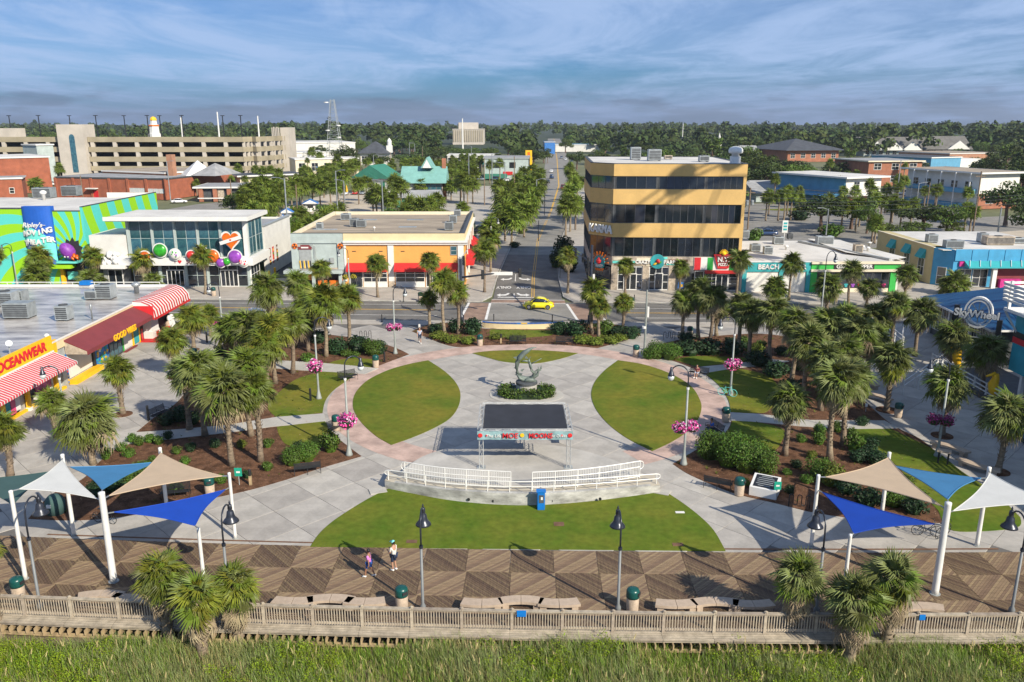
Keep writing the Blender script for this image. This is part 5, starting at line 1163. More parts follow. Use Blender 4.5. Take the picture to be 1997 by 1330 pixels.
# motels
t,w,h = town('blue_white_motel','two storey motel with white end and shaded blue long side',(1645,408),(1713,404),347,26,'white_wall','roof_white',None,over=1.6)
bx(t,'blue_side','motel_blue',-.25,-.01,.2,26,h*.52,h); bx(t,'blue_side','motel_blue',-.22,-.012,.2,26,0,h*.36); b = MB(); b.add([(-.2,0,h*.5),(-.2,26,h*.5),(-4,26,h*.40),(-4,0,h*.40)],[(0,1,2,3)]); b.obj('walkway_roof','motel_blue',t)
for k in (.3,.72): window(t,w*k,.0,h*.68,2.2,1.6,2,2); 
bx(t,'brick_base','brick_house',.1,w-4,-.15,-.01,0,h*.4); bx(t,'eave','white',-.3,w+1,-1.6,-.02,h*.42,h*.47); window(t,w*.78,-.2,1.2,2.2,1.8,2,1,0,'white','glass_dark'); bx(t,'sign_panel','yellow',w*.72,w*.84,-.3,-.21,1.0,2.0)
t,w,h = town('brick_motel','brick and pale green roofed inn behind the blue motel',(1690,363),(1793,362),315,26,'brick_house','roof_grey',(3,2,3.0,2.4),over=.8,trim='cream_wall')
t,w,h = town('green_roof_hall','long pale mint roofed hall behind the brick inn',(1655,352),(1800,350),318,12,'mint_grey','mint_grey')
t,w,h = town('balcony_motel','two storey motel with tan flat roof and blue balconies at right',(1905,408),(1980,405),338,27,'white_wall','roof_tan',None,over=1.6)
bx(t,'brick_base','brick_house',.0,w,-.2,-.01,0,h*.42)
for z in (.42,.0): bx(t,'balcony','motel_blue',-2.2,-.01,1,26,h*z+.1,h*z+1.3); 
for k in range(5): bx(t,'balcony_post','white',-2.2,-2.0,1.5+k*5.2,1.8+k*5.2,0,h); window(t,-.02,4+k*4.9,h*.55,2.4,2.0,2,2,R(-90),'white')
window(t,w*.28,-.22,1.4,2.8,1.8,2,1)
t,w,h = town('blue_shed','blue flat warehouse with white end beyond the motels',(1812,344),(1870,342),308,34,'motel_blue','roof_dark')
bx(t,'white_end','white_wall',w+.01,w+14,.1,20,0,h*.9)
t,w,h = town('tan_plaza','long tan plaza building at far right behind trees',(1850,318),(1950,316),300,40,'brick_pale','roof_tan')
t,w,h = town('hip_roof_hall','brick hall with broad dark hip roof and white eaves',(1535,316),(1634,315),293,44,'brick_house','roof_dark',(5,1,3,3),'hip',3.,6.5)
t,w,h = town('gabled_apartments','long grey roofed apartments with white gables left of pair',(1684,305),(1790,305),293,24,'mint_grey','asphalt',(8,1,3,2.5),'gable',2,9)
for k in (.2,.52,.85): b = MB(); b.yprism([(w*k-7,h),(w*k+7,h),(w*k,h+6)],-2.6,-2.0); b.obj('front_gable','white',t)
t,w,h = town('slate_apartments','slate blue roofed apartments with white gable right of pair',(1795,304),(1888,304),291,24,'roof_dark','asphalt',(7,1,3,2.5),'gable',2,9)
b = MB(); b.yprism([(w*.75-8,h),(w*.75+8,h),(w*.75,h+6)],-2.6,-2.0); b.obj('front_gable','white',t)
t,w,h = town('far_white_house','small white gabled house behind the yellow block roof',(1440,312),(1478,312),300,20,'white_wall','roof_grey',None,'gable',1,5)
p = P(1401,300); h = hgt(p,259); t = thing('church_spire','thin white church spire rising from the trees','steeple',p); b = MB(); b.lathe([(3,0),(3,h*.35),(2.2,h*.36),(2,h*.5),(.1,h)],8); b.obj('spire','white',t)
# lattice mast
p = Vector(((662-CX)*440/F,440,0)); h = hgt(p,194); t = thing('radio_mast','grey steel lattice radio mast with antennas','radio mast',p)
b = MB(); n = 16
def cor(k,i): s = 3.6*(1-i/n)+.9; return Vector((s*(1 if k in (0,3) else -1), s*(1 if k in (0,1) else -1), h*i/n))
for k in range(4):
    b.bar(cor(k,0),cor(k,n),.22)
    for i in range(n): b.bar(cor(k,i),cor((k+1)%4,i+1),.10); b.bar(cor(k,i),cor((k+1)%4,i),.10)
b.obj('lattice','grey_metal',t)
for z,s in ((.45,1),(.55,-1),(.62,1),(.95,-1)): b = MB(); b.lathe([(1.2,0),(1.2,.5)],10,(s*2.8,-2,h*z)); b.obj('antenna','white',t)
p = Vector(((905-CX)*640/F,640,0)); b = MB(); h = hgt(p,231); b.tube([(0,0,0),(0,0,h)],[.7,.4],6); b.obj('mast','white_metal',None,loc=p,label='white mast in front of the tan civic building',cat='mast')
# ---------------------------------------------------------------- vegetation
def frond_mesh(seed, m, n=25, dead=False):
    r = random.Random(seed); b = MB()
    b.add([(0,-.018,0),(0,.018,0),(.42,.010,.03),(.42,-.010,.03)],[(0,1,2,3)])
    for k in range(n):
        a = R(-118+236*k/(n-1)+r.uniform(-4,4)); L = .62*(1-.25*abs(a)/2.0)*r.uniform(.85,1.08)
        ca, sa = math.cos(a), math.sin(a)*.9
        dr = r.uniform(.08,.34)+(.2 if dead else 0); lift = .10*abs(math.sin(a))
        p0 = (.40,0,.03); w = .027 if not dead else .024
        mid = (.40+L*.55*ca, L*.55*sa, .03+lift-.02-(.10 if dead else 0)); tip = (.40+L*ca*.96, L*sa*.96, .03+lift*.6-dr)
        nx, ny = -sa, ca
        b.add([p0,(mid[0]+nx*w,mid[1]+ny*w,mid[2]-.012),(mid[0],mid[1],mid[2]+.018),(mid[0]-nx*w,mid[1]-ny*w,mid[2]-.012),tip],[(0,1,2),(0,2,3),(1,4,2),(2,4,3)])
    return b.mesh('frond', m)
FR_ = {k:[frond_mesh(i+10*j, m, dead=(k=='dead')) for i in range(3)] for j,(k,m) in enumerate((('green','frond'),('grey','frond_grey'),('yellow','frond_yellow'),('dead','frond_dead')))}
TR_ = []
for s in range(3):
    b = MB(); r = random.Random(s); b.tube([(0,0,0),(.01,0,.03),(.02*r.uniform(-1,1),.02,.33),(.03*r.uniform(-1,1),.03*r.uniform(-1,1),.66),(0,0,1)],[1.35,1.05,.92,.88,1.0],9); TR_.append(b.v and b)
def trunk_mesh(H, rad, bendx, bendy, seed, boots=False):
    b = MB(); r = random.Random(seed); n = 8
    pts = [(bendx*math.sin(math.pi*i/n)*.6, bendy*math.sin(math.pi*i/n)*.6, H*i/n) for i in range(n+1)]
    rs = [rad*(1.45 if i==0 else 1.1 if i==1 else .95+.06*r.uniform(-1,1)+(.18 if i>=n-1 else 0)) for i in range(n+1)]
    b.tube(pts, rs, 9)
    if boots:       # old leaf bases left on the trunk
        k = int(H*16)
        for i in range(k):
            z = H*(.18+.82*i/k); a = i*2.4+r.uniform(-.3,.3); t = z/H; cx, cy = bendx*math.sin(math.pi*t)*.6, bendy*math.sin(math.pi*t)*.6
            o = Vector((math.cos(a),math.sin(a),0)); s = Vector((-o.y,o.x,0)); q = Vector((cx,cy,z))+o*rad*.8
            b.add([q-s*.07,q+s*.07,q+o*.16+s*.03+Vector((0,0,.22)),q+o*.16-s*.03+Vector((0,0,.22))],[(0,1,2,3)])
    return b
palm_i = 0
def palm(base, H, rad, label, group=None, trunk=.19, nf=54, nd=9, kinds=('green',), boots=False, skirt=0.):
    global palm_i; palm_i += 1; r = random.Random(palm_i*13)
    t = thing('sabal_palm', label, 'palm tree', base, r.uniform(0,6.28), group)
    th = max(.8, H-rad*.62); bxn, byn = r.uniform(-.35,.35)*th/5, r.uniform(-.35,.35)*th/5
    trunk_mesh(th+.1, trunk, bxn, byn, palm_i, boots).obj('trunk','palm_trunk',t,smooth=True)
    for i in range(nf):
        u = (i+.5)/nf; el = R(86-124*u**.85+r.uniform(-8,8)); az = i*2.39996+r.uniform(-.25,.25)
        k = r.choice(kinds)
        if u > .86 and r.random() < .35: k = 'yellow' if r.random() < .5 else 'dead'
        s = rad*r.uniform(.78,1.14)*(1.0 if u > .12 else .92)
        O('frond', r.choice(FR_[k]), t, loc=(0,0,th-.12*rad+.1*rad*(1-u)), rot=Euler((r.uniform(-.8,.8),-el,az),'XYZ'), scale=s)
    for i in range(nd):
        az = i*2.39996+r.uniform(-.4,.4); el = R(r.uniform(-80,-35)); s = rad*r.uniform(.75,1.0)
        O('dead_frond', r.choice(FR_['dead']), t, loc=(0,0,th-.22*rad-skirt*r.random()), rot=Euler((r.uniform(-.3,.3),-el,az),'XYZ'), scale=s)
    return t
def palm_px(bx_, by, ty, cw, label, group=None, z=0., **k):
    base = P(bx_,by,z); H = hgt(base, ty); d = mpp(base+Vector((0,0,H*.8))); return palm(base, H, cw*.5*d*1.04, label, group, **k)
gY, gM, gS = ('green','green','yellow'), ('green','green','grey'), ('green','grey','grey')
LP = [(240,808,700,72,'small palm alone in a soil circle on left plaza near the mural',gY),(343,735,642,70,'palm in soil circle in front of the red steps of the shop',gY),(378,680,600,70,'palm beyond the soil circle palm left of the magenta basket lamp',gY),(412,655,597,48,'slim palm behind the magenta basket lamp by the road',gY),
 (182,905,778,134,'bushy palm with brown skirt left of bed, behind light blue sail',gS),(20,928,812,84,'palm at left edge above the white sail',gY),(112,852,764,70,'low palm half hidden by curved lamp in front of beachwear shop',gM),(-2,800,690,48,'palm cut by left edge below beachwear sign',gY),
 (452,908,720,134,'largest palm of left bed, front one with hanging pale skirt',gS),(508,900,735,92,'palm just right of the largest palm in left bed',gM),(400,850,688,118,'wide palm behind left of the largest palm in left bed',gS),(490,850,688,112,'palm behind right of the largest palm in left bed',gM),(370,838,702,76,'leftmost palm of the front clump in left bed',gS),
 (537,748,614,92,'palm on bare mulch at right of middle clump in left bed',gY),(490,730,610,92,'palm at centre back of the middle clump in left bed',gM),(571,728,606,82,'right hand palm of middle clump beside the light path',gM),(522,756,645,96,'front palm of the middle clump above the brick ring lawn',gY),(456,720,618,84,'leftmost palm of middle clump behind soil bed lamp',gM),(601,685,604,62,'palm behind the shrubs between the two pink basket lamps',gM),
 (527,650,538,82,'dense tall palm at back of left bed against the road',gM),(584,620,534,62,'palm at back of left bed in front of the alley',gM),(636,695,560,96,'wide palm with bare trunk left of the round headed palm',gY),(681,684,560,66,'round headed palm with straight bare trunk near the bike rack',gY),(600,660,572,62,'palm tucked behind the wide palm left of the bike rack',gM)]
for a in LP: palm_px(*a[:5],group='palms in the left bed and plaza',kinds=a[5],boots=a[1]>795,trunk=.2)
SP = [(630,585,508,54,'palm in front of the mint grey factory front'),(737,580,498,58,'palm before first red awning of the orange building'),(840,572,494,54,'palm before right red awning of the orange building'),(400,574,482,58,'palm in front of right doors of the glass candy store'),(285,562,488,62,'palm in front of the candy lettering'),(190,562,486,58,'palm before the white wing of the candy store'),(85,562,483,62,'palm before the lettered blue tower of the theatre'),
 (2,570,482,50,'palm cut by left edge before the theatre'),(945,570,470,62,'palm on the corner right of red side awnings'),(957,530,450,58,'palm behind the corner palm along side street'),(1107,572,484,54,'palm on right corner of the side street'),(1219,574,505,48,'palm before left sign of the parrot restaurant'),(1325,577,508,48,'palm before the dark recess beside the pizza sign'),(1436,580,490,62,'palm between pizza sign and teal fascia'),(1538,586,497,62,'palm before the teal beach fascia'),(1655,597,511,56,'palm before the green fascia lettering'),(1764,580,520,60,'leaning palm at the lane right of green shop')]
for a in SP: palm_px(*a[:3],a[3]*.9,a[4],group='palms along the far pavement',kinds=gM if a[0]>1300 else gY,nf=44,nd=6,trunk=.17)
for x,y,ty,cw,l in ((75,568,517,70,'low bushy palm under the theatre tower'),(180,566,528,66,'low palm under the white wing'),(300,572,536,54,'low palm before candy store doors'),(1508,602,543,62,'low bushy palm before white shutters of beach shop'),(1612,604,538,66,'low bushy palm before the green shop'),(1690,598,545,50,'low dark palm by the green shop corner'),(1858,575,533,70,'low bushy palm before blue shop'),(1985,535,505,60,'palm top at right edge before blue shop')):
    palm_px(x,y,ty,cw,l,'low bushy palms by the shop fronts',kinds=gM,nf=42,nd=8,trunk=.2)
TP = [(868,657,528,64,'tallest palm of the clump left of planter wall'),(838,646,568,44,'left palm of the clump left of planter wall'),(893,651,552,58,'right palm of the clump left of planter wall'),(1155,652,548,66,'thick trunked palm right of the planter wall'),(1168,661,582,50,'small palm leaning against the thick trunked one'),(1214,642,575,48,'slim separate palm in bed right of the planter wall')]
for a in TP: palm_px(*a[:5],group='palms in the bed by the planter wall',kinds=gY,nf=44,nd=6,trunk=.19)
RP = [(1330,662,568,62,'leftmost palm of right bed by grey camera pole'),(1362,662,546,76,'tall palm second from the left in right bed'),(1384,668,558,72,'palm with dark trunk third from left in right bed'),(1440,692,575,68,'palm behind the right bed lamp'),(1397,655,582,60,'short palm between dark trunks at the back of right bed'),(1461,702,588,74,'palm just right of the right bed lamp'),(1502,712,584,76,'palm at back centre of the dense right clump'),
 (1541,752,606,88,'palm with leaning trunk left of the dense right clump'),(1566,772,640,96,'front left palm of the dense right clump'),(1602,740,606,86,'palm at the top of dense right clump'),(1640,715,598,82,'palm at top right of the dense right clump'),(1600,800,675,92,'palm low in front of dense right clump'),(1640,790,660,92,'palm right of centre in dense right clump'),(1662,752,622,84,'right rear palm of dense right clump'),
 (1530,888,754,92,'palm with straight trunk left of the right clump front'),(1618,897,712,112,'front palm of the right clump with thick leaning trunk'),(1645,868,708,96,'palm close behind the thick leaning trunk'),(1700,690,596,74,'palm beside the ramp rails at the right'),(1735,694,572,64,'palm left of pair before the ticket hall ramp'),(1784,694,584,80,'palm right of pair before the ticket hall ramp'),
 (1728,802,672,94,'palm in soil circle beside stone bench and bin'),(1837,850,720,104,'palm behind dark purple basket lamp'),(1913,775,655,96,'palm before the shaded ticket hall railing'),(1945,922,772,114,'twisted trunk palm near right edge by blue banner'),(1850,722,630,84,'shaded palm under the wheel sign'),(1690,742,640,80,'shaded palm behind the right clump')]
for a in RP: palm_px(*a[:5],group='palms in the right bed and plaza',kinds=gS,boots=a[1]>790,trunk=.2,nf=50)
BP = [(332,1262,1090,122,'left of the three front left dune palms with shaggy skirt'),(398,1292,1132,124,'middle and nearest of the front left dune palms'),(468,1262,1112,114,'right of the three front left dune palms'),(-4,1246,1045,84,'dune palm cut by the left edge'),(1545,1262,1090,118,'left of the three front right dune palms with brown skirt'),(1652,1296,1132,136,'middle and nearest of the front right dune palms'),(1722,1280,1090,134,'right and tallest of the front right dune palms')]
for a in BP: palm_px(a[0],a[1],a[2],a[3],a[4],'dune palms in front of the railing',z=-.95,kinds=gS if a[0]>1000 else ('green','green','grey','yellow'),boots=True,trunk=.27,nf=34 if a[0]>1000 else 42,nd=36 if a[0]>1000 else 26,skirt=.8)

# palms of the town behind, each with one crown mesh
def crown_mesh(seed, nf=38):
    r = random.Random(seed); b = MB()
    fm = []
    for q in range(2):
        f = MB()
        for k in range(12):
            a = R(-112+224*k/11+r.uniform(-5,5)); L = .62*(1-.25*abs(a)/2)*r.uniform(.85,1.1); c, s = math.cos(a), math.sin(a)*.9; lf = .1*abs(math.sin(a)); dr = r.uniform(.08,.32)
            f.add([(.40,0,.03),(.40+L*.55*c-s*.05,L*.55*s+c*.05,lf),(.40+L*.55*c+s*.05,L*.55*s-c*.05,lf),(.40+L*c,L*s,lf*.6-dr)],[(0,1,3,2)])
        f.add([(0,-.02,0),(0,.02,0),(.42,.012,.03),(.42,-.012,.03)],[(0,1,2,3)]); fm.append(f)
    for i in range(nf):
        u = (i+.5)/nf; el = 86-124*u**.85+r.uniform(-8,8); s_ = r.uniform(.82,1.12); m = Matrix.Translation((0,0,.1*(1-u)))@Matrix.Rotation(i*2.4+r.uniform(-.3,.3),4,'Z')@Matrix.Rotation(R(-el),4,'Y')@Matrix.Rotation(r.uniform(-.7,.7),4,'X')@Matrix.Scale(s_,4)
        f = fm[i%2]; b.add([m@Vector(v) for v in f.v],f.f)
    return b.mesh('crown','crown_palm')
CM_ = [crown_mesh(i) for i in range(5)]
tk = MB(); tk.tube([(0,0,0),(.02,.01,.5),(0,0,1)],[1.2,.95,1.05],7); tkm = tk.mesh('trunk','palm_trunk')
def far_palm(px,py,ty,cw,label,group):
    global palm_i; palm_i += 1; r = random.Random(palm_i*7); base = P(px,py); H = hgt(base,ty); d = mpp(base); rad = cw*.5*d*1.08; th = max(1,H-rad*.6)
    t = thing('sabal_palm',label,'palm tree',base,r.uniform(0,6.28),group)
    O('trunk',tkm,t,scale=(.2,.2,th)); O('crown',r.choice(CM_),t,loc=(0,0,th-.05*rad),scale=(rad,rad,rad*r.uniform(.9,1.1)))
rows = {
 'palms along the left verge of the side street':[(955,495,432,50),(968,478,420,50),(985,470,395,62),(998,478,412,60),(1010,450,385,58),(1022,462,400,54),(1034,440,388,52),(980,440,378,52),(1040,425,372,46),(1048,410,360,42),(1015,425,365,46),(995,415,360,44),(1052,395,350,38),(1030,395,345,40),(1010,390,342,38),(1045,375,338,34),(1022,375,330,34),(1054,365,330,30),(1038,360,322,30),(975,400,352,40)],
 'palms along the right verge of the side street':[(1103,460,390,48),(1112,452,384,48),(1122,448,388,44),(1108,430,365,40),(1118,420,350,38),(1125,410,345,36),(1118,396,338,32),(1113,385,330,30),(1110,372,322,28)],
 'palms in the paved lot behind the orange building':[(898,395,345,36),(905,396,340,38),(912,398,352,34),(922,396,350,36),(920,372,322,34),(926,374,330,30),(902,440,396,34),(880,390,352,36),(888,372,335,34),(868,382,342,36)],
 'palms around the sandy yard left of centre':[(485,470,385,48),(500,490,400,50),(515,470,380,50),(530,455,380,52),(545,440,372,48),(500,440,360,46),(520,420,350,46),(555,425,360,44),(570,410,352,46),(480,430,365,44),(545,400,345,42),(590,402,352,46),(610,398,344,46),(625,402,350,42),(645,396,342,46),(660,404,352,42),(672,412,330,44),(600,465,430,46),(615,455,422,50),(635,448,415,52),(650,442,408,50),(580,480,440,46),(660,430,400,46),(590,445,410,40),(735,415,365,46),(745,418,368,44),(728,412,372,40),(765,420,378,40),(783,410,350,44),(770,400,345,40),(800,420,390,44),(820,424,392,44),(840,420,388,40),(822,392,352,36),(790,424,400,36),(855,418,380,38),(700,398,350,36),(715,392,345,36),(630,370,330,34),(650,365,326,32),(605,375,332,32),(682,360,318,32),(695,352,312,32)],
 'palms in front of the parking garage':[(122,375,322,24),(468,362,322,22),(500,366,325,22),(515,368,326,24),(530,366,326,22),(545,372,330,24),(453,374,345,18),(480,375,344,18),(75,398,350,34),(385,383,352,18)],
 'palms among the motels at the right':[(1517,430,372,30),(1493,430,376,28),(1558,425,380,26),(1614,440,384,38),(1640,450,390,42),(1668,450,388,42),(1675,442,400,40),(1700,440,380,36),(1716,436,382,36),(1735,442,392,34),(1755,444,392,34),(1775,442,388,36),(1690,420,352,28),(1725,415,362,28),(1880,450,398,36),(1890,455,402,40),(1882,425,368,28),(1820,420,360,30),(1700,470,425,34),(1705,474,428,40),(1770,355,322,20),(1895,352,322,20),(1650,368,335,18),(1668,366,334,18),(1750,372,340,18),(1615,360,312,20)],
 'palms in the middle distance by the far buildings':[(975,362,312,24),(955,358,315,22),(1068,318,298,14),(835,345,312,26),(850,350,318,26),(812,342,310,24),(790,345,312,26),(765,350,318,24),(870,352,322,26),(858,338,312,22),(740,345,312,26),(660,345,305,26),(610,335,290,22),(625,342,298,20),(885,338,312,20),(930,340,315,20)]}
for g,l in rows.items():
    for i,a in enumerate(sorted(l)): far_palm(*a, f'{ORD[i]} from left among '+g, g)
gr_ = random.Random(77); lst = []
for poly,n_ in (([(478,490),(468,400),(560,345),(700,338),(700,372),(640,385),(600,398),(545,430),(515,490)],46),([(690,335),(960,326),(950,352),(880,400),(870,352),(790,345),(700,350)],52),([(1450,425),(1560,372),(1640,345),(1720,350),(1900,400),(1880,440),(1700,440),(1600,425),(1500,440)],36)):
    k = 0
    while k < n_:
        x = gr_.uniform(min(p[0] for p in poly),max(p[0] for p in poly)); y = gr_.uniform(min(p[1] for p in poly),max(p[1] for p in poly))
        if inpoly((x,y),poly): k += 1; lst.append((n_,x,y))
for n_,nm in ((46,'grove left of the sandy yard'),(52,'belt before the civic block'),(36,'yard right of the yellow block')):
    for i,(_,x,y) in enumerate(sorted(q for q in lst if q[0]==n_)):
        m_ = mpp(P(x,y)); far_palm(x,y,y-gr_.uniform(5.5,8.5)/m_,gr_.uniform(3.0,4.2)/m_,f'{ORD[i]} palm from left in the {nm}','palms in the '+nm)
# ---- broad trees
def cards(b, c, rad, n, size, r, flat=.75):
    for _ in range(n):
        d = Vector((r.gauss(0,1),r.gauss(0,1),r.gauss(0,1))).normalized(); q = Vector(c)+Vector((d.x*rad[0],d.y*rad[1],d.z*rad[2]))*(r.uniform(.55,1.05))
        nrm = (d+Vector((r.gauss(0,.6),r.gauss(0,.6),r.gauss(0,.6)+.25))).normalized(); a = nrm.orthogonal().normalized(); a = Matrix.Rotation(r.uniform(0,6.28),3,nrm)@a; e = nrm.cross(a); s = size*r.uniform(.6,1.3)
        b.add([q-a*s,q-e*s*flat,q+a*s,q+e*s*flat],[(0,1,2,3)])
def tree_meshes(seed, m, kind='oak'):
    r = random.Random(seed); b = MB(); tr = MB()
    tr.tube([(0,0,0),(.01,0,.15),(.015,.01,.38),(0,.01,.55)],[.045,.032,.026,.018],7)
    nc = 13 if kind == 'oak' else 8
    for i in range(nc):
        if kind == 'oak': a = i*2.4; rr_ = .36*math.sqrt((i+.3)/nc); c = (rr_*math.cos(a)*1.1, rr_*math.sin(a)*1.1, r.uniform(.48,.80)-.25*rr_); q = r.uniform(.13,.21)
        else: a = i*2.4; rr_ = .16*math.sqrt(i/nc)+.03; c = (rr_*math.cos(a), rr_*math.sin(a), .55+.42*i/nc*r.uniform(.7,1.05)); q = r.uniform(.09,.14)
        cards(b,c,(q,q,q*.75),150 if kind == 'oak' else 90,.027,r)
        if i%2 == 0: tr.tube([(0,.01,.36),(c[0]*.5,c[1]*.5,.48),(c[0],c[1],c[2])],[.02,.013,.005],5)
    return tr.mesh('trunk','bark'), b.mesh('crown',m)
TREES = [tree_meshes(1,'leaf_dark'),tree_meshes(2,'leaf_mid'),tree_meshes(3,'leaf_dark'),tree_meshes(4,'leaf_mid'),tree_meshes(5,'leaf_dark','pine'),tree_meshes(6,'leaf_mid','pine')]
tree_i = 0
def tree(base, H, wd, v, label, group):
    global tree_i; tree_i += 1; r = random.Random(tree_i); t = thing('pine_tree' if v > 3 else 'oak_tree',label,'tree',base,r.uniform(0,6.28),group)
    a, c = TREES[v]; s = (wd,wd,H) if v < 4 else (wd*2.2,wd*2.2,H)
    O('trunk',a,t,scale=s); O('crown',c,t,scale=s)
def tree_px(px,py,ty,cw,v,label,group): base = P(px,py); tree(base,hgt(base,ty),cw*mpp(base)*.95,v,label,group)
BT = [(1510,350,300,130,0,'broad dark oak just right of the yellow block roof'),(1475,372,308,70,2,'dark oak hugging the right wall of the yellow block'),(1555,372,312,90,3,'dark green oak before the blue motel'),(1600,452,368,110,0,'wide dark oak behind the white roofed shops'),(1660,446,366,100,2,'dark oak with pale trunk left of the motel lane'),(1690,455,392,60,1,'small oak at the left end of the lane trees'),(1800,452,390,120,0,'wide dark oak before the parked cars'),(1845,458,388,80,3,'oak behind the blue shop roof left of the leaning pole'),(1780,462,428,70,1,'rounded shrub tree on the lot behind the yellow wall'),(1855,460,428,60,1,'round bushy tree on the sand lot'),(1730,466,430,50,3,'low tree beside the yellow side wall'),
 (1820,392,332,60,2,'dark oak between the brick inn and the balcony motel'),(1960,440,340,110,0,'big dark oak at right edge before balcony motel'),(2005,470,380,90,2,'dark oak cut by the right edge'),(1990,390,295,110,0,'tall dark oak behind the right edge'),(675,330,275,60,0,'dark spreading oak left of the radio mast foot'),(735,332,290,60,2,'dark oak under the church roof'),(640,322,278,40,2,'dark oak before the white hall'),(800,336,290,70,0,'dark oak right of the church cupola'),(845,322,285,60,2,'oak behind the palms before the civic block'),(905,312,286,60,3,'oak left below the civic block'),(1040,330,280,60,0,'oak over the far left verge of the side street'),(1060,318,282,40,2,'small oak at the far end of left verge'),(1125,330,290,50,0,'oak over the far right verge of the side street'),(790,384,330,46,1,'bright green oak between cottage and teal roofed house'),(460,425,360,60,2,'dark oak left of the sandy yard'),(520,385,345,50,1,'oak before the dark roofed motel wing'),(150,376,352,30,1,'low oak before stair tower of the garage'),(180,374,352,26,3,'small tree right of the stair tower foot'),(250,370,340,22,1,'small round tree before the garage')]
for a in BT: tree_px(*a,'broad trees among the town buildings')
# bands of trees across the town, kept off the streets, yards and building fronts
FRONT = [(1140,300,1452,565),(883,246,944,284),(873,300,962,327),(576,276,700,345),(692,340,765,380),(783,322,868,398),(0,245,580,352),(112,344,430,392),(1577,322,1716,405),(1690,312,1800,366),(1830,328,1985,410),(1535,278,1640,312),(1682,282,1795,302),(1795,282,1888,302),(944,308,1036,352),(703,275,765,320),(1474,366,1574,396),(325,325,590,395),(1812,306,1890,344)]
GROUND = [(1040,300,1140,600),(850,355,1010,520),(520,376,800,480),(0,390,560,620),(1440,398,2000,600),(560,440,1440,640),(1618,364,1800,398),(880,322,950,345),(0,342,600,356),(300,384,480,425)]
MARKS = [(40,'the brick warehouse'),(220,'the brick hall'),(400,'the garage'),(560,'the garage end'),(640,'the white hall'),(727,'the church'),(830,'the teal roofed house'),(912,'the civic block'),(990,'the grey green shop'),(1075,'the side street end'),(1300,'the yellow block'),(1420,'the yellow block vent'),(1520,'the grey ranch house'),(1585,'the hip roofed hall'),(1680,'the blue motel'),(1745,'the brick inn'),(1840,'the slate apartments'),(1910,'the balcony motel'),(2000,'the right edge')]
tr_ = random.Random(21); placed = []; cand = []; tries = 0
while len(cand) < 285 and tries < 14000:
    tries += 1
    y = 185+(tr_.random()**1.35)*540; x = tr_.uniform(-.66,.66)*y; H = tr_.uniform(7.5,14); wd = tr_.uniform(9,16); v = tr_.choice([0,1,1,2,3,3,4,5])
    if v > 3: H *= 1.25; wd *= .6
    px,py,d = prj((x,y,0)); top = prj((x,y,H))[1]; hw_ = wd*F/d*.42
    if any(px+hw_ > x0 and px-hw_ < x1 and top < y1-2 and py > y1-4 and top < y0+(y1-y0)*.86 for x0,y0,x1,y1 in FRONT): continue
    if any(x0-hw_*.5 < px < x1+hw_*.5 and y0 < py < y1 for x0,y0,x1,y1 in GROUND): continue
    if 470 < px < 1135 and py > 318: continue
    if any((q[0]-x)**2+(q[1]-y)**2 < 36+y*.02 for q in placed): continue
    placed.append((x,y)); cand.append((px,x,y,H,wd,v))
cand.sort(); cnt = {}
for px,x,y,H,wd,v in cand:
    mk = min(MARKS,key=lambda m:abs(m[0]-px)); kd = 'tall narrow pine' if v > 3 else 'dark rounded oak' if v in (0,2) else 'bright green rounded oak'; sd_ = 'left of' if px < mk[0] else 'right of'
    k = cnt[(kd,sd_,mk)] = cnt.get((kd,sd_,mk),-1)+1
    tree(Vector((x,y,0)),H,wd,v,f'{kd}, {ORD[k]} from left among those {sd_} {mk[1]}','trees of the town belt')
# the wood that closes the view: one mass
def far_wood():
    n = 4600; r = np.random.default_rng(5); Y = 560+ (r.random(n)**1.5)*2500; X = r.uniform(-1.1,1.1,n)*Y
    ok = ~((Y < 1250) & (np.abs(X-(.05*Y-2)) < 9+0.006*Y)); 
    for (x0,y0,x1,y1) in ((860,246,960,284),(1530,276,1640,318),(1675,280,1900,310),(575,274,700,300),(690,268,790,303),(1050,270,1190,300),(0,240,560,300)):
        c, s = math.cos(PITCH), math.sin(PITCH); d = Y*c+CAMH*s; pxx = CX+F*X/d; pyy = CY-F*(Y*s-CAMH*c)/d
        ok &= ~((pxx > x0-6)&(pxx < x1+6)&(pyy > y1-3)&(pyy<y1+40))
    X, Y = X[ok], Y[ok]; n = len(X); H = r.uniform(8,24,n)*r.uniform(.75,1.15,n)+3*np.sin(X*.011+Y*.004)+2*np.sin(X*.031); Wd = r.uniform(5,9,n)
    K = 60; d = r.normal(size=(n,K,3)); d /= np.linalg.norm(d,axis=2,keepdims=True); d[:,:,2] = np.abs(d[:,:,2])*1.0-.25
    c = np.stack([X,Y,H*.62],1)[:,None,:]+d*np.stack([Wd,Wd,H*.40],1)[:,None,:]*r.uniform(.6,1.05,(n,K,1))
    nr = d+r.normal(size=d.shape)*.45; nr /= np.linalg.norm(nr,axis=2,keepdims=True); up = np.array([.3,.2,1.]); a = np.cross(nr,up); a /= np.linalg.norm(a,axis=2,keepdims=True); e = np.cross(nr,a)
    s = r.uniform(.7,1.7,(n,K,1))*(1+Y[:,None,None]/2600); v = np.stack([c-a*s,c-e*s*.8,c+a*s,c+e*s*.8],2).reshape(-1,3)
    me = bpy.data.meshes.new('wood'); nq = n*K; me.vertices.add(nq*4); me.vertices.foreach_set('co',v.astype(np.float32).ravel()); me.loops.add(nq*4); me.loops.foreach_set('vertex_index',np.arange(nq*4,dtype=np.int32)); me.polygons.add(nq); me.polygons.foreach_set('loop_start',np.arange(0,nq*4,4,dtype=np.int32)); me.update(); me.materials.append(M['leaf_far'])
    O('far_wood',me,None,kind='stuff')
far_wood()
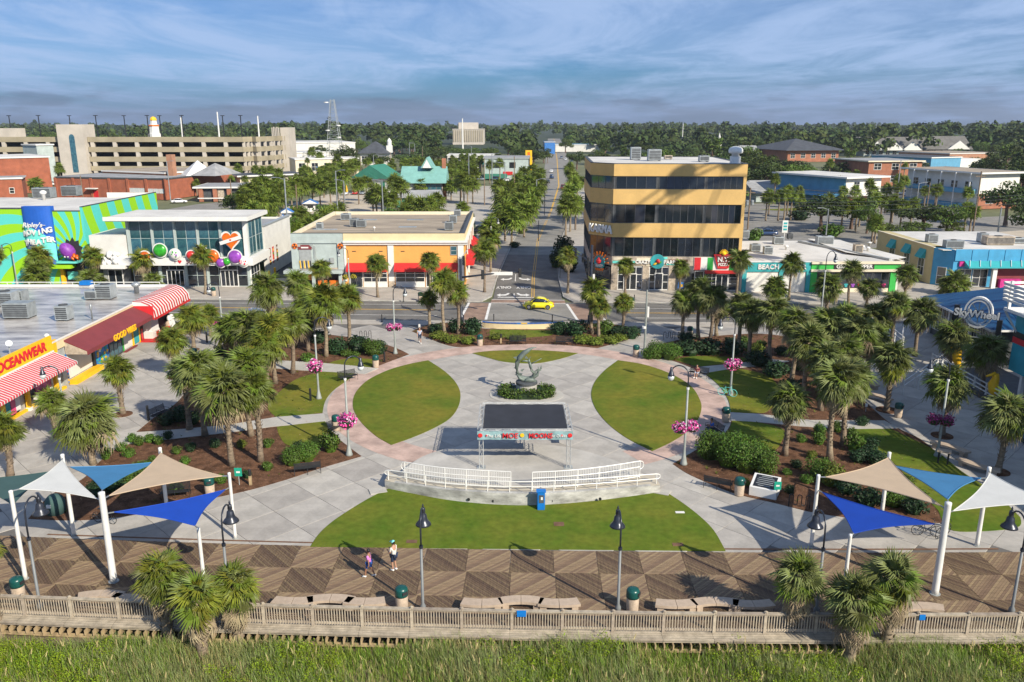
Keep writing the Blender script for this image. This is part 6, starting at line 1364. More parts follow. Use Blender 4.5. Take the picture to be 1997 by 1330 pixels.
fl = MB(); fl.poly([(-4500,640,-.15),(4500,640,-.15),(4500,6500,-.15),(-4500,6500,-.15)]); S(fl.obj('forest_floor','forest_dark'))
# ---- bushes
def bush_mesh(seed, m, n=900, size=.048):
    r = random.Random(seed); b = MB()
    for i in range(5): a = i*2.4; q = .28*math.sqrt(i/5); cards(b,(q*math.cos(a),q*math.sin(a),.32+.1*r.random()),(.30,.30,.30),n//5,size,r)
    b.lathe([(.22,.0),(.30,.2),(.22,.40),(.05,.5)],8); return b.mesh('foliage',m)
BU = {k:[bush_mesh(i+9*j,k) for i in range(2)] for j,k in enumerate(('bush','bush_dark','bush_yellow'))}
BU['hedge'] = [bush_mesh(40,'bush',3200,.024),bush_mesh(41,'bush',3200,.024)]
bu_i = 0
def bush(px,py,wpx,hpx,m,label,group):
    global bu_i; bu_i += 1; p = P(px,py); d = mpp(p); r = random.Random(bu_i); ww = wpx*d; hh = hpx*d/.62
    O('bush',r.choice(BU['hedge' if m == 'bush' and wpx >= 50 and py > 690 else m]),None,loc=p,rz=r.uniform(0,6.28),label=label,cat='bush',group=group,scale=(ww,ww,hh))
BSH = [('bushes in front of the left bed bench',[(572,905,60,34,'bush'),(600,898,50,36,'bush'),(645,880,46,38,'bush'),(585,885,36,24,'bush_dark')]),
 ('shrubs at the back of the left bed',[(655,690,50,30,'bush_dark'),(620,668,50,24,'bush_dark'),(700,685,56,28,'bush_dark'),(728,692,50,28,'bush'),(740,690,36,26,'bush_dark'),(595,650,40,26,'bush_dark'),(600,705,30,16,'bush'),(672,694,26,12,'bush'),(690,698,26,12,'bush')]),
 ('low rounded shrubs on the lower left mulch',[(207,895,28,22,'bush'),(238,880,24,16,'bush'),(252,891,28,18,'bush'),(258,862,26,16,'bush'),(272,868,24,16,'bush'),(292,862,28,14,'bush'),(310,866,24,16,'bush'),(328,856,22,16,'bush_dark'),(345,960,34,18,'bush')]),
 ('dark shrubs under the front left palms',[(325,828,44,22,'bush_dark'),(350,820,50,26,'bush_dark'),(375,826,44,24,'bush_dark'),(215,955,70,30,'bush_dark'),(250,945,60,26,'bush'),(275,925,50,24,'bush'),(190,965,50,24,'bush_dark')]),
 ('shrubs and bright clumps beside the planter wall',[(848,650,36,18,'bush_dark'),(888,648,40,24,'bush_dark'),(922,652,44,30,'bush_dark'),(1090,652,40,24,'bush_dark'),(1122,654,56,28,'bush_dark'),(1180,652,44,24,'bush'),(1205,656,40,20,'bush_dark'),(1232,660,36,22,'bush_dark'),(855,660,40,14,'bush_yellow'),(880,668,44,14,'bush_yellow'),(912,670,36,14,'bush_yellow'),(1135,668,50,14,'bush_yellow'),(1160,672,40,14,'bush_yellow'),(1190,668,50,14,'bush_yellow'),(1205,664,40,12,'bush_yellow'),(970,660,40,9,'bush_yellow'),(1008,662,40,9,'bush_yellow')]),
 ('hedge clumps by the grey camera pole',[(1280,698,50,30,'bush'),(1305,700,50,30,'bush'),(1265,699,34,20,'bush')]),
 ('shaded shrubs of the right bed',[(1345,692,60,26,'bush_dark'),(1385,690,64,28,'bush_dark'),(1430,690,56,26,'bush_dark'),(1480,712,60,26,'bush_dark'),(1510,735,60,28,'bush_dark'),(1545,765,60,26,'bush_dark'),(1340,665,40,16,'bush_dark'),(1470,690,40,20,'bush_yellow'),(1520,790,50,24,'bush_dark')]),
 ('big clipped hedge clumps right of the ring',[(1383,893,66,50,'bush'),(1420,907,76,54,'bush'),(1455,918,78,56,'bush'),(1488,926,64,50,'bush'),(1440,892,80,44,'bush'),(1405,880,60,36,'bush'),(1475,902,70,44,'bush')]),
 ('shrubs on front mulch of right bed',[(1597,866,30,24,'bush'),(1598,848,30,20,'bush'),(1665,880,40,34,'bush'),(1632,842,26,20,'bush'),(1690,890,40,22,'bush_dark'),(1672,900,44,22,'bush_dark'),(1710,905,50,26,'bush_dark'),(1600,935,70,40,'bush'),(1620,945,60,40,'bush_yellow'),(1650,960,60,34,'bush_dark'),(1690,985,64,34,'bush_dark'),(1740,985,60,34,'bush'),(1780,1000,56,30,'bush_dark'),(1535,925,24,10,'bush'),(1760,945,44,20,'bush'),(1785,975,44,22,'bush'),(1450,945,30,12,'bush_yellow')]),
 ('clumps round the side street corners',[(1018,455,24,16,'bush_yellow'),(1004,482,24,10,'bush_dark'),(1050,393,12,9,'bush_yellow'),(1085,520,40,30,'bush_dark'),(1100,500,44,36,'bush_dark'),(1110,530,40,26,'bush_dark')]),
 ('scrub along the sandy yard',[(480,470,60,26,'bush'),(520,492,60,26,'bush'),(560,450,50,24,'bush'),(600,460,60,26,'bush'),(640,446,60,26,'bush'),(800,424,60,18,'bush_yellow'),(840,426,60,20,'bush_yellow'),(760,424,50,16,'bush'),(455,400,40,20,'bush'),(500,382,50,18,'bush'),(440,380,40,14,'bush'),(1470,470,40,22,'bush'),(560,470,60,26,'bush'),(690,430,40,14,'bush'),(1560,428,50,18,'bush_dark'),(1620,460,60,20,'bush'),(640,420,60,20,'bush'),(580,425,50,22,'bush'),(545,475,50,24,'bush')])]
BSH.append(('small shrubs dotted over the mulch',[(x,y,w_,w_*.62,m_) for x,y,w_,m_ in ((300,905,26,'bush'),(330,922,30,'bush_dark'),(286,942,30,'bush'),(362,905,24,'bush'),(402,938,28,'bush_dark'),(432,942,26,'bush'),(482,932,24,'bush_dark'),(522,917,26,'bush'),(472,872,24,'bush_yellow'),(420,872,28,'bush_dark'),(522,872,26,'bush'),(372,880,26,'bush_dark'),(345,885,22,'bush'),(432,692,30,'bush_dark'),(452,708,30,'bush'),(470,690,26,'bush_dark'),(1562,862,26,'bush'),(1582,893,24,'bush_yellow'),(1552,912,26,'bush_dark'),(1572,942,28,'bush'),(1540,962,26,'bush_dark'),(1662,853,28,'bush'),(1703,872,30,'bush_dark'),(1482,682,28,'bush'),(1522,692,28,'bush_dark'),(1562,722,30,'bush'),(1602,752,32,'bush_dark'),(1450,672,26,'bush'),(1420,674,26,'bush_dark'),(1640,790,32,'bush'),(1500,955,22,'bush'),(1680,830,28,'bush_dark'))]))
kl = {'bush':'rounded green','bush_dark':'dark green','bush_yellow':'yellow green'}
for g,l in BSH:
    for i,a in enumerate(sorted(l)): bush(*a, f'{kl[a[4]]} bush, {ORD[i]} from left of the {g}', g)
# hedge round the statue
def basket(p, s, label, mix=('flower_pink','flower_white'), frac=.3):
    t = thing('flower_basket',label,'flower basket',p,0,'flower baskets on the lamp posts'); r = random.Random(int(p[0]*31+p[1]))
    b = MB(); b.lathe([(.05,-.42*s),(.3*s,-.35*s),(.42*s,-.05*s),(.40*s,0)],10); b.obj('pot','bush_dark',t)
    b = MB(); cards(b,(0,0,0),(.52*s,.52*s,.45*s),330,.062*s,r,1.)
    for k in range(len(b.f)): b.m[k] = 1 if r.random() < frac else 0
    b.obj('blossoms',list(mix),t); return t
# ---- dune grass in front of the boardwalk
def grass(name, n, m, h, w, mask, lean=.35, seed=1, kindm=None):
    r = np.random.default_rng(seed); X = r.uniform(-27,27,n*3); Y = r.uniform(28.8,33.95,n*3)
    f = mask(X,Y); k = r.random(n*3) < f; X, Y = X[k][:n], Y[k][:n]; n = len(X)
    cl = r.normal(size=(n,2))*.10; X = np.round(X*2.2)/2.2*.4+X*.6+cl[:,0]; Y = Y+cl[:,1]; Y = np.minimum(Y,33.92+.00081*X*X-.031*X)
    Z = np.minimum(-.56,-.78-.075*(34-Y)+.22*np.sin(X*.33+1)+.18*np.sin(X*.9+Y*.5)+.1*np.sin(Y*.8))
    H = h*r.uniform(.5,1.25,n); az = r.uniform(0,6.283,n); bend_ = r.uniform(.1,.9,n)*H*lean*1.4; dx, dy = np.cos(az)*bend_-.05*H, np.sin(az)*bend_
    wx, wy = -np.sin(az)*w/2, np.cos(az)*w/2
    V = np.empty((n,5,3)); V[:,0] = np.stack([X-wx,Y-wy,Z-.05],1); V[:,1] = np.stack([X+wx,Y+wy,Z-.05],1)
    V[:,2] = np.stack([X+wx*.8+dx*.3,Y+wy*.8+dy*.3,Z+H*.6],1); V[:,3] = np.stack([X-wx*.8+dx*.3,Y-wy*.8+dy*.3,Z+H*.6],1); V[:,4] = np.stack([X+dx,Y+dy,Z+H*(1-.25*bend_/H)],1)
    me = bpy.data.meshes.new(name); me.vertices.add(n*5); me.vertices.foreach_set('co',V.astype(np.float32).ravel())
    base = np.arange(n)[:,None]*5; li = np.concatenate([base+np.array([0,1,2,3]),base+np.array([3,2,4])],1).astype(np.int32).ravel()
    me.loops.add(n*7); me.loops.foreach_set('vertex_index',li); ls = (np.arange(n)[:,None]*7+np.array([0,4])).astype(np.int32).ravel(); me.polygons.add(n*2); me.polygons.foreach_set('loop_start',ls); me.update(); me.materials.append(M[m])
    o = O(name,me,None,kind='stuff'); o['label'] = {'grass_a':'fresh green dune grass below the boardwalk','grass_b':'blue green sea oats below the boardwalk','grass_c':'straw coloured dry dune grass below the boardwalk','seed_head':'pale seed heads on the dune grass'}.get(m,'green dune plants'); o['category'] = 'grass'; return o
nz_ = lambda X,Y,s,p: .5+.5*np.sin(X*s+p+1.3*np.sin(Y*s*1.7+p*2))*np.cos(Y*s*.8+X*s*.35-p)
grass('dune_grass',42000,'grass_a',.70,.026,lambda X,Y:np.clip(nz_(X,Y,.75,.3)*1.3-.1,.12,1),seed=2)
grass('sea_oats',40000,'grass_b',.80,.020,lambda X,Y:np.clip(nz_(X,Y,.62,2.1)*1.3-.1,.10,1),.45,seed=3)
grass('dry_grass',22000,'grass_c',.70,.018,lambda X,Y:np.clip(nz_(X,Y,.9,4.0)*1.4-.35,.10,1),.55,seed=4)
def shrubs():
    r = random.Random(8); b = MB(); big = MB()
    for k in range(700):
        x = r.uniform(-25,25); y = r.uniform(29.5,33.6)
        if math.sin(x*.55+.8)+.5*math.sin(x*1.3+y) < .05: continue
        z = dz(x,y); h = r.uniform(.5,1.0)
        for q in range(4): cards(b,(x+r.uniform(-.35,.35),y+r.uniform(-.3,.3),z+h*(.30+.17*q)),(.28,.28,.25),34,.045,r,.5)
    o = b.obj('dune_plants','grass_d'); o['kind'] = 'stuff'; o['label'] = 'leafy bright green dune plants among the grass'; o['category'] = 'plants'
    s = MB()
    for k in range(170):
        x = r.uniform(-25,25); y = r.uniform(29.5,33.2); z = dz(x,y); h = r.uniform(.9,1.35); dx, dy = r.uniform(-.4,.4), r.uniform(-.3,.3)
        s.tube([(x,y,z),(x+dx*.3,y+dy*.3,z+h*.7),(x+dx,y+dy,z+h)],[.008,.007,.005],3,False)
        for q in range(5): t = .75+.25*q/5; s.add([(x+dx*t-.02,y+dy*t,z+h*t),(x+dx*t+.03,y+dy*t,z+h*t),(x+dx*(t+.08)+.05*dx,y+dy*(t+.08),z+h*(t+.10))],[(0,1,2)])
    o = s.obj('seed_heads','seed_head'); o['kind'] = 'stuff'
shrubs()

# low tufts and weeds scattered over the bark mulch
def tufts():
    r = random.Random(33); b = MB()
    for q in (MUL_L,MUL_R,MUL_T):
        g = ground_px(q,0); xs_ = [p[0] for p in g]; ys_ = [p[1] for p in g]; k = 0
        while k < 120:
            p = (r.uniform(min(xs_),max(xs_)),r.uniform(min(ys_),max(ys_)))
            if not inpoly(p,g): continue
            k += 1; s_ = r.uniform(.10,.30)
            for j in range(9): a = r.uniform(0,6.28); d = r.uniform(.4,1)*s_; b.add([(p[0]-.02,p[1],.02),(p[0]+.02,p[1],.02),(p[0]+d*math.cos(a),p[1]+d*math.sin(a),.02+s_*r.uniform(.5,1.3))],[(0,1,2)])
    o = b.obj('mulch_weeds','bush_yellow'); o['kind'] = 'stuff'
    c = MB()
    for q in (MUL_L,MUL_R,MUL_T):
        g = ground_px(q,0); xs_ = [p[0] for p in g]; ys_ = [p[1] for p in g]; k = 0
        while k < 2600:
            p = (r.uniform(min(xs_),max(xs_)),r.uniform(min(ys_),max(ys_)))
            k += 1
            if not inpoly(p,g): continue
            a = r.uniform(0,3.14); l_ = r.uniform(.04,.11); dx, dy = l_*math.cos(a), l_*math.sin(a); z = .026+r.random()*.03
            c.add([(p[0]-dx,p[1]-dy,z),(p[0]+dy*.3,p[1]-dx*.3,z+.012),(p[0]+dx,p[1]+dy,z),(p[0]-dy*.3,p[1]+dx*.3,z+.012)],[(0,1,2,3)])
    o = c.obj('bark_chips','bark_chip'); o['kind'] = 'stuff'
tufts()
# ---------------------------------------------------------------- railing along the boardwalk
Rl = thing('boardwalk_railing','long weathered wooden railing between boardwalk and dune grass','railing',(0,34.4,0))
pm_ = MB(); pm_.box(-.07,.07,-.07,.07,-.45,1.12); pm_.lathe([(.10,1.12),(.10,1.16),(.02,1.2)],4); pme = pm_.mesh('post','rail_wood')
tm = MB(); tm.box(-1.195,1.195,-.10,.10,1.02,1.07); tme = tm.mesh('top_rail','rail_wood'); um = MB(); um.box(-1.12,1.12,-.03,.03,.93,1.015); ume = um.mesh('upper_rail','rail_wood')
lm = MB(); lm.box(-1.12,1.12,-.03,.03,.12,.24); lme = lm.mesh('lower_rail','rail_wood'); bm2 = MB(); bm2.box(-.022,.022,-.05,-.032,.10,.93); bal = bm2.mesh('baluster','rail_wood')
bs = []
for i in range(-14,14):
    x = i*2.4; y = bend(x); xm = x+1.2; ym = bend(xm); s = slope(xm)
    O('post',pme,Rl,loc=(x,y,0),rz=s); O('top_rail',tme,Rl,loc=(xm,ym,0),rz=s); O('upper_rail',ume,Rl,loc=(xm,ym,0),rz=s); O('lower_rail',lme,Rl,loc=(xm,ym,0),rz=s)
    for k in range(17): u = x+.16+k*2.08/16; bs.append((abs(u+.5),u,s))
bs.sort()
for _,u,s in bs[:300]: O('baluster',bal,Rl,loc=(u,bend(u),0),rz=s)
b = MB()
for _,u,s in bs[300:]: y = bend(u); b.box(u-.022,u+.022,y-.05,y-.032,.10,.93)
O('baluster',b.mesh('baluster','rail_wood'),Rl,kind='stuff')
def on_deck(px,py): return P(px,py,.02)
# ---------------------------------------------------------------- lamps
def lamp(base, H, rz, label, style='arm', arm=1.25, pole=None, group='curved arm street lamps'):
    t = thing('street_lamp',label,'street lamp',base,rz,group)
    b = MB()
    if style == 'bell': b.lathe([(.15,0),(.15,.25),(.075,.4),(.065,H*.62)],12)
    else: b.lathe([(.26,0),(.26,.12),(.22,.2),(.17,.5),(.11,.75),(.09,1.2),(.07,H*.74)],12)
    b.obj('pole',pole or ('lamp_pole_grey' if style == 'bell' else 'lamp_pole'),t,smooth=True)
    z0 = H*.62 if style == 'bell' else H*.74
    b = MB(); b.lathe([(.10,0),(.10,.14)],10,(0,0,z0)); b.obj('collar','white' if style != 'bell' else 'lamp_black',t)
    n = 9; top = H-.35; pts = [(0,0,z0+.1),(0,0,z0+(top-z0)*.45)]+[(arm/2-arm/2*math.cos(R(180*k/n)),0,z0+(top-z0)*.55+(top-z0)*.45*math.sin(R(180*k/n))**.8) for k in range(1,n)]+[(arm,0,z0+(top-z0)*.72)]
    b = MB(); b.tube(pts,.045,7); b.obj('arm','lamp_black',t,smooth=True)
    hz = pts[-1][2]; s = 1.0
    if style == 'bell':
        b = MB(); b.lathe([(.05,.30),(.10,.25),(.12,.05),(.09,0),(.17,-.10),(.20,-.30),(.24,-.42),(.36,-.56),(.40,-.64),(.37,-.65),(.18,-.5)],18,(arm,0,hz)); b.obj('lamp_shade','lamp_black',t,smooth=True)
        b = MB(); b.lathe([(.15,-.52),(.14,-.64),(.02,-.70)],12,(arm,0,hz)); b.obj('lens','lamp_glass',t)
        b = MB(); b.lathe([(.03,.3),(.05,.38),(.01,.5)],8,(arm,0,hz)); b.obj('finial','lamp_black',t)
    else:
        b = MB(); b.lathe([(.04,.26),(.09,.22),(.10,0),(.13,-.05),(.20,-.28),(.24,-.36)],14,(arm,0,hz)); b.obj('lamp_shade','lamp_black',t,smooth=True)
        b = MB(); b.lathe([(.21,-.36),(.23,-.50),(.17,-.66),(.03,-.74)],14,(arm,0,hz)); b.obj('globe','lamp_glass',t,smooth=True)
    return t
def lamp_px(bx_, by, ty, rz, label, z=0., **k):
    b = P(bx_,by,z); return b, lamp(b, hgt(b,ty), rz, label, **k)
for x,y,ty,l in ((79,1187,968,'bell lamp at the far left by the tall white sail posts'),(449,1190,985,'bell lamp behind the three left dune palms'),(825,1190,992,'bell lamp on the boardwalk left of centre, beside bin'),(1205,1192,996,'bell lamp on the boardwalk right of centre, beside bin'),(1592,1196,996,'bell lamp behind the three right dune palms'),(1972,1196,998,'bell lamp at the far right end of the boardwalk')):
    lamp_px(x,y,ty,R(90),l+' with dark shade',z=.02,style='bell',group='bell shaded lamps along the railing')
Lb = {}
for k,x,y,ty,rz,l,st in (('a',681,888,688,R(35),'grey lamp with pink basket before the brick ring at left',1),('b',622,778,612,R(20),'grey lamp with pink basket on the left lawn',1),('c',771,690,552,R(20),'grey lamp with two pink baskets beside upper left walk',1),('d',438,682,545,R(165),'grey lamp with magenta basket at back of left bed',1),('e',1333,906,706,R(150),'grey lamp with two pink baskets at right of ring',1),('f',1424,772,612,R(165),'lamp with pink basket on shaded lawn by the bicycle',1),('g',1828,890,690,R(160),'dark lamp with two purple baskets by curved stone bench',1),
    ('h',130,835,706,R(180),'curved lamp in front of the beachwear awning',1),('i',683,582,478,R(200),'lamp with two yellow baskets before orange building',1),('j',34,556,470,R(200),'lamp in front of the lettered theatre tower',1),('k',1597,655,484,R(20),'tall lamp in front of green shop fascia',1),('l',958,508,420,R(10),'dark lamp among palms at start of the side street',1)):
    Lb[k] = (*lamp_px(x,y,ty,rz,l,group='curved arm street lamps'), hgt(P(x,y),ty))
def bask(k, py, offs, s, labels, mix=('flower_pink','flower_white'), frac=.3):
    b = Lb[k][0]; h = hgt(b,py)
    for (dx,dy),l in zip(offs,labels): basket((b.x+dx,b.y+dy,h),s,l,mix,frac)
bask('a',818,[(-.02,-.1)],1.42,['round pink and white basket on lamp before the brick ring'])
bask('b',713,[(-.15,-.1)],1.42,['round pink basket on the left lawn lamp'])
bask('c',638,[(-.42,-.1),(.30,.2)],1.0,['left pink basket on the upper left walk lamp','right pink basket on the upper left walk lamp'])
bask('d',632,[(-.15,-.1)],1.35,['magenta basket on lamp at back of left bed'],('flower_pink','flower_purple'),.35)
bask('e',832,[(-.45,-.1),(.50,.15)],1.05,['left pink basket on lamp at right of ring','right pink basket on lamp at right of ring'])
bask('f',710,[(-.15,-.1),(.30,.1)],1.15,['left pink basket on shaded lawn lamp','right pink basket on shaded lawn lamp'])
bask('g',818,[(-.55,.1),(.25,-.15)],1.05,['upper left dark purple basket on lamp by stone bench','lower right dark purple basket on lamp by stone bench'],('flower_purple','flower_pink'),.1)
bask('i',540,[(-.55,0),(.55,0)],.85,['left yellow basket before the orange building','right yellow basket before the orange building'],('flower_yellow','bush_yellow'),.3)
# camera pole, other poles
b0 = P(1257,682); h = hgt(b0,565); t = thing('camera_pole','straight grey pole with white camera box beside round hedge','pole',b0)
b = MB(); b.lathe([(.2,0),(.2,.15),(.13,.2),(.09,h)],10); b.obj('pole','lamp_pole',t); b = MB(); b.box(.1,.3,-.12,.12,h*.55,h*.72); b.obj('control_box','white',t); b = MB(); b.lathe([(.22,0),(.22,.25)],10,(-.15,0,h*.36)); b.obj('camera','white',t)
b = MB(); b.tube([(0,0,h),(-.1,0,h+.9),(-.5,0,h+1.1),(-.9,0,h+.8)],.04,6); b.lathe([(.06,.9),(.2,.6),(.22,.5)],10,(-.9,0,h-.15)); b.obj('arm','lamp_black',t)
def post_px(x,y,ty,m,r,label,name='utility_pole',cat='pole',group=None,arms=0,drum=0,lum=0):
    b0 = P(x,y); h = hgt(b0,ty); t = thing(name,label,cat,b0,0,group); b = MB(); b.tube([(0,0,0),(0,0,h)],[r*1.15,r*.8],7); b.obj('pole',m,t)
    if arms: b = MB(); b.box(-1.1,1.1,-.06,.06,h-1.1,h-.95); b.obj('crossarm','pole_wood',t)
    for k in range(drum): b = MB(); b.lathe([(.34,0),(.36,.1),(.36,.95),(.2,1.05)],10,(-.55+1.1*k,-.1,h-3.6)); b.obj('transformer','galv',t)
    if lum: b = MB(); b.tube([(0,0,h-.2),(lum*1.0,0,h+.15),(lum*1.7,0,h+.2)],.06,5); b.box(min(lum*1.5,lum*2.3),max(lum*1.5,lum*2.3),-.14,.14,h+.12,h+.25); b.obj('luminaire','galv',t)
    return b0, h
pg = 'utility and light poles in the town'
W1_ = post_px(1457,460,366,'pole_wood',.16,'leaning wooden pole with two grey transformers at the yellow block',group=pg,arms=1,drum=2)
post_px(1610,466,407,'galv',.13,'pale street light behind the white shop roof',group=pg,lum=-1)
W2_ = post_px(1896,460,334,'pole_wood',.15,'tall wooden pole right of the balcony motel front',group=pg,arms=1)
post_px(1944,465,404,'galv',.17,'thick grey pole behind the blue shop roof',group=pg)
post_px(1803,440,356,'pole_wood',.13,'dark thin pole among the motel palms',group=pg); post_px(1786,410,357,'galv',.13,'pole beside the parked white cars',group=pg,lum=1); post_px(1747,400,312,'galv',.15,'pole with crossarm before the brick inn',group=pg,arms=1)
SLIM = sorted(((565,500,348),(582,440,360),(660,440,333),(674,425,352),(748,436,352),(705,355,304),(730,352,302),(763,350,297),(540,395,345),(920,330,285),(915,380,300),(960,390,300),(1003,410,305),(1046,418,350),(945,400,308),(985,390,318),(800,330,278),(810,330,280),(825,335,285),(350,362,332),(333,392,315),(163,392,342),(455,420,350)))
for i,(x,y,ty) in enumerate(SLIM): post_px(x,y,ty,'galv' if i%3 else 'pole_wood',.15,('grey' if i%3 else 'brown wooden')+f' slim pole, {ORD[i]} from left of those behind the front row',group='slim poles behind the front row',lum=(0,1,-1)[i%3])
post_px(1705,280,243,'galv',.5,'tall thin mast against the wood at right',group='masts on the wooded skyline'); post_px(1330,285,241,'white_metal',.4,'thin white mast above the trees right of centre',group='masts on the wooded skyline')
for i,(x,y,ty) in enumerate(((1062,420,372),(1098,440,395),(1050,470,430))): post_px(x,y,ty,'lamp_black',.09,('left verge' if i==0 else 'right verge' if i==1 else 'near left verge')+' dark lamp post along the side street',name='lamp_post',group='dark lamp posts along the side street',lum=(1,-1,1)[i])
wires = MB()
def wire(a,c,sag=.8):
    pts = [Vector(a).lerp(Vector(c),k/10)-Vector((0,0,sag*4*(k/10)*(1-k/10))) for k in range(11)]; wires.tube(pts,.035,3,False)
for z in (0.2,.9,2.0): wire(W1_[0]+Vector((0,0,W1_[1]-z)),Vector((98,190,W1_[1]-z))); wire(W1_[0]+Vector((0,0,W1_[1]-z)),Vector((42,250,W1_[1]-z-1)))
for z in (3.5,4.5,5.2): wire((40,165,z+3),(110,172,z+4))
o = wires.obj('power_lines','dark_grey',None,label='thin sagging power lines strung across the town at right',cat='power lines'); o['kind'] = 'stuff'
p = P(1528,475); h = hgt(p,430); t = thing('pole_sign','white sign with teal lettering on thin pole behind the beach shop','sign',p); b = MB(); b.tube([(0,0,0),(0,0,h-2)],.08,6); b.obj('pole','white_metal',t); bx(t,'sign_face','white',-.55,.55,-.15,.15,h-2.4,h); 
for k in range(3): bx(t,'sign_mark','teal',-.35,.4,-.17,-.151,h-.75-k*.6,h-.35-k*.6)
# ---------------------------------------------------------------- traffic signals
def signal_head(par,p,rz=0):
    h_ = MB(); h_.box(-.17,.17,-.12,.12,-.55,.55); o = h_.obj('signal_head','black_metal',par,loc=p,rz=rz)
    for k,m in enumerate(('candy_red','candy_orange','candy_green')): b = MB(); b.lathe([(.11,0),(.11,.04)],10); b.obj('lens','dark',o,loc=(0,.12,.36-.36*k),rot=(R(-90),0,0))
p = P(900,629); h = hgt(p,505); t = thing('traffic_signal','dark signal mast with long arm reaching over the left crosswalk','traffic signal',p)
b = MB(); b.lathe([(.32,0),(.32,.9),(.18,1.0),(.15,h)],10); b.obj('pole','lamp_black',t,smooth=True)
az = hgt(p,541); b = MB(); b.tube([(0,0,az),(4,1.3,az+.25),(9.3,3.0,az+.3)],[.13,.1,.07],8); b.obj('mast_arm','lamp_black',t,smooth=True)
for x,y in ((2.6,.85),(7.1,2.3)): signal_head(t,(x,y-.15,az+.2),R(16))
b = MB(); b.box(3.6,6.2,1.2,1.24,az+.05,az+.45); b.obj('street_sign','white',t,rz=R(0)); b = MB(); b.tube([(0,0,h),(1.0,.4,h+1.3)],.05,6); b.obj('camera_arm','grey_metal',t); signal_head(t,(.35,.2,az+2.0),R(90))
p = P(1151,629); h = hgt(p,478); t = thing('traffic_signal','dark signal mast in front of the parrot restaurant corner','traffic signal',p)
b = MB(); b.lathe([(.32,0),(.32,.9),(.18,1.0),(.15,h)],10); b.obj('pole','lamp_black',t,smooth=True); az = hgt(p,515)
b = MB(); b.tube([(0,0,az),(-.8,5,az+.2),(-1.6,9.5,az+.3)],[.13,.1,.07],8); b.obj('mast_arm','lamp_black',t,smooth=True)
for q in ((-.4,.1,az+.2),(-.55,.3,az-.5),(.3,.1,az-.6),(-.7,4,az+.1),(-1.3,8,az+.2)): signal_head(t,q,R(90))
b = MB(); b.box(.15,.4,-.2,.1,az-1.9,az-1.2); b.obj('pedestrian_box','white',t)
for x,y,l in ((963,627,'left of the pair behind planter wall'),(1077,628,'right of the pair behind planter wall'),(745,628,'alone by the kerb left of the crossing'),(1237,588,'before the entrance door of the parrot restaurant'),(787,588,'before the orange shopfront')):
    p = P(x,y); b = MB(); b.lathe([(.11,0),(.11,.06),(.06,.12),(.055,.78),(.075,.82),(.06,.92),(.01,.98)],10); b.obj('bollard','black_metal',None,loc=p,label='black kerb bollard '+l,cat='bollard',group='black bollards by the road',smooth=True)
# ---------------------------------------------------------------- bins, benches, seats
tb = thing('litter_bin','x','litter bin'); b = MB(); b.lathe([(.29,0),(.30,.05),(.32,.74),(.30,.78)],18); b.obj('stone_body','bin_stone',tb,smooth=True)
b = MB(); b.lathe([(.33,.76),(.335,.86),(.33,1.10),(.28,1.20),(.15,1.25),(.01,1.26)],18); b.obj('lid','bin_green',tb,smooth=True); b = MB(); b.box(-.14,.14,-.35,-.20,.90,1.07); b.obj('lid_opening','dark',tb)
bpy.context.view_layer.update(); first = True
for x,y,rz,l in ((656,838,90,'at left of the ring beside bench'),(733,716,90,'at the top left of the brick ring'),(936,674,20,'left of the two far benches'),(1240,695,60,'at top right of the ring by round hedge'),(1345,657,0,'on upper right walk by the bike rack'),(1415,822,-70,'shaded at right of the ring'),(1441,965,60,'beside the white plaque stand'),(1751,813,40,'by the twisted palm at right'),(410,965,20,'behind the blue sail at left bed edge'),(784,1187,40,'on the boardwalk by left centre lamp'),(1233,1190,60,'on the boardwalk by right centre lamp'),(38,1168,80,'at far left of the boardwalk'),(328,637,0,'under the striped awning end'),(417,577,0,'before the glass candy store doors'),(380,702,0,'beside the palms left of magenta basket'),(1232,598,0,'before the parrot restaurant doors'),(820,587,0,'before the orange building doors')):
    p = P(x,y,.02); l = 'stone bin with dark green dome lid '+l
    if first: tb.location = p; tb.rotation_euler = (0,0,R(rz)); tag(tb,l,group='stone litter bins'); first = False
    else: dup(tb,p,R(rz),l)
bn = thing('park_bench','x','bench'); k_ = 17
for s in range(7): b = MB(); b.bar((-.9,-.24+s*.075,.44),(.9,-.24+s*.075,.44),.05,.02); b.obj('seat_slat','black_metal',bn)
for s in range(6): b = MB(); b.bar((-.9,.27+s*.02,.52+s*.075),(.9,.27+s*.02,.52+s*.075),.02,.05); b.obj('back_slat','black_metal',bn)
for x in (-.88,0,.88): 
    b = MB(); b.tube([(x,-.24,0),(x,-.26,.42),(x,.25,.42),(x,.40,.98)],.022,5); b.tube([(x,.26,.42),(x,.34,0)],.022,5); b.tube([(x,-.25,.42),(x,-.24,.64),(x,.30,.66)],.02,5); b.obj('leg','black_metal',bn)
bpy.context.view_layer.update(); first = True
for x,y,rz,l in ((600,922,196,'seen from behind at the lower left bed by bushes'),(660,840,60,'facing the ring behind the pink basket lamp'),(679,742,38,'on the left ring lawn edge by light path'),(1010,672,0,'left of two before the planter bed'),(1100,673,0,'right of two before the planter bed'),(1400,952,152,'dark one seen from behind beside the plaque stand'),(1392,846,-72,'with a seated man in blue at right ring side'),(1362,735,-30,'with a seated person at upper right of ring'),(343,970,12,'in shade under the tan left sail'),(312,815,70,'in deep shade under left bed palms')):
    p = P(x,y,.01); l = 'black metal slat bench '+l
    if first: bn.location = p; bn.rotation_euler = (0,0,R(rz)); tag(bn,l,group='black slat benches'); first = False
    else: dup(bn,p,R(rz),l)
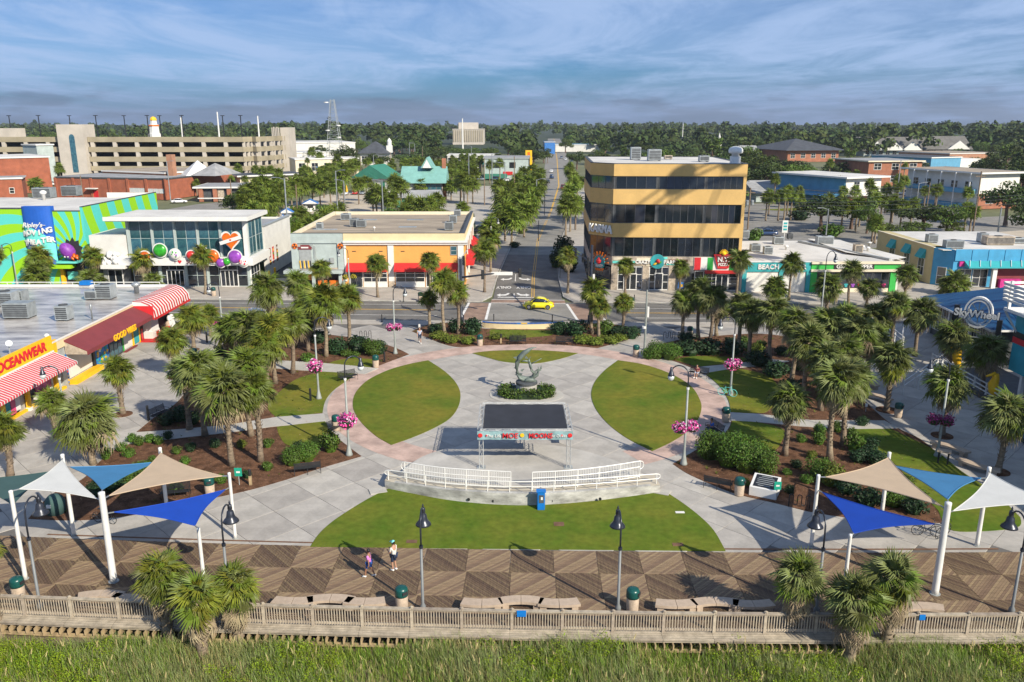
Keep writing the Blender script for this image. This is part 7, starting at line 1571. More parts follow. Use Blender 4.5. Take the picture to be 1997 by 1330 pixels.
def seat_arc(p, rz, ln, rad, label, w=.62, h=.46):
    t = thing('stone_seat',label,'stone bench',p,rz,'curved tan stone seats'); n = 8
    for half in (-1,1):
        b = MB(); a0 = 0 if half > 0 else -ln/abs(rad)/2; a1 = ln/abs(rad)/2 if half > 0 else 0; s = 1 if rad > 0 else -1; r_ = abs(rad); g = .012/r_
        A = [a0+(a1-a0)*k/n+(g if half>0 and k==0 else -g if half<0 and k==n else 0) for k in range(n+1)]
        q = [((r_-w/2)*math.sin(a),s*((r_-w/2)*math.cos(a)-r_)) for a in A]+[((r_+w/2)*math.sin(a),s*((r_+w/2)*math.cos(a)-r_)) for a in A[::-1]]
        b.prism(q,h-.14,h,True); b.obj('seat_top','seat_stone',t)
    for a in (-ln/rad*.38,ln/rad*.38):
        b = MB(); b.box(-.16,.16,-w*.38,w*.38,0,h-.14); b.obj('support','seat_stone',t,loc=(rad*math.sin(a),rad*(math.cos(a)-1),0),rz=-a)
for x,y,rz,ln,rad,l in ((572,1187,0,2.0,-4,'low seat just right of the left dune palms'),(646,1180,0,2.3,3,'wide seat arching back, left of three by left lamp'),(712,1188,0,2.0,-4,'seat between the arching one and boardwalk bin'),(940,1190,0,2.0,-4,'seat left of the central arching one'),(1016,1183,0,2.2,3,'central arching seat above blue sign on the rail'),(1090,1190,0,2.0,-4,'seat right of the central arching one'),(1318,1192,0,2.0,-4,'seat left of the right hand arching one'),(1393,1186,0,2.3,3,'right hand arching seat in palm shade'),(1468,1193,0,2.0,-4,'shaded seat left of right dune palms'),(200,1172,2,2.2,3,'seat at left between tall post and dune palms'),(258,1180,1,2.0,-4,'shaded seat behind left dune palm'),(1790,1196,0,2.3,3,'seat right of the right dune palms')): seat_arc(P(x,y,.02),R(rz),ln,rad,'tan stone boardwalk '+l)
for x,y,rz,ln,rad,l in ((1712,780,-50,2.6,2.6,'curved seat beside the twisted palm at right'),(1852,880,-52,2.8,3.5,'curved seat behind the dark lamp base'),(1905,918,-52,2.8,-3.5,'curved seat nearest the white sail post'),(1690,755,-50,2.2,2.6,'short seat behind the right clump palms')): seat_arc(P(x,y,.0),R(rz),ln,rad,'tan stone plaza '+l)
# ---------------------------------------------------------------- sails
def sail_post(key,bx_,by,ty,r,label):
    z = .0; b0 = P(bx_,by,z); h = hgt(b0,ty); tp = b0+Vector((0,0,h)); t = thing('sail_post',label,'post',b0,0,'white posts carrying shade sails')
    b = MB(); b.lathe([(r*1.02,0),(r,.3),(r*.9,h-.12),(r*.92,h-.1),(r*.92,h),(r*.3,h+.03)],18); b.obj('shaft','sail_post',t,smooth=True)
    b = MB(); b.lathe([(r*1.5,0),(r*1.5,.04)],14); b.obj('base_plate','grey_metal',t)
    SPT[key] = (b0,h,r)
SPT = {}
for a in (('L1',50,1129,957,.115,'thin leaning post at far left beside tall lamp'),('L2',145,1043,886,.12,'post behind the white left sail peak'),('L3',222,1134,960,.18,'thickest left post standing on the boardwalk'),('L4',325,986,873,.12,'post behind the tan left sail peak'),('L5',459,1050,922,.10,'slim post right of the tan left sail'),('L6',398,1134,1030,.10,'slim post under the royal blue left sail'),
  ('R1',1582,1064,926,.11,'slim post left of the tan right sail'),('R2',1646,1150,1042,.10,'slim post under the royal blue right sail'),('R3',1823,1158,980,.18,'thickest right post standing on the boardwalk'),('R4',1720,998,882,.12,'post behind the tan right sail peak'),('R5',1905,1064,911,.12,'post behind the white right sail peak')): sail_post(*a)
SPT['R6'] = (P(2050,1150),hgt(P(2050,1150),985),.14); SPT['L0'] = (P(-75,1040),hgt(P(-75,1040),940),.14); SPT['L7'] = (P(-40,1100),hgt(P(-40,1100),1000),.14)
def corner(k,py,toward):
    b0,h,r = SPT[k]; z = hgt(b0,py); q = Vector((b0.x,b0.y,0)); d = (toward-q.xy.to_3d()); d.z = 0; d.normalize(); return Vector((b0.x,b0.y,z))+d*(r+.28), Vector((b0.x,b0.y,z))+d*r*.8
def sail(name_l, m, cs, sag=.14):
    cen = sum((SPT[k][0].xy.to_3d() for k,_ in cs),Vector((0,0,0)))/3
    c = [corner(k,py,cen) for k,py in cs]; A,B_,C_ = [x[0] for x in c]; mid = (A+B_+C_)/3; n = 12; t = thing('shade_sail',name_l,'shade sail',mid,0,'triangular shade sails'); b = MB(); idx = {}
    for i in range(n+1):
        for j in range(n+1-i):
            k = n-i-j; u,v,w_ = i/n,j/n,k/n; p = A*u+B_*v+C_*w_
            # edges curve inward between corners
            e = (A+B_+C_)/3-p; f = 1-27*u*v*w_ ; pull = sag*4*(u*v*(1-w_)**2+v*w_*(1-u)**2+u*w_*(1-v)**2); p = p+e*min(.6,pull*f*1.15)
            idx[(i,j)] = len(b.v); b.v.append(tuple(p-mid))
    for i in range(n):
        for j in range(n-i):
            b.f.append((idx[(i,j)],idx[(i+1,j)],idx[(i,j+1)]))
            if i+j < n-1: b.f.append((idx[(i+1,j)],idx[(i+1,j+1)],idx[(i,j+1)]))
    b.m = [0]*len(b.f); b.obj('fabric',m,t,smooth=True)
    rim_ = [idx[(i,0)] for i in range(n+1)]+[idx[(n-i,i)] for i in range(1,n+1)]+[idx[(0,n-i)] for i in range(1,n+1)]; vv = b.v; h_ = MB(); h_.tube([vv[k] for k in rim_],.028,5,False); h_.obj('hem',m,t)
    for q,s in c: b = MB(); b.bar(q-mid,s-mid,.05); b.obj('turnbuckle','galv',t)
sail('white shade sail at left with its peak on rear post','sail_white',[('L2',892),('L1',958),('L3',976)])
sail('light blue shade sail at left between white and tan ones','sail_ltblue',[('L2',910),('L4',896),('L3',962)])
sail('tan shade sail at left','sail_tan',[('L4',879),('L5',928),('L3',974)])
sail('royal blue shade sail at left, lowest of its group','sail_blue',[('L5',950),('L6',1030),('L3',1002)])
sail('dark green shade sail cut by the left edge','sail_green',[('L2',915),('L0',935),('L1',990)])
sail('tan shade sail at right','sail_tan',[('R4',888),('R1',930),('R3',994)])
sail('royal blue shade sail at right, lowest of its group','sail_blue',[('R1',955),('R2',1045),('R3',1026)])
sail('light blue shade sail at right between tan and white ones','sail_ltblue',[('R4',902),('R5',932),('R3',981)])
sail('white shade sail at right cut by the edge','sail_white',[('R5',917),('R3',1000),('R6',985)])
# ---------------------------------------------------------------- stage, ramp wall, rails, truss
ST = .55
fw_pts = [(751,952),(800,962),(870,975),(945,983),(1020,986),(1095,983),(1170,976),(1240,967),(1286,960)]
front = [P(x,y,0) for x,y in spline(fw_pts,5,False)]
st = thing('stage','low curved concrete stage with pale floor facing the front lawn','stage',(0,52,0))
bk = [P(x,y,ST) for x,y in spline([(1262,935),(1215,905),(1160,885),(1100,871),(1020,864),(940,866),(870,875),(815,895),(772,930)],5,False)]
b = MB(); q = [p.xy for p in front]+[p.xy for p in bk]; q = [(x,y-52) for x,y in q]; b.prism(q,0,ST); b.obj('floor','stage_floor',st)
ramp = [(p.x,p.y) for p in front]; inner = [(p.x*.985,p.y+1.75) for p in front]
b = MB(); b.prism([(x,y-52) for x,y in ramp]+[(x,y-52) for x,y in inner[::-1]],ST-.1,ST+.012); b.obj('ramp','ramp_floor',st)
wall = thing('stage_wall','curved weathered concrete wall edging the stage above front lawn','wall',(0,0,0))
n = len(front)
for i in range(0,n-1,5):
    seg = front[i:min(n,i+6)]; b = MB(); m_ = len(seg); outer = [(p.x,p.y-.02) for p in seg]; inn = [(p.x,p.y+.28) for p in seg]
    zt = [.50+.34*math.sin(math.pi*(i+k)/(n-1)) for k in range(m_)]
    vs = [(x,y,-.1) for x,y in outer]+[(x,y,z) for (x,y),z in zip(outer,zt)]+[(x,y,z) for (x,y),z in zip(inn,zt)]+[(x,y,0) for x,y in inn]
    b.add(vs,[(r*m_+k,r*m_+k+1,(r+1)*m_+k+1,(r+1)*m_+k) for r in range(3) for k in range(m_-1)]+[(0,m_,2*m_,3*m_),(m_-1,4*m_-1,3*m_-1,2*m_-1)]); b.obj('wall_section','wall_concrete',wall)
for x,y in ((914,976),(962,979),(1075,979),(1170,975)): p = P(x,y,.15); b = MB(); b.lathe([(.10,0),(.10,.05)],10); b.obj('drain_pipe','black_metal',wall,loc=p+Vector((0,-.04,.1)),rot=(R(90),0,0))
for x,y,rz in ((737,958,20),(1290,960,-25)): p = P(x,y); b = MB(); b.box(-.55,.55,-.4,.4,0,.07); b.obj('splash_slab','walk',None,loc=p,rz=R(rz),label='pale concrete splash slab at '+('left' if x<900 else 'right')+' end of stage wall',cat='slab',group='splash slabs')
def rail(pts, h, label, pickets=False, pw=.03, loop=(False,False)):
    c = pts[0]; t = thing('guard_rail' if pickets else 'hand_rail',label,'railing',c); pts = [p-c for p in pts]; up = lambda z: [p+Vector((0,0,z)) for p in pts]
    b = MB(); b.tube(up(h),.032,6); b.obj('top_rail','white_metal',t)
    b = MB(); b.tube(up(h*.52 if not pickets else .12),.026,6); b.obj('lower_rail','white_metal',t)
    if pickets: b = MB(); b.tube(up(h*.66),.03,6); b.obj('grip_rail','white_metal',t)
    L = [0]
    for a,e in zip(pts,pts[1:]): L.append(L[-1]+(e-a).length)
    def at(s):
        for k in range(len(L)-1):
            if s <= L[k+1]+1e-6: f = (s-L[k])/(L[k+1]-L[k]); return pts[k].lerp(pts[k+1],f)
        return pts[-1]
    m_ = max(2,round(L[-1]/1.45))
    for k in range(m_+1): p = at(L[-1]*k/m_); b = MB(); b.tube([p+Vector((0,0,-.05)),p+Vector((0,0,h))],.032,6); b.obj('post','white_metal',t)
    if pickets:
        k_ = int(L[-1]/.115)
        pk = MB(); pk.box(-.010,.010,-.010,.010,.12,h); pme_ = pk.mesh('picket','white_metal')
        for k in range(1,k_): O('picket',pme_,t,loc=at(L[-1]*k/k_))
    for e,f in zip((0,-1),loop):
        if f: p = pts[e]; d = (pts[e]-pts[1 if e==0 else -2]).normalized(); b = MB(); b.tube([p+Vector((0,0,h*.99))]+[p+d*.28*math.sin(R(a))+Vector((0,0,h*.76+h*.24*math.cos(R(a)))) for a in (30,60,90,120,150)]+[p+Vector((0,0,h*.52))],.03,6); b.obj('end_loop','white_metal',t)
fr = [Vector((p.x,p.y+.20,.50+.34*math.sin(math.pi*i/(n-1)))) for i,p in enumerate(front)]
rail(fr[1:-1:2],.72,'low white two bar hand rail along the curved stage wall',loop=(True,True))
rail([P(x,y,ST) for x,y in spline([(790,934),(850,944),(920,950),(996,954)],4,False)],1.22,'left white picket guard rail on the stage ramp',True,loop=(True,False))
rail([P(x,y,ST) for x,y in spline([(1038,955),(1110,951),(1180,943),(1247,932)],4,False)],1.22,'right white picket guard rail on the stage ramp',True,loop=(False,True))
# truss canopy
fl_, fr_ = P(937,909,ST), P(1108,913,ST); tz = ST+hgt(fl_,836)
bl_, br_ = P(945,786,tz), P(1111,787,tz); TL, TRr = P(931,838,tz), P(1117,838,tz)
tc_ = (TL+TRr+bl_+br_)/4; t = thing('stage_canopy','aluminium truss canopy with black mesh roof and lettered teal banner','canopy',(tc_.x,tc_.y,ST)); org = Vector((tc_.x,tc_.y,ST))
x0, x1 = TL.x-org.x+.15, TRr.x-org.x-.15; y0, y1 = TL.y-org.y, bl_.y-org.y; H = tz-ST
def truss(a,c,s=.29,name='truss_beam'):
    a, c = Vector(a), Vector(c); b = MB(); d = (c-a).normalized(); u = Vector((0,0,1)) if abs(d.z)<.9 else Vector((0,1,0)); p = d.cross(u).normalized()*s/2; q = p.cross(d).normalized()*s/2; L_ = (c-a).length; k = max(2,int(L_/.5))
    cn = [p+q,p-q,-p-q,-p+q]
    for o in cn: b.tube([a+o,c+o],.022,5)
    for i in range(k):
        f0, f1 = a+d*L_*i/k, a+d*L_*(i+1)/k
        for j in range(4): b.tube([f0+cn[j if i%2 else (j+1)%4],f1+cn[(j+1)%4 if i%2 else j]],.013,4)
    b.obj(name,'truss_metal',t)
for a,c in (((x0,y0,H-.15),(x1,y0,H-.15)),((x0,y1,H-.15),(x1,y1,H-.15)),((x0,y0+.15,H-.15),(x0,y1-.15,H-.15)),((x1,y0+.15,H-.15),(x1,y1-.15,H-.15))): truss(a,c)
for x in (x0+.1,x1-.1):
    for y in (y0,y1): truss((x,y,.03),(x,y,H-.32),.27,'truss_leg'); bx(t,'foot_plate','grey_metal',x-.3,x+.3,y-.3,y+.3,0,.03)
b = MB(); nx_, ny_ = 18, 12; vs = []
for j in range(ny_+1):
    for i in range(nx_+1): vs.append((x0+.22+(x1-x0-.44)*i/nx_, y0+.22+(y1-y0-.44)*j/ny_, H-.02-.16*math.sin(math.pi*i/nx_)*math.sin(math.pi*j/ny_)+.012*math.sin(i*1.7+j)))
b.add(vs,[(j*(nx_+1)+i,j*(nx_+1)+i+1,(j+1)*(nx_+1)+i+1,(j+1)*(nx_+1)+i) for j in range(ny_) for i in range(nx_)]); b.obj('roof_mesh','truss_roof',t,smooth=True)
b = MB(); m_ = 30; vs = []
for i in range(m_+1): x = x0-.15+(x1-x0+.3)*i/m_; w_ = .03*math.sin(i*1.3)+.02*math.sin(i*2.9); vs += [(x,y0-.24+w_,H-.02),(x,y0-.26-w_,H-.62)]
b.add(vs,[(2*i,2*i+1,2*i+3,2*i+2) for i in range(m_)]); bn_ = b.obj('banner','banner',t,smooth=True)
xm = (x0+x1)/2
sign('MOE',.52,'red',bn_,(xm-1.0,y0-.33,H-.33),bold=.006,ext=.01); sign('MOONS',.52,'red',bn_,(xm+1.05,y0-.33,H-.33),bold=.014,ext=.01,sx=.85); sign('The Life',.32,'white',bn_,(xm-2.15,y0-.33,H-.33),ext=.01,shear=.2); sign('on Ocean',.28,'white',bn_,(xm+2.3,y0-.33,H-.33),ext=.01)
b = MB(); b.lathe([(.14,0),(.14,.02)],14); b.obj('banner_disc','yellow',bn_,loc=(xm-.2,y0-.31,H-.28),rot=(R(90),0,0))
for x,r in ((x0+.05,.16),(x0+.5,.08),(x1-.05,.16),(x1-.6,.08)): b = MB(); b.lathe([(r,0),(r*.9,.02)],9); b.obj('banner_flower','candy_red',bn_,loc=(x,y0-.31,H-.3),rot=(R(90),0,0),scale=(1,1,1))
# blue kiosk, plaque, planter wall
p = P(1055,993); h = hgt(p,958); t = thing('phone_kiosk','narrow bright blue info kiosk before the stage wall','kiosk',p); b = MB(); b.prism([(-.22,-.18),(.22,-.18),(.26,.18),(-.26,.18)],0,h); b.obj('cabinet','kiosk_blue',t); bx(t,'panel','dark_grey',-.14,.16,-.20,-.182,h*.42,h*.85); bx(t,'notice','white',-.02,.10,-.215,-.201,h*.6,h*.75)
b = MB(); b.prism([(-.3,-.22),(.3,-.22),(.3,.25),(-.3,.25)],h,h+.05); b.obj('cap','kiosk_blue',t)
p = P(1491,962); t = thing('plaque_stand','white sloping stand with black lettered plaque','monument',p,R(-28)); b = MB(); b.xprism([(-.75,0),(-.75,.62),(.75,1.0),(.75,0)],-.85,.85); b.obj('base','white',t)
b = MB(); b.add([(-.68,-.62,.665),(.68,-.62,.665),(.68,.64,.985),(-.68,.64,.985)],[(0,1,2,3)]); pl = b.obj('plaque','black_metal',t)
for k in range(6):
    y = .48-k*.19; z = .665+(y+.62)*.254+.006; b = MB(); w_ = (.35,.5,.55,.5,.55,.4)[k]; b.add([(-w_,y,z),(w_,y,z),(w_,y+.05,z+.0127),(-w_,y+.05,z+.0127)],[(0,1,2,3)]); b.obj('engraved_line','grey_metal',pl)
p = P(1020,641); t = thing('planter_wall','low curved cream wall with blue tiled top facing the crossing','wall',(p.x,p.y,0)); q = []
for k in range(17): a = R(-64+128*k/16); q.append((5.35*math.sin(a),-.8+2.0*(1-math.cos(a))*.9+.5))
for i in range(16):
    (xa,ya),(xb,yb) = q[i],q[i+1]; b = MB(); b.prism([(xa,ya),(xb,yb),(xb,yb+.42),(xa,ya+.42)],0,.62); b.obj('wall_section','cream',t)
    b = MB(); b.prism([(xa+.01,ya-.03),(xb-.01,yb-.03),(xb-.01,yb+.45),(xa+.01,ya+.45)],.62,.68); b.obj('tile','kiosk_blue' if 7<=i<=8 else 'tile_blue',t)
bx(t,'sun_tile','yellow',-.25,.5,-.36,.10,.681,.69)
# ---------------------------------------------------------------- bronze sculpture on its drum and hedge
pc = P(1027,772); pc = Vector((pc.x,pc.y+.8,0)); t = thing('sculpture_pedestal','round pale stone drum inside the clipped hedge','pedestal',pc); b = MB(); b.lathe([(.92,0),(.92,1.0),(.8,1.08)],28); b.obj('drum','concrete',t,smooth=False); b = MB(); b.lathe([(.97,.92),(.97,1.10),(.8,1.16)],28); b.obj('rim','dark_grey',t)
hs = hgt(Vector((pc.x,pc.y,0)),677); S0 = 1.13; SH = hs-S0
sc = thing('dolphin_sculpture','green bronze sculpture of leaping dolphin and figure on the drum','sculpture',(pc.x,pc.y,S0))
k_ = SH/4.2
SX = lambda p: Vector((p[0]*1.35,p[1],p[2]))*k_
def body(pts, rs, name, nn=9): b = MB(); b.tube([SX(p) for p in pts],[r*k_ for r in rs],nn); return b.obj(name,'patina',sc,smooth=True)
def fin(q, name='fin'): b = MB(); c = [SX(p) for p in q]; o = Vector((0,.05,0)); b.add([p-o for p in c]+[p+o for p in c],[tuple(range(len(c))),tuple(range(len(c)))[::-1]] if 0 else [tuple(range(len(c))),tuple(range(len(c),2*len(c)))[::-1]]+[(i,(i+1)%len(c),len(c)+(i+1)%len(c),len(c)+i) for i in range(len(c))]); return b.obj(name,'patina',sc)
body([(.85,0,4.18),(.55,0,4.12),(.25,.0,3.92),(-.2,0,3.5),(-.6,0,2.95),(-.82,0,2.3),(-.88,0,1.7),(-.80,0,1.15),(-.55,0,.7)],[.05,.09,.20,.31,.33,.29,.21,.13,.07],'dolphin')
fin([(-.72,0,3.1),(-1.18,0,2.95),(-.80,0,2.6)]); fin([(-.05,0,3.15),(.18,.1,2.72),(-.22,0,2.85)]); fin([(-.62,0,1.0),(-1.05,.1,.75),(-.55,0,.62),(-.35,-.1,.95)],'fluke')
body([(-.75,.1,1.55),(-.9,.1,1.0),(-.62,.05,.55),(-.1,0,.28),(.5,.1,.35),(.95,.1,.75),(1.12,.1,1.35),(1.02,.1,1.75)],[.05,.14,.24,.30,.27,.2,.12,.05],'wave')
body([(.15,0,.3),(.55,-.1,.55),(.70,-.1,1.0),(.45,-.1,1.35),(.38,-.1,1.75),(.30,-.1,2.15),(.28,-.1,2.40)],[.16,.24,.22,.17,.2,.19,.08],'figure'); body([(.28,-.1,2.40),(.20,-.12,2.55),(.16,-.12,2.75)],[.09,.15,.08],'head')
body([(.42,-.1,2.2),(.85,-.1,2.5),(1.30,-.1,2.85)],[.08,.06,.035],'arm'); body([(.18,-.1,2.2),(.15,-.1,2.6),(.38,-.1,3.1)],[.07,.055,.03],'arm'); body([(.1,-.1,2.5),(-.25,-.05,2.55),(-.5,0,2.4)],[.13,.10,.03],'hair')
fin([(.95,0,.95),(1.35,.1,1.5),(1.30,.1,2.0),(1.18,.1,1.5)],'fluke'); fin([(.65,0,1.15),(.95,0,1.5),(1.3,.05,1.3),(.95,0,1.2)],'fluke')
body([(-.2,-.3,.05),(.1,-.3,.25),(.5,-.3,.2),(.8,-.2,.0)],[.2,.3,.3,.2],'foam'); body([(-.85,-.15,.9),(-.6,-.2,.4),(-.1,-.25,.1)],[.12,.2,.2],'foam')
fin([(-.86,0,1.75),(-1.15,0,1.65),(-.85,0,1.45)]); fin([(-.55,-.1,1.4),(-.2,-.1,1.55),(-.4,-.1,1.2)])
hd = thing('sculpture_hedge','clipped dark hedge with rounded ends around the drum','hedge',(pc.x,pc.y-.4,0)); b = MB(); r = random.Random(4)
for i in range(34):
    a = 2*math.pi*i/34; ex = 2.15 if math.cos(a) > 0 else 2.15; c = (math.copysign(abs(math.cos(a))**.6,math.cos(a))*2.15, math.copysign(abs(math.sin(a))**.7,math.sin(a))*1.25-.1)
    if c[1] > .5 and abs(c[0]) < 1.3: continue
    cards(b,(c[0],c[1],.42),(.55,.5,.42),70,.085,r)
for i in range(12): cards(b,(-1.9+i*.345,-1.0+.12*(i%3),.62),(.4,.4,.25),40,.085,r)
b.obj('foliage','bush',hd); b = MB(); n_ = 30; b.prism([(2.25*math.copysign(abs(math.cos(6.283*i/n_))**.6,math.cos(6.283*i/n_)),1.45*math.sin(6.283*i/n_)-.1) for i in range(n_)],.0,.45); b.obj('core','bush_dark',hd)
b = MB(); n_ = 40; b.prism([(pc.x+3.3*math.copysign(abs(math.cos(6.283*i/n_))**.75,math.cos(6.283*i/n_)),pc.y-.5+2.2*math.sin(6.283*i/n_)) for i in range(n_)],-.02,.03); S(b.obj('kerb_plinth','walk'))
# ---------------------------------------------------------------- bikes, racks, signs, grills
def bicycle(p, rz, m, label):
    t = thing('bicycle',label,'bicycle',p,rz)
    for x in (-.52,.52):
        w_ = MB(); n = 20; w_.tube([(x+.33*math.cos(6.2832*k/n),0,.34+.33*math.sin(6.2832*k/n)) for k in range(n+1)],.022,5,False); o = w_.obj('wheel',m if m != 'black_metal' else 'rubber',t)
        s = MB()
        for k in range(8): a = 6.2832*k/8; s.bar((x,0,.34),(x+.32*math.cos(a),0,.34+.32*math.sin(a)),.006)
        s.obj('spokes','grey_metal',o)
    b = MB(); P_ = {'r':(-.52,0,.34),'b':(-.05,0,.30),'s':(-.20,0,.78),'h':(.36,0,.80),'f':(.52,0,.34)}
    for a,c in (('r','b'),('r','s'),('b','s'),('s','h'),('b','h'),('h','f')): b.tube([P_[a],P_[c]],.02,5)
    b.tube([(-.20,0,.78),(-.24,0,.90)],.015,5); b.tube([(.36,0,.8),(.33,0,1.02)],.015,5); b.obj('frame',m,t)
    b = MB(); b.tube([(.20,-.28,1.02),(.34,-.2,1.05),(.34,.2,1.05),(.20,.28,1.02)],.014,5); b.obj('handlebar','black_metal',t); b = MB(); b.box(-.36,-.12,-.07,.07,.90,.95); b.obj('saddle','black_metal',t)
bicycle(P(1418,772,.05),R(-28),'aqua','turquoise bicycle parked on the shaded lawn beside the basket lamp')
bicycle(P(1806,1045),R(-10),'black_metal','black bicycle in the shade beside the thick right sail post'); bicycle(P(1838,1046),R(35),'black_metal','second dark bicycle behind the thick right sail post'); bicycle(P(205,1020),R(-15),'black_metal','dark bicycle behind the thick left sail post')
def rack(p,rz,label,m='black_metal',loops=3):
    b = MB(); pts = []
    for k in range(loops):
        for a in range(0,181,30): pts.append((k*.5-.5-.125*math.cos(R(a)),0,.75+.13*math.sin(R(a))))
        for a in range(0,181,30):
            if k < loops-1: pts.append((k*.5-.25-.125*math.cos(R(a)),0,.3-.13*math.sin(R(a))))
    pts = [(pts[0][0],0,0)]+pts+[(pts[-1][0],0,0)]; b.tube(pts,.03,6); b.obj('bike_rack',m,None,loc=p,rz=rz,label=label,cat='bike rack',smooth=True)
rack(P(713,660),R(5),'grey wave shaped bike rack on the upper left walk'); rack(P(1305,662),R(0),'dark wave shaped bike rack on upper right walk'); rack(P(1558,990),R(-14),'black bike rack in shade behind the right slim post')
def small_sign(x,y,ty,m,label,w_=.42,hh=.5):
    p = P(x,y); h = hgt(p,ty); t = thing('small_sign',label,'sign',p); b = MB(); b.tube([(0,0,0),(0,0,h)],.03,6); b.obj('post','grey_metal',t); bx(t,'plate',m,-w_/2,w_/2,-.05,-.03,h-hh,h); bx(t,'plate_mark','white',-w_*.25,w_*.25,-.056,-.051,h-hh*.6,h-hh*.4)
small_sign(467,946,912,'hazard_green','small green sign on a stake in the left mulch',.5,.6); small_sign(1514,975,939,'hazard_green','small green sign beside the white plaque stand',.45,.55); small_sign(1688,803,786,'white','thin white sign on the lawn by right clump',.2,.3); small_sign(819,645,632,'white','white sign at the walk behind the walker',.3,.45); small_sign(1424,558,525,'white','white no entry board at the lane right of shops',.8,.8)
for x,y,ty,l in ((489,946,915,'dark topped wooden post light in the left mulch by green sign'),(606,782,757,'dark post light at the foot of left lawn lamp'),(750,706,686,'dark post light near upper left bin'),(404,668,647,'dark post by the magenta basket lamp'),(977,670,651,'yellow post light before planter bed'),(290,820,790,'dark post light in the shade under left palms')):
    p = P(x,y); h = hgt(p,ty); t = thing('post_light',l,'post light',p,0,'short post lights in the beds'); bx(t,'post','joist_wood' if x in (489,977) else 'black_metal',-.08,.08,-.08,.08,0,h*.6); b = MB(); b.lathe([(.10,h*.6),(.10,h*.95),(.04,h)],8); b.obj('head','black_metal',t)
p = P(1838,905); t = thing('reading_stand','tan topped stand on two dark legs by curved seat','stand',p,R(-30)); bx(t,'tabletop','seat_stone',-.45,.45,-.3,.3,.95,1.05)
for x in (-.3,.3): bx(t,'leg','black_metal',x-.06,x+.06,-.06,.06,0,.949)
p = P(1008,1195,.9); bx(None,'rail_sign','kiosk_blue',-.22,.22,-.02,.02,-.12,.2,loc=(P(1017,1192,1.0).x,34.28,.92),label='small blue sign hung on the railing at centre',cat='sign'); bx(None,'rail_sign','kiosk_blue',-.14,.14,-.02,.02,-.14,.14,loc=(P(1803,1207,1.0).x,34.28+bend(17),.95),label='small blue item tied on the railing right of dune palms',cat='sign')
p = P(110,1000); t = thing('trash_shelter','green domed bin cover between the left posts','container',p); b = MB(); b.lathe([(.55,0),(.58,.7),(.5,1.0),(.3,1.2),(.02,1.25)],12); b.obj('shell','sail_green',t,smooth=True); bx(t,'opening','white',-.2,.05,-.62,-.5,.6,.8)
# ramp and white rails of the ticket hall, shaded at right
for k,(a,c,l) in enumerate((((1745,745),(1600+160,660),'near left white ramp rail before ticket hall'),((1760,680),(1700,640),'upper white ramp rail before ticket hall'),((1790,760),(1860,690),'slanting white stair rail before ticket hall'),((1760,800-30),(1845,720),'lower slanting white stair rail before ticket hall'))):
    pa, pc_ = P(*a), P(*c); pa.z += .3; pc_.z += .9; t = thing('hand_rail',l,'railing',pa); d = pc_-pa
    for z in (1.0,.55): b = MB(); b.bar((0,0,z),d+Vector((0,0,z)),.06); b.obj('rail_bar','white',t)
    for j in range(5): q = d*j/4; b = MB(); b.bar(q+Vector((0,0,-.8)),q+Vector((0,0,1.0)),.07); b.obj('post','white',t)
t = thing('ticket_deck','shaded dark deck with white fence before the ticket hall','deck',(41.2,60,0)); bx(t,'floor','dark_grey',0.02,6,4,17.5,0,.55)
for y in range(8): bx(t,'fence_post','white',0,.12,4+y*1.9,4.12+y*1.9,.55,1.65)
for z in (.75,1.1,1.5): bx(t,'fence_rail','white',.03,.09,4,17.5,z,z+.1)
p = P(1900,800); t = thing('info_banner','long dark blue lettered banner on white frame at the right edge','banner',(38.6,50.5,0),R(90)); bx(t,'panel','cloth_royal',-4,9,-.02,.02,.1,1.1); bx(t,'panel_base','cloth_navy',-4,9,-.03,-.021,.1,.45); bx(t,'frame','white',-4,9,-.04,.04,1.11,1.2)
t.rotation_euler = (0,0,R(-90)); t.location = (38.6,55,0); O('lettering',text_mesh('SkyWheel',.7,.01,.01,'white'),t,loc=(3.5,-.05,.75),rot=(R(90),0,0))
# kiosks and umbrellas on the sandy yard
def hut(x,y,s,label):
    p = P(x,y); t = thing('snack_hut',label,'kiosk',p,R(12)); bx(t,'wall','white',-s/2,s/2,-s/2,s/2,0,2.3); b = MB(); o = s*.85; b.add([(-o,-o,2.2),(o,-o,2.2),(o,o,2.2),(-o,o,2.2),(0,-o,3.3),(0,o,3.3)],[(0,4,5,3),(1,2,5,4),(0,1,4),(2,3,5)]); b.obj('roof','candy_blue',t); b = MB(); b.yprism([(-o*.9,2.25),(o*.9,2.25),(0,3.2)],-o-.05,-o-.02); b.obj('gable','white',t); bx(t,'hatch','glass_dark',-s*.3,s*.3,-s/2-.03,-s/2-.005,1.0,1.8)
hut(560,432,2.2,'white hut with blue gabled roof at the near end of sandy yard'); hut(606,412,2.6,'white hut with blue gabled roof farther back on sandy yard'); hut(553,446,1.0,'tiny white booth with blue roof before the near hut')
for x,y,ty,m,l in ((574,425,404,'yellow','folded yellow umbrella behind the near hut'),(677,388,360,'yellow','yellow sign post near the red car')): p = P(x,y); h = hgt(p,ty); t = thing('umbrella' if x<600 else 'post_sign',l,'umbrella' if x<600 else 'sign',p); b = MB(); b.tube([(0,0,0),(0,0,h)],.04,6); b.obj('pole','white',t); b = MB(); b.lathe([(.45,h*.5),(.2,h*.8),(.02,h)],8); b.obj('canopy',m,t)
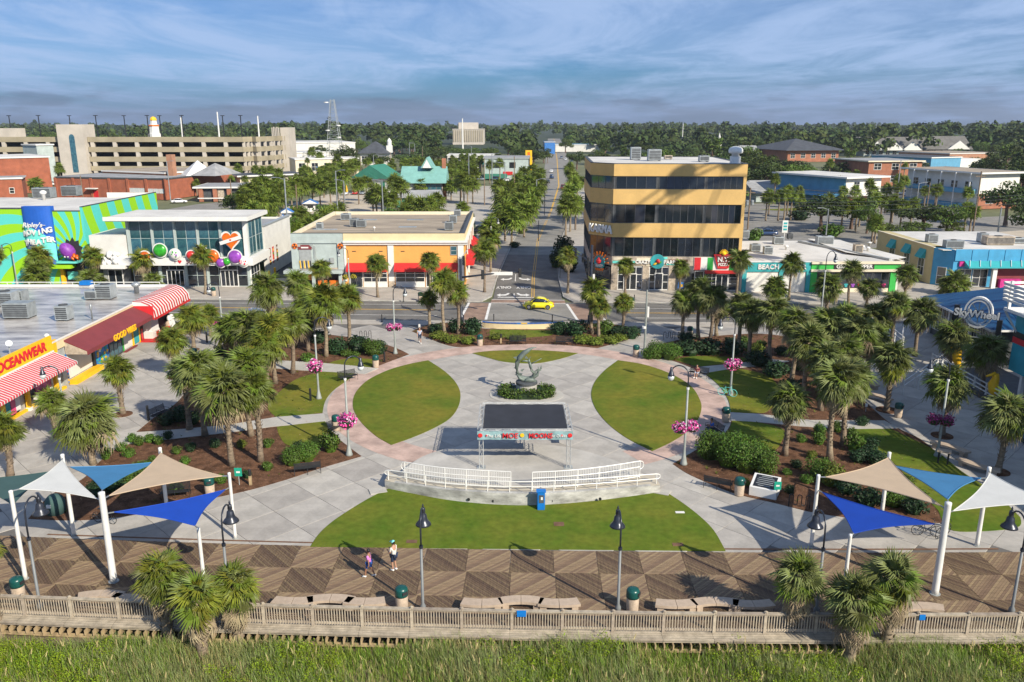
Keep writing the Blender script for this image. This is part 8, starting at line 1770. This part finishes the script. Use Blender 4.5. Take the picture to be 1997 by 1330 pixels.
for i,(x,y) in enumerate(((1000,422),(1008,421),(1028,421),(897,452),(904,452),(912,451))): b = MB(); b.box(-.2,.2,-.2,.2,0,.05); b.lathe([(.15,.05),(.03,.75)],8); b.obj('traffic_cone','candy_orange',None,loc=P(x,y),label=f'orange traffic cone, {ORD[i%3]} from left, '+('at far edge of the paved lot' if i<3 else 'by the tan roof corner'),cat='traffic cone',group='orange cones on the lot')
# ---------------------------------------------------------------- cars
def loft(secs, mats_split=None):
    "secs: (x, half width bottom, half width top, z0, z1)"
    b = MB(); k = 10
    for x,wb,wt,z0,z1 in secs:
        h = z1-z0
        for y,z in ((-wb*.9,z0),(-wb,z0+.12*h),(-wb*1.0,z0+.55*h),(-wt,z0+.86*h),(-wt*.8,z1),(wt*.8,z1),(wt,z0+.86*h),(wb*1.0,z0+.55*h),(wb,z0+.12*h),(wb*.9,z0)): b.v.append((x,y,z))
    for i in range(len(secs)-1):
        for j in range(k): b.f.append((i*k+j,i*k+(j+1)%k,(i+1)*k+(j+1)%k,(i+1)*k+j)); b.m.append(0)
    b.f += [tuple(range(k))[::-1],tuple((len(secs)-1)*k+j for j in range(k))]; b.m += [0,0]; return b
CARS = {}
def car(p, rz, col, label, kind='sedan', group='parked and moving cars in the town'):
    key = (kind,col)
    if key in CARS: return dup(CARS[key],p,rz,label,group)
    L_ = {'sedan':4.6,'suv':4.8,'beetle':4.1,'pickup':5.3}[kind]; h = L_/2
    t = thing({'sedan':'parked_car','suv':'parked_car','beetle':'small_car','pickup':'pickup_truck'}[kind],label,'car' if kind!='pickup' else 'pickup truck',p,rz,group if kind!='beetle' else None)
    if kind == 'beetle':
        low = [(-h,.45,.40,.35,.55),(-h+.15,.70,.60,.28,.74),(-h+.5,.82,.68,.24,.90),(-.7,.86,.74,.22,.96),(.6,.86,.74,.22,.95),(h-.75,.83,.66,.24,.90),(h-.3,.72,.58,.28,.74),(h,.45,.38,.36,.52)]
        cab = [(-1.45,.40,.30,.80,.92),(-1.1,.66,.50,.84,1.22),(-.6,.72,.56,.88,1.45),(-.05,.73,.57,.9,1.52),(.4,.72,.55,.9,1.44),(.8,.68,.48,.88,1.18),(1.15,.60,.42,.84,.93)]; rf = [(-1.25,.5,.36,1.04,1.12),(-.75,.58,.50,1.33,1.44),(-.05,.60,.54,1.43,1.55),(.42,.58,.50,1.36,1.45)]
    elif kind == 'suv':
        low = [(-h,.75,.7,.4,.95),(-h+.2,.9,.85,.3,1.05),(0,.93,.86,.28,1.08),(h-.9,.92,.82,.28,1.05),(h-.15,.86,.7,.32,.92),(h,.7,.6,.4,.75)]
        cab = [(-h+.1,.80,.62,1.0,1.45),(-h+.4,.82,.66,1.0,1.72),(.3,.82,.66,1.0,1.76),(.75,.80,.62,1.0,1.55),(1.35,.76,.6,1.0,1.08)]; rf = [(-h+.3,.70,.62,1.64,1.75),(.0,.72,.64,1.70,1.80),(.6,.68,.6,1.64,1.72)]
    elif kind == 'pickup':
        low = [(-h,.9,.88,.45,1.0),(-h+.1,.95,.9,.4,1.05),(0,.95,.88,.35,1.06),(h-.9,.94,.84,.35,1.06),(h-.1,.9,.75,.4,.95),(h,.8,.7,.45,.8)]
        cab = [(-.7,.82,.66,1.0,1.3),(-.5,.83,.68,1.0,1.75),(.5,.83,.68,1.0,1.78),(.9,.8,.64,1.0,1.5),(1.35,.76,.6,1.0,1.1)]; rf = [(-.55,.72,.64,1.68,1.78),(.3,.72,.64,1.72,1.82),(.7,.68,.6,1.62,1.7)]
    else:
        low = [(-h,.7,.62,.38,.75),(-h+.2,.85,.75,.28,.92),(-.8,.9,.8,.25,.96),(.8,.9,.8,.25,.94),(h-.6,.87,.74,.27,.84),(h-.1,.78,.6,.32,.68),(h,.6,.5,.4,.58)]
        cab = [(-1.75,.62,.52,.88,.95),(-1.1,.74,.56,.9,1.34),(-.4,.76,.58,.9,1.43),(.3,.76,.57,.9,1.40),(.75,.73,.53,.9,1.18),(1.25,.68,.5,.86,.92)]; rf = [(-1.15,.62,.5,1.27,1.36),(-.4,.64,.54,1.35,1.46),(.35,.62,.52,1.32,1.41)]
    loft(low).obj('body',col,t,smooth=True); loft(cab).obj('windows','glass_dark',t,smooth=True); loft(rf).obj('roof',col,t,smooth=True)
    b = MB()
    for s in (-1,1):
        for (xa,za),(xb,zb) in (((rf[0][0],rf[0][3]+.05),(cab[0][0],cab[0][3]+.02)),((rf[-1][0],rf[-1][3]+.05),(cab[-1][0],cab[-1][3]+.02)),((-.1,rf[1][3]+.06),(-.1,cab[2][3]+.02))): b.bar((xa,s*.60,za),(xb,s*.70,zb),.07,.05)
    b.obj('pillar',col,t)
    wx = h*.60
    for x in (-wx,wx):
        for s in (-1,1):
            b = MB(); b.lathe([(.2,-.09),(.32,-.09),(.335,0),(.32,.09),(.2,.09)],16); w_ = b.obj('wheel','rubber',t,loc=(x,s*.80,.33),rot=(R(90),0,0)); b = MB(); b.lathe([(.21,-.10),(.21,.10),(.1,.11)],14); b.obj('rim','chrome',w_)
            if kind == 'beetle': b = MB(); b.lathe([(.40,-.07),(.46,-.04),(.46,.06),(.40,.09)],18); b.obj('wheel_arch',col,t,loc=(x,s*.80,.40),rot=(R(90),0,0),smooth=True)
    for s in (-1,1):
        b = MB(); b.lathe([(.14,0),(.12,.05),(.02,.06)],12); b.obj('headlight','lamp_glass',t,loc=(h-.22,s*.52,.66),rot=(0,R(70),0)); b = MB(); b.box(-.02,.03,-.13,.13,-.08,.08); b.obj('tail_light','candy_red',t,loc=(-h+.03,s*.48,.66)); b = MB(); b.box(-.08,.08,-.1,.1,-.06,.06); b.obj('mirror',col,t,loc=(cab[-1][0]-.35,s*.86,1.0))
    KIDS.clear(); CARS[key] = t; bpy.context.view_layer.update(); return t
car(P(1050,601,RZ),R(177),'car_yellow','bright yellow rounded small car crossing the intersection','beetle')
st_dir = R(84)
for x,y,rz,c,k,l in ((1098,369,264,'car_maroon','pickup','maroon pickup driving away on the side street'),(1068,357,84,'car_black','sedan','black car coming down the side street near left kerb'),(1076,348,84,'car_blue','suv','dark blue suv coming down the side street'),(1075,336,84,'car_white','sedan','white car in the centre lane of the side street'),(1073,305,84,'car_white','suv','white van far along the side street'),(1103,312,260,'car_white','sedan','white car at the far right of the side street'),(1115,316,260,'car_blue','sedan','dark car at far right kerb of the side street'),(1095,309,260,'car_silver','suv','silver car at the far right of the side street'),
  (937,455,180,'car_black','suv','dark car behind the orange building right wall'),(693,379,270,'car_red','sedan','red car parked before the white cottage'),(707,379,270,'car_silver','sedan','silver car parked beside the red one'),(680,430,20,'car_blue','suv','left dark blue car behind tan roof'),(695,430,20,'car_blue','sedan','right dark blue car behind tan roof'),(745,432,0,'car_blue','suv','blue car hidden behind the middle of the tan roof'),(673,380,90,'car_white','sedan','white car left of the red one'),
  (1765,380,170,'car_white','suv','white suv parked between the motels'),(1782,386,170,'car_red','sedan','red car parked between the white ones at motel'),(1800,390,170,'car_white','sedan','white car parked right of the red one at motel'),(1775,383,170,'car_blue','sedan','dark car squeezed beside white suv at motel'),(1495,459,170,'car_blue','sedan','dark blue car behind the white shop roof'),(1578,313,0,'car_white','sedan','white car before the dark hip roofed hall'),(1586,314,0,'car_maroon','sedan','dark red car before the dark hip roofed hall'),(1735,464,10,'car_white','suv','white van among trees left of yellow side wall'),
  (905,330,0,'car_white','sedan','white car before the white shop row'),(925,329,0,'car_white','suv','white van before the white shop row'),(935,352,0,'car_silver','suv','silver car before the grey green shop'),(970,352,0,'car_blue','suv','blue car before the grey green shop'),(990,354,0,'car_white','sedan','white car before the grey green shop'),(350,396,20,'car_white','sedan','white car by the brick hall'),(100,362,0,'car_white','suv','white car beside the brick warehouse end'),(490,630,178,'car_white','suv','white car hidden behind left bed palms on the road')):
    car(P(x,y,RZ),R(rz),c,l,k)
# ---------------------------------------------------------------- people: one skinned body each, clothes as shells over it
def person(p, rz, pose, label, skin='skin', top='cloth_white', legs='cloth_navy', hair='hair_black', shoes='white', hat=None, h=1.72, sleeve=.55, shorts=.45):
    s = h/1.72; J = {'pel':(0,0,.93),'wai':(0,0,1.08),'che':(0,.01,1.32),'nec':(0,0,1.46),'hea':(0,.01,1.52)}
    sit = pose == 'sit'
    if sit: J = {k:(x,y-.05*(z-.93),z-.45) for k,(x,y,z) in J.items()}; J['che'] = (0,.02,.87); J['nec'] = (0,.05,1.0); J['hea'] = (0,.08,1.06)
    st_ = {'walk':(.26,-.24),'stand':(.03,-.02),'sit':(0,0)}[pose]
    for q,sd,f in (('l',-1,st_[0]),('r',1,st_[1])):
        hp = (sd*.10,0,J['pel'][2]-.03); J['hip'+q] = hp
        if sit: J['kne'+q] = (sd*.12,.42,.50); J['ank'+q] = (sd*.12,.46,.09); J['toe'+q] = (sd*.14,.62,.04)
        else: J['kne'+q] = (sd*.10,f*.55+.03,.49); J['ank'+q] = (sd*.10,f-.03,.09+(.04 if f<-.1 else 0)); J['toe'+q] = (sd*.11,f+.15,.035)
        J['sho'+q] = (sd*.19,J['che'][1],J['che'][2]+.07); up = sit or (pose in ('stand',)) or (q == 'r' and top == 'cloth_pink')
        J['elb'+q] = (sd*.25,J['che'][1]+(.04 if up else -f*.35),J['che'][2]-.22); J['wri'+q] = (sd*(.12 if up else .25),J['che'][1]+(.28 if up else -f*.6+.06),J['che'][2]-(.16 if up else .44)); J['han'+q] = (J['wri'+q][0]*(.9 if up else 1),J['wri'+q][1]+.05,J['wri'+q][2]+(.02 if up else -.08))
    Rd = {'pel':.125,'wai':.115,'che':.135,'nec':.055,'hea':.06,'hip':.085,'kne':.058,'ank':.042,'toe':.035,'sho':.062,'elb':.043,'wri':.032,'han':.036}
    E = [('pel','wai'),('wai','che'),('che','nec'),('nec','hea')]
    for q in 'lr': E += [('pel','hip'+q),('hip'+q,'kne'+q),('kne'+q,'ank'+q),('ank'+q,'toe'+q),('che','sho'+q),('sho'+q,'elb'+q),('elb'+q,'wri'+q),('wri'+q,'han'+q)]
    def skinned(keys, edges, grow, name, m, par, fing=False):
        me = bpy.data.meshes.new(name); ids = {k:i for i,k in enumerate(keys)}; vs = [Vector(J[k])*s for k in keys]; es = [(ids[a],ids[c]) for a,c in edges]; rr_ = [Rd[k.rstrip('lr') if k[-1] in 'lr' and k[:-1] in Rd else k]*grow*s for k in keys]
        if fing:
            for q,sd in (('l',-1),('r',1)):
                hv = Vector(J['han'+q]); wv = Vector(J['wri'+q]); d = (hv-wv).normalized(); sdv = Vector((sd,0,0)) if abs(d.x)<.8 else Vector((0,1,0)); nv = d.cross(sdv).normalized()
                for k,(off,ln) in enumerate(((-.030,.062),(-.010,.075),(.010,.070),(.028,.055))):
                    i0 = len(vs); vs += [(hv+nv*off+d*.02)*s,(hv+nv*off+d*(.02+ln*.55))*s,(hv+nv*off+d*(.02+ln*.85)+sdv*-.02)*s]; rr_ += [.010*s,.009*s,.007*s]; es += [(ids['han'+q],i0),(i0,i0+1),(i0+1,i0+2)]
                i0 = len(vs); vs += [(wv+d*.03-nv*.03)*s,(wv+d*.07-nv*.055)*s]; rr_ += [.012*s,.009*s]; es += [(ids['wri'+q],i0),(i0,i0+1)]
        me.from_pydata([tuple(v) for v in vs],es,[]); o = bpy.data.objects.new(name,me); COL.objects.link(o); md = o.modifiers.new('s','SKIN'); md.use_smooth_shade = True; sk = me.skin_vertices[0].data
        for i,r_ in enumerate(rr_): sk[i].radius = (r_,r_)
        sk[0].use_root = True; o.modifiers.new('u','SUBSURF').levels = 1
        nm = bpy.data.meshes.new_from_object(o.evaluated_get(bpy.context.evaluated_depsgraph_get())); bpy.data.objects.remove(o); nm.materials.clear(); nm.materials.append(M[m]); nm.name = name; return O(name,nm,par)
    t = thing('person',label,'person',p,rz); keys = list(J)
    skinned(keys,E,1.,'body',skin,t,True)
    hd_ = Vector(J['hea'])*s+Vector((0,.015,.10))*s; b = MB(); b.lathe([(.02,-.125),(.055,-.11),(.075,-.05),(.082,.02),(.076,.07),(.045,.11),(.01,.122)],14); hm = b.mesh('face',skin,True); hm.transform(Matrix.Diagonal((s,s*1.12,s,1))); hd2 = O('face',hm,t,loc=hd_)
    b = MB(); b.lathe([(.015,-.02),(.012,0),(.002,.02)],6,(0,.10,-.02)); b.obj('nose',skin,hd2,scale=s)
    for x in (-.03,.03): b = MB(); b.box(x-.012,x+.012,.078,.088,.01,.022); b.obj('eye','dark',hd2,scale=s)
    b = MB(); b.box(-.025,.025,.07,.082,-.068,-.06); b.obj('mouth','maroon',hd2,scale=s)
    b = MB(); b.lathe([(.088,-.05),(.094,.02),(.088,.08),(.055,.12),(.01,.135)],14,(0,-.022,.012)); b.obj('hair',hair,hd2,scale=s,smooth=True)
    if hat: b = MB(); b.lathe([(.100,.03),(.100,.07),(.085,.12),(.04,.145),(.01,.15)],14,(0,-.005,.01)); b.box(-.07,.07,.06,.19,.045,.06); b.obj('cap',hat,hd2,scale=s,smooth=False)
    J2 = dict(J)
    def cut(a,c,f): return tuple(x+(y-x)*f for x,y in zip(J2[a],J2[c]))
    for q in 'lr': J['elb'+q] = cut('sho'+q,'elb'+q,sleeve*1.4); J['kne'+q] = cut('hip'+q,'kne'+q,min(1.,shorts*2))
    skinned(['wai','pel','che','shol','shor','elbl','elbr'],[('wai','pel'),('wai','che'),('che','shol'),('che','shor'),('shol','elbl'),('shor','elbr')],1.24,'shirt',top,t)
    kk = ['pel','hipl','hipr','knel','kner']; ee = [('pel','hipl'),('pel','hipr'),('hipl','knel'),('hipr','kner')]
    if shorts > .6:
        kk += ['ankl','ankr']; ee += [('knel','ankl'),('kner','ankr')]
    skinned(kk,ee,1.26,'shorts' if shorts<=.6 else 'trousers',legs,t)
    for q in 'lr': a = Vector(J2['ank'+q])*s; c = Vector(J2['toe'+q])*s; b = MB(); b.tube([a+Vector((0,-.06,-.03)),a+Vector((0,.02,-.02)),c],[.05*s,.062*s,.045*s],8); b.obj('shoe',shoes,t,smooth=True)
    return t
person(P(769,1112,.02),R(58),'stand','man in pale shirt, navy shorts and aqua cap standing on the boardwalk',top='cloth_white',legs='cloth_navy',hat='cap_aqua',h=1.74,shorts=.48)
person(P(721,1125,.02),R(78),'walk','woman in pink shirt and blue shorts walking on the boardwalk','skin_tan',top='cloth_pink',legs='cloth_blue',h=1.62,shorts=.42)
person(P(819,669,.0),R(185),'walk','man in grey shirt and dark shorts walking on upper left walk',top='cloth_grey',legs='cloth_navy',h=1.76,shorts=.5)
person(P(1391,846,.02)+Vector((-.12,.0,0)),R(100),'sit','man in royal blue shirt sitting on bench at right ring side','skin_tan',top='cloth_royal',legs='cloth_navy',h=1.75,shorts=.9)
person(P(1361,735,.02)+Vector((-.1,-.05,0)),R(148),'sit','person in maroon top sitting on bench at upper right of ring',top='cloth_maroon',legs='cloth_grey',h=1.68,shorts=.5)
C.view_layers[0].update()
# ---------------------------------------------------------------- air
hz = MB(); hz.box(-3400,3400,-120,4200,-4.5,82); hz = hz.mesh('haze','dark'); hm_ = bpy.data.materials.new('haze_air'); hm_.use_nodes = True; t_ = hm_.node_tree; t_.nodes.clear()
pv = t_.nodes.new('ShaderNodeVolumePrincipled'); pv.inputs['Color'].default_value = (.80,.88,1,1); pv.inputs['Density'].default_value = .00009; pv.inputs['Anisotropy'].default_value = .2
mo = t_.nodes.new('ShaderNodeOutputMaterial'); t_.links.new(pv.outputs[0], mo.inputs['Volume']); hz.materials.clear(); hz.materials.append(hm_)
O('haze',hz,None,kind='stuff')
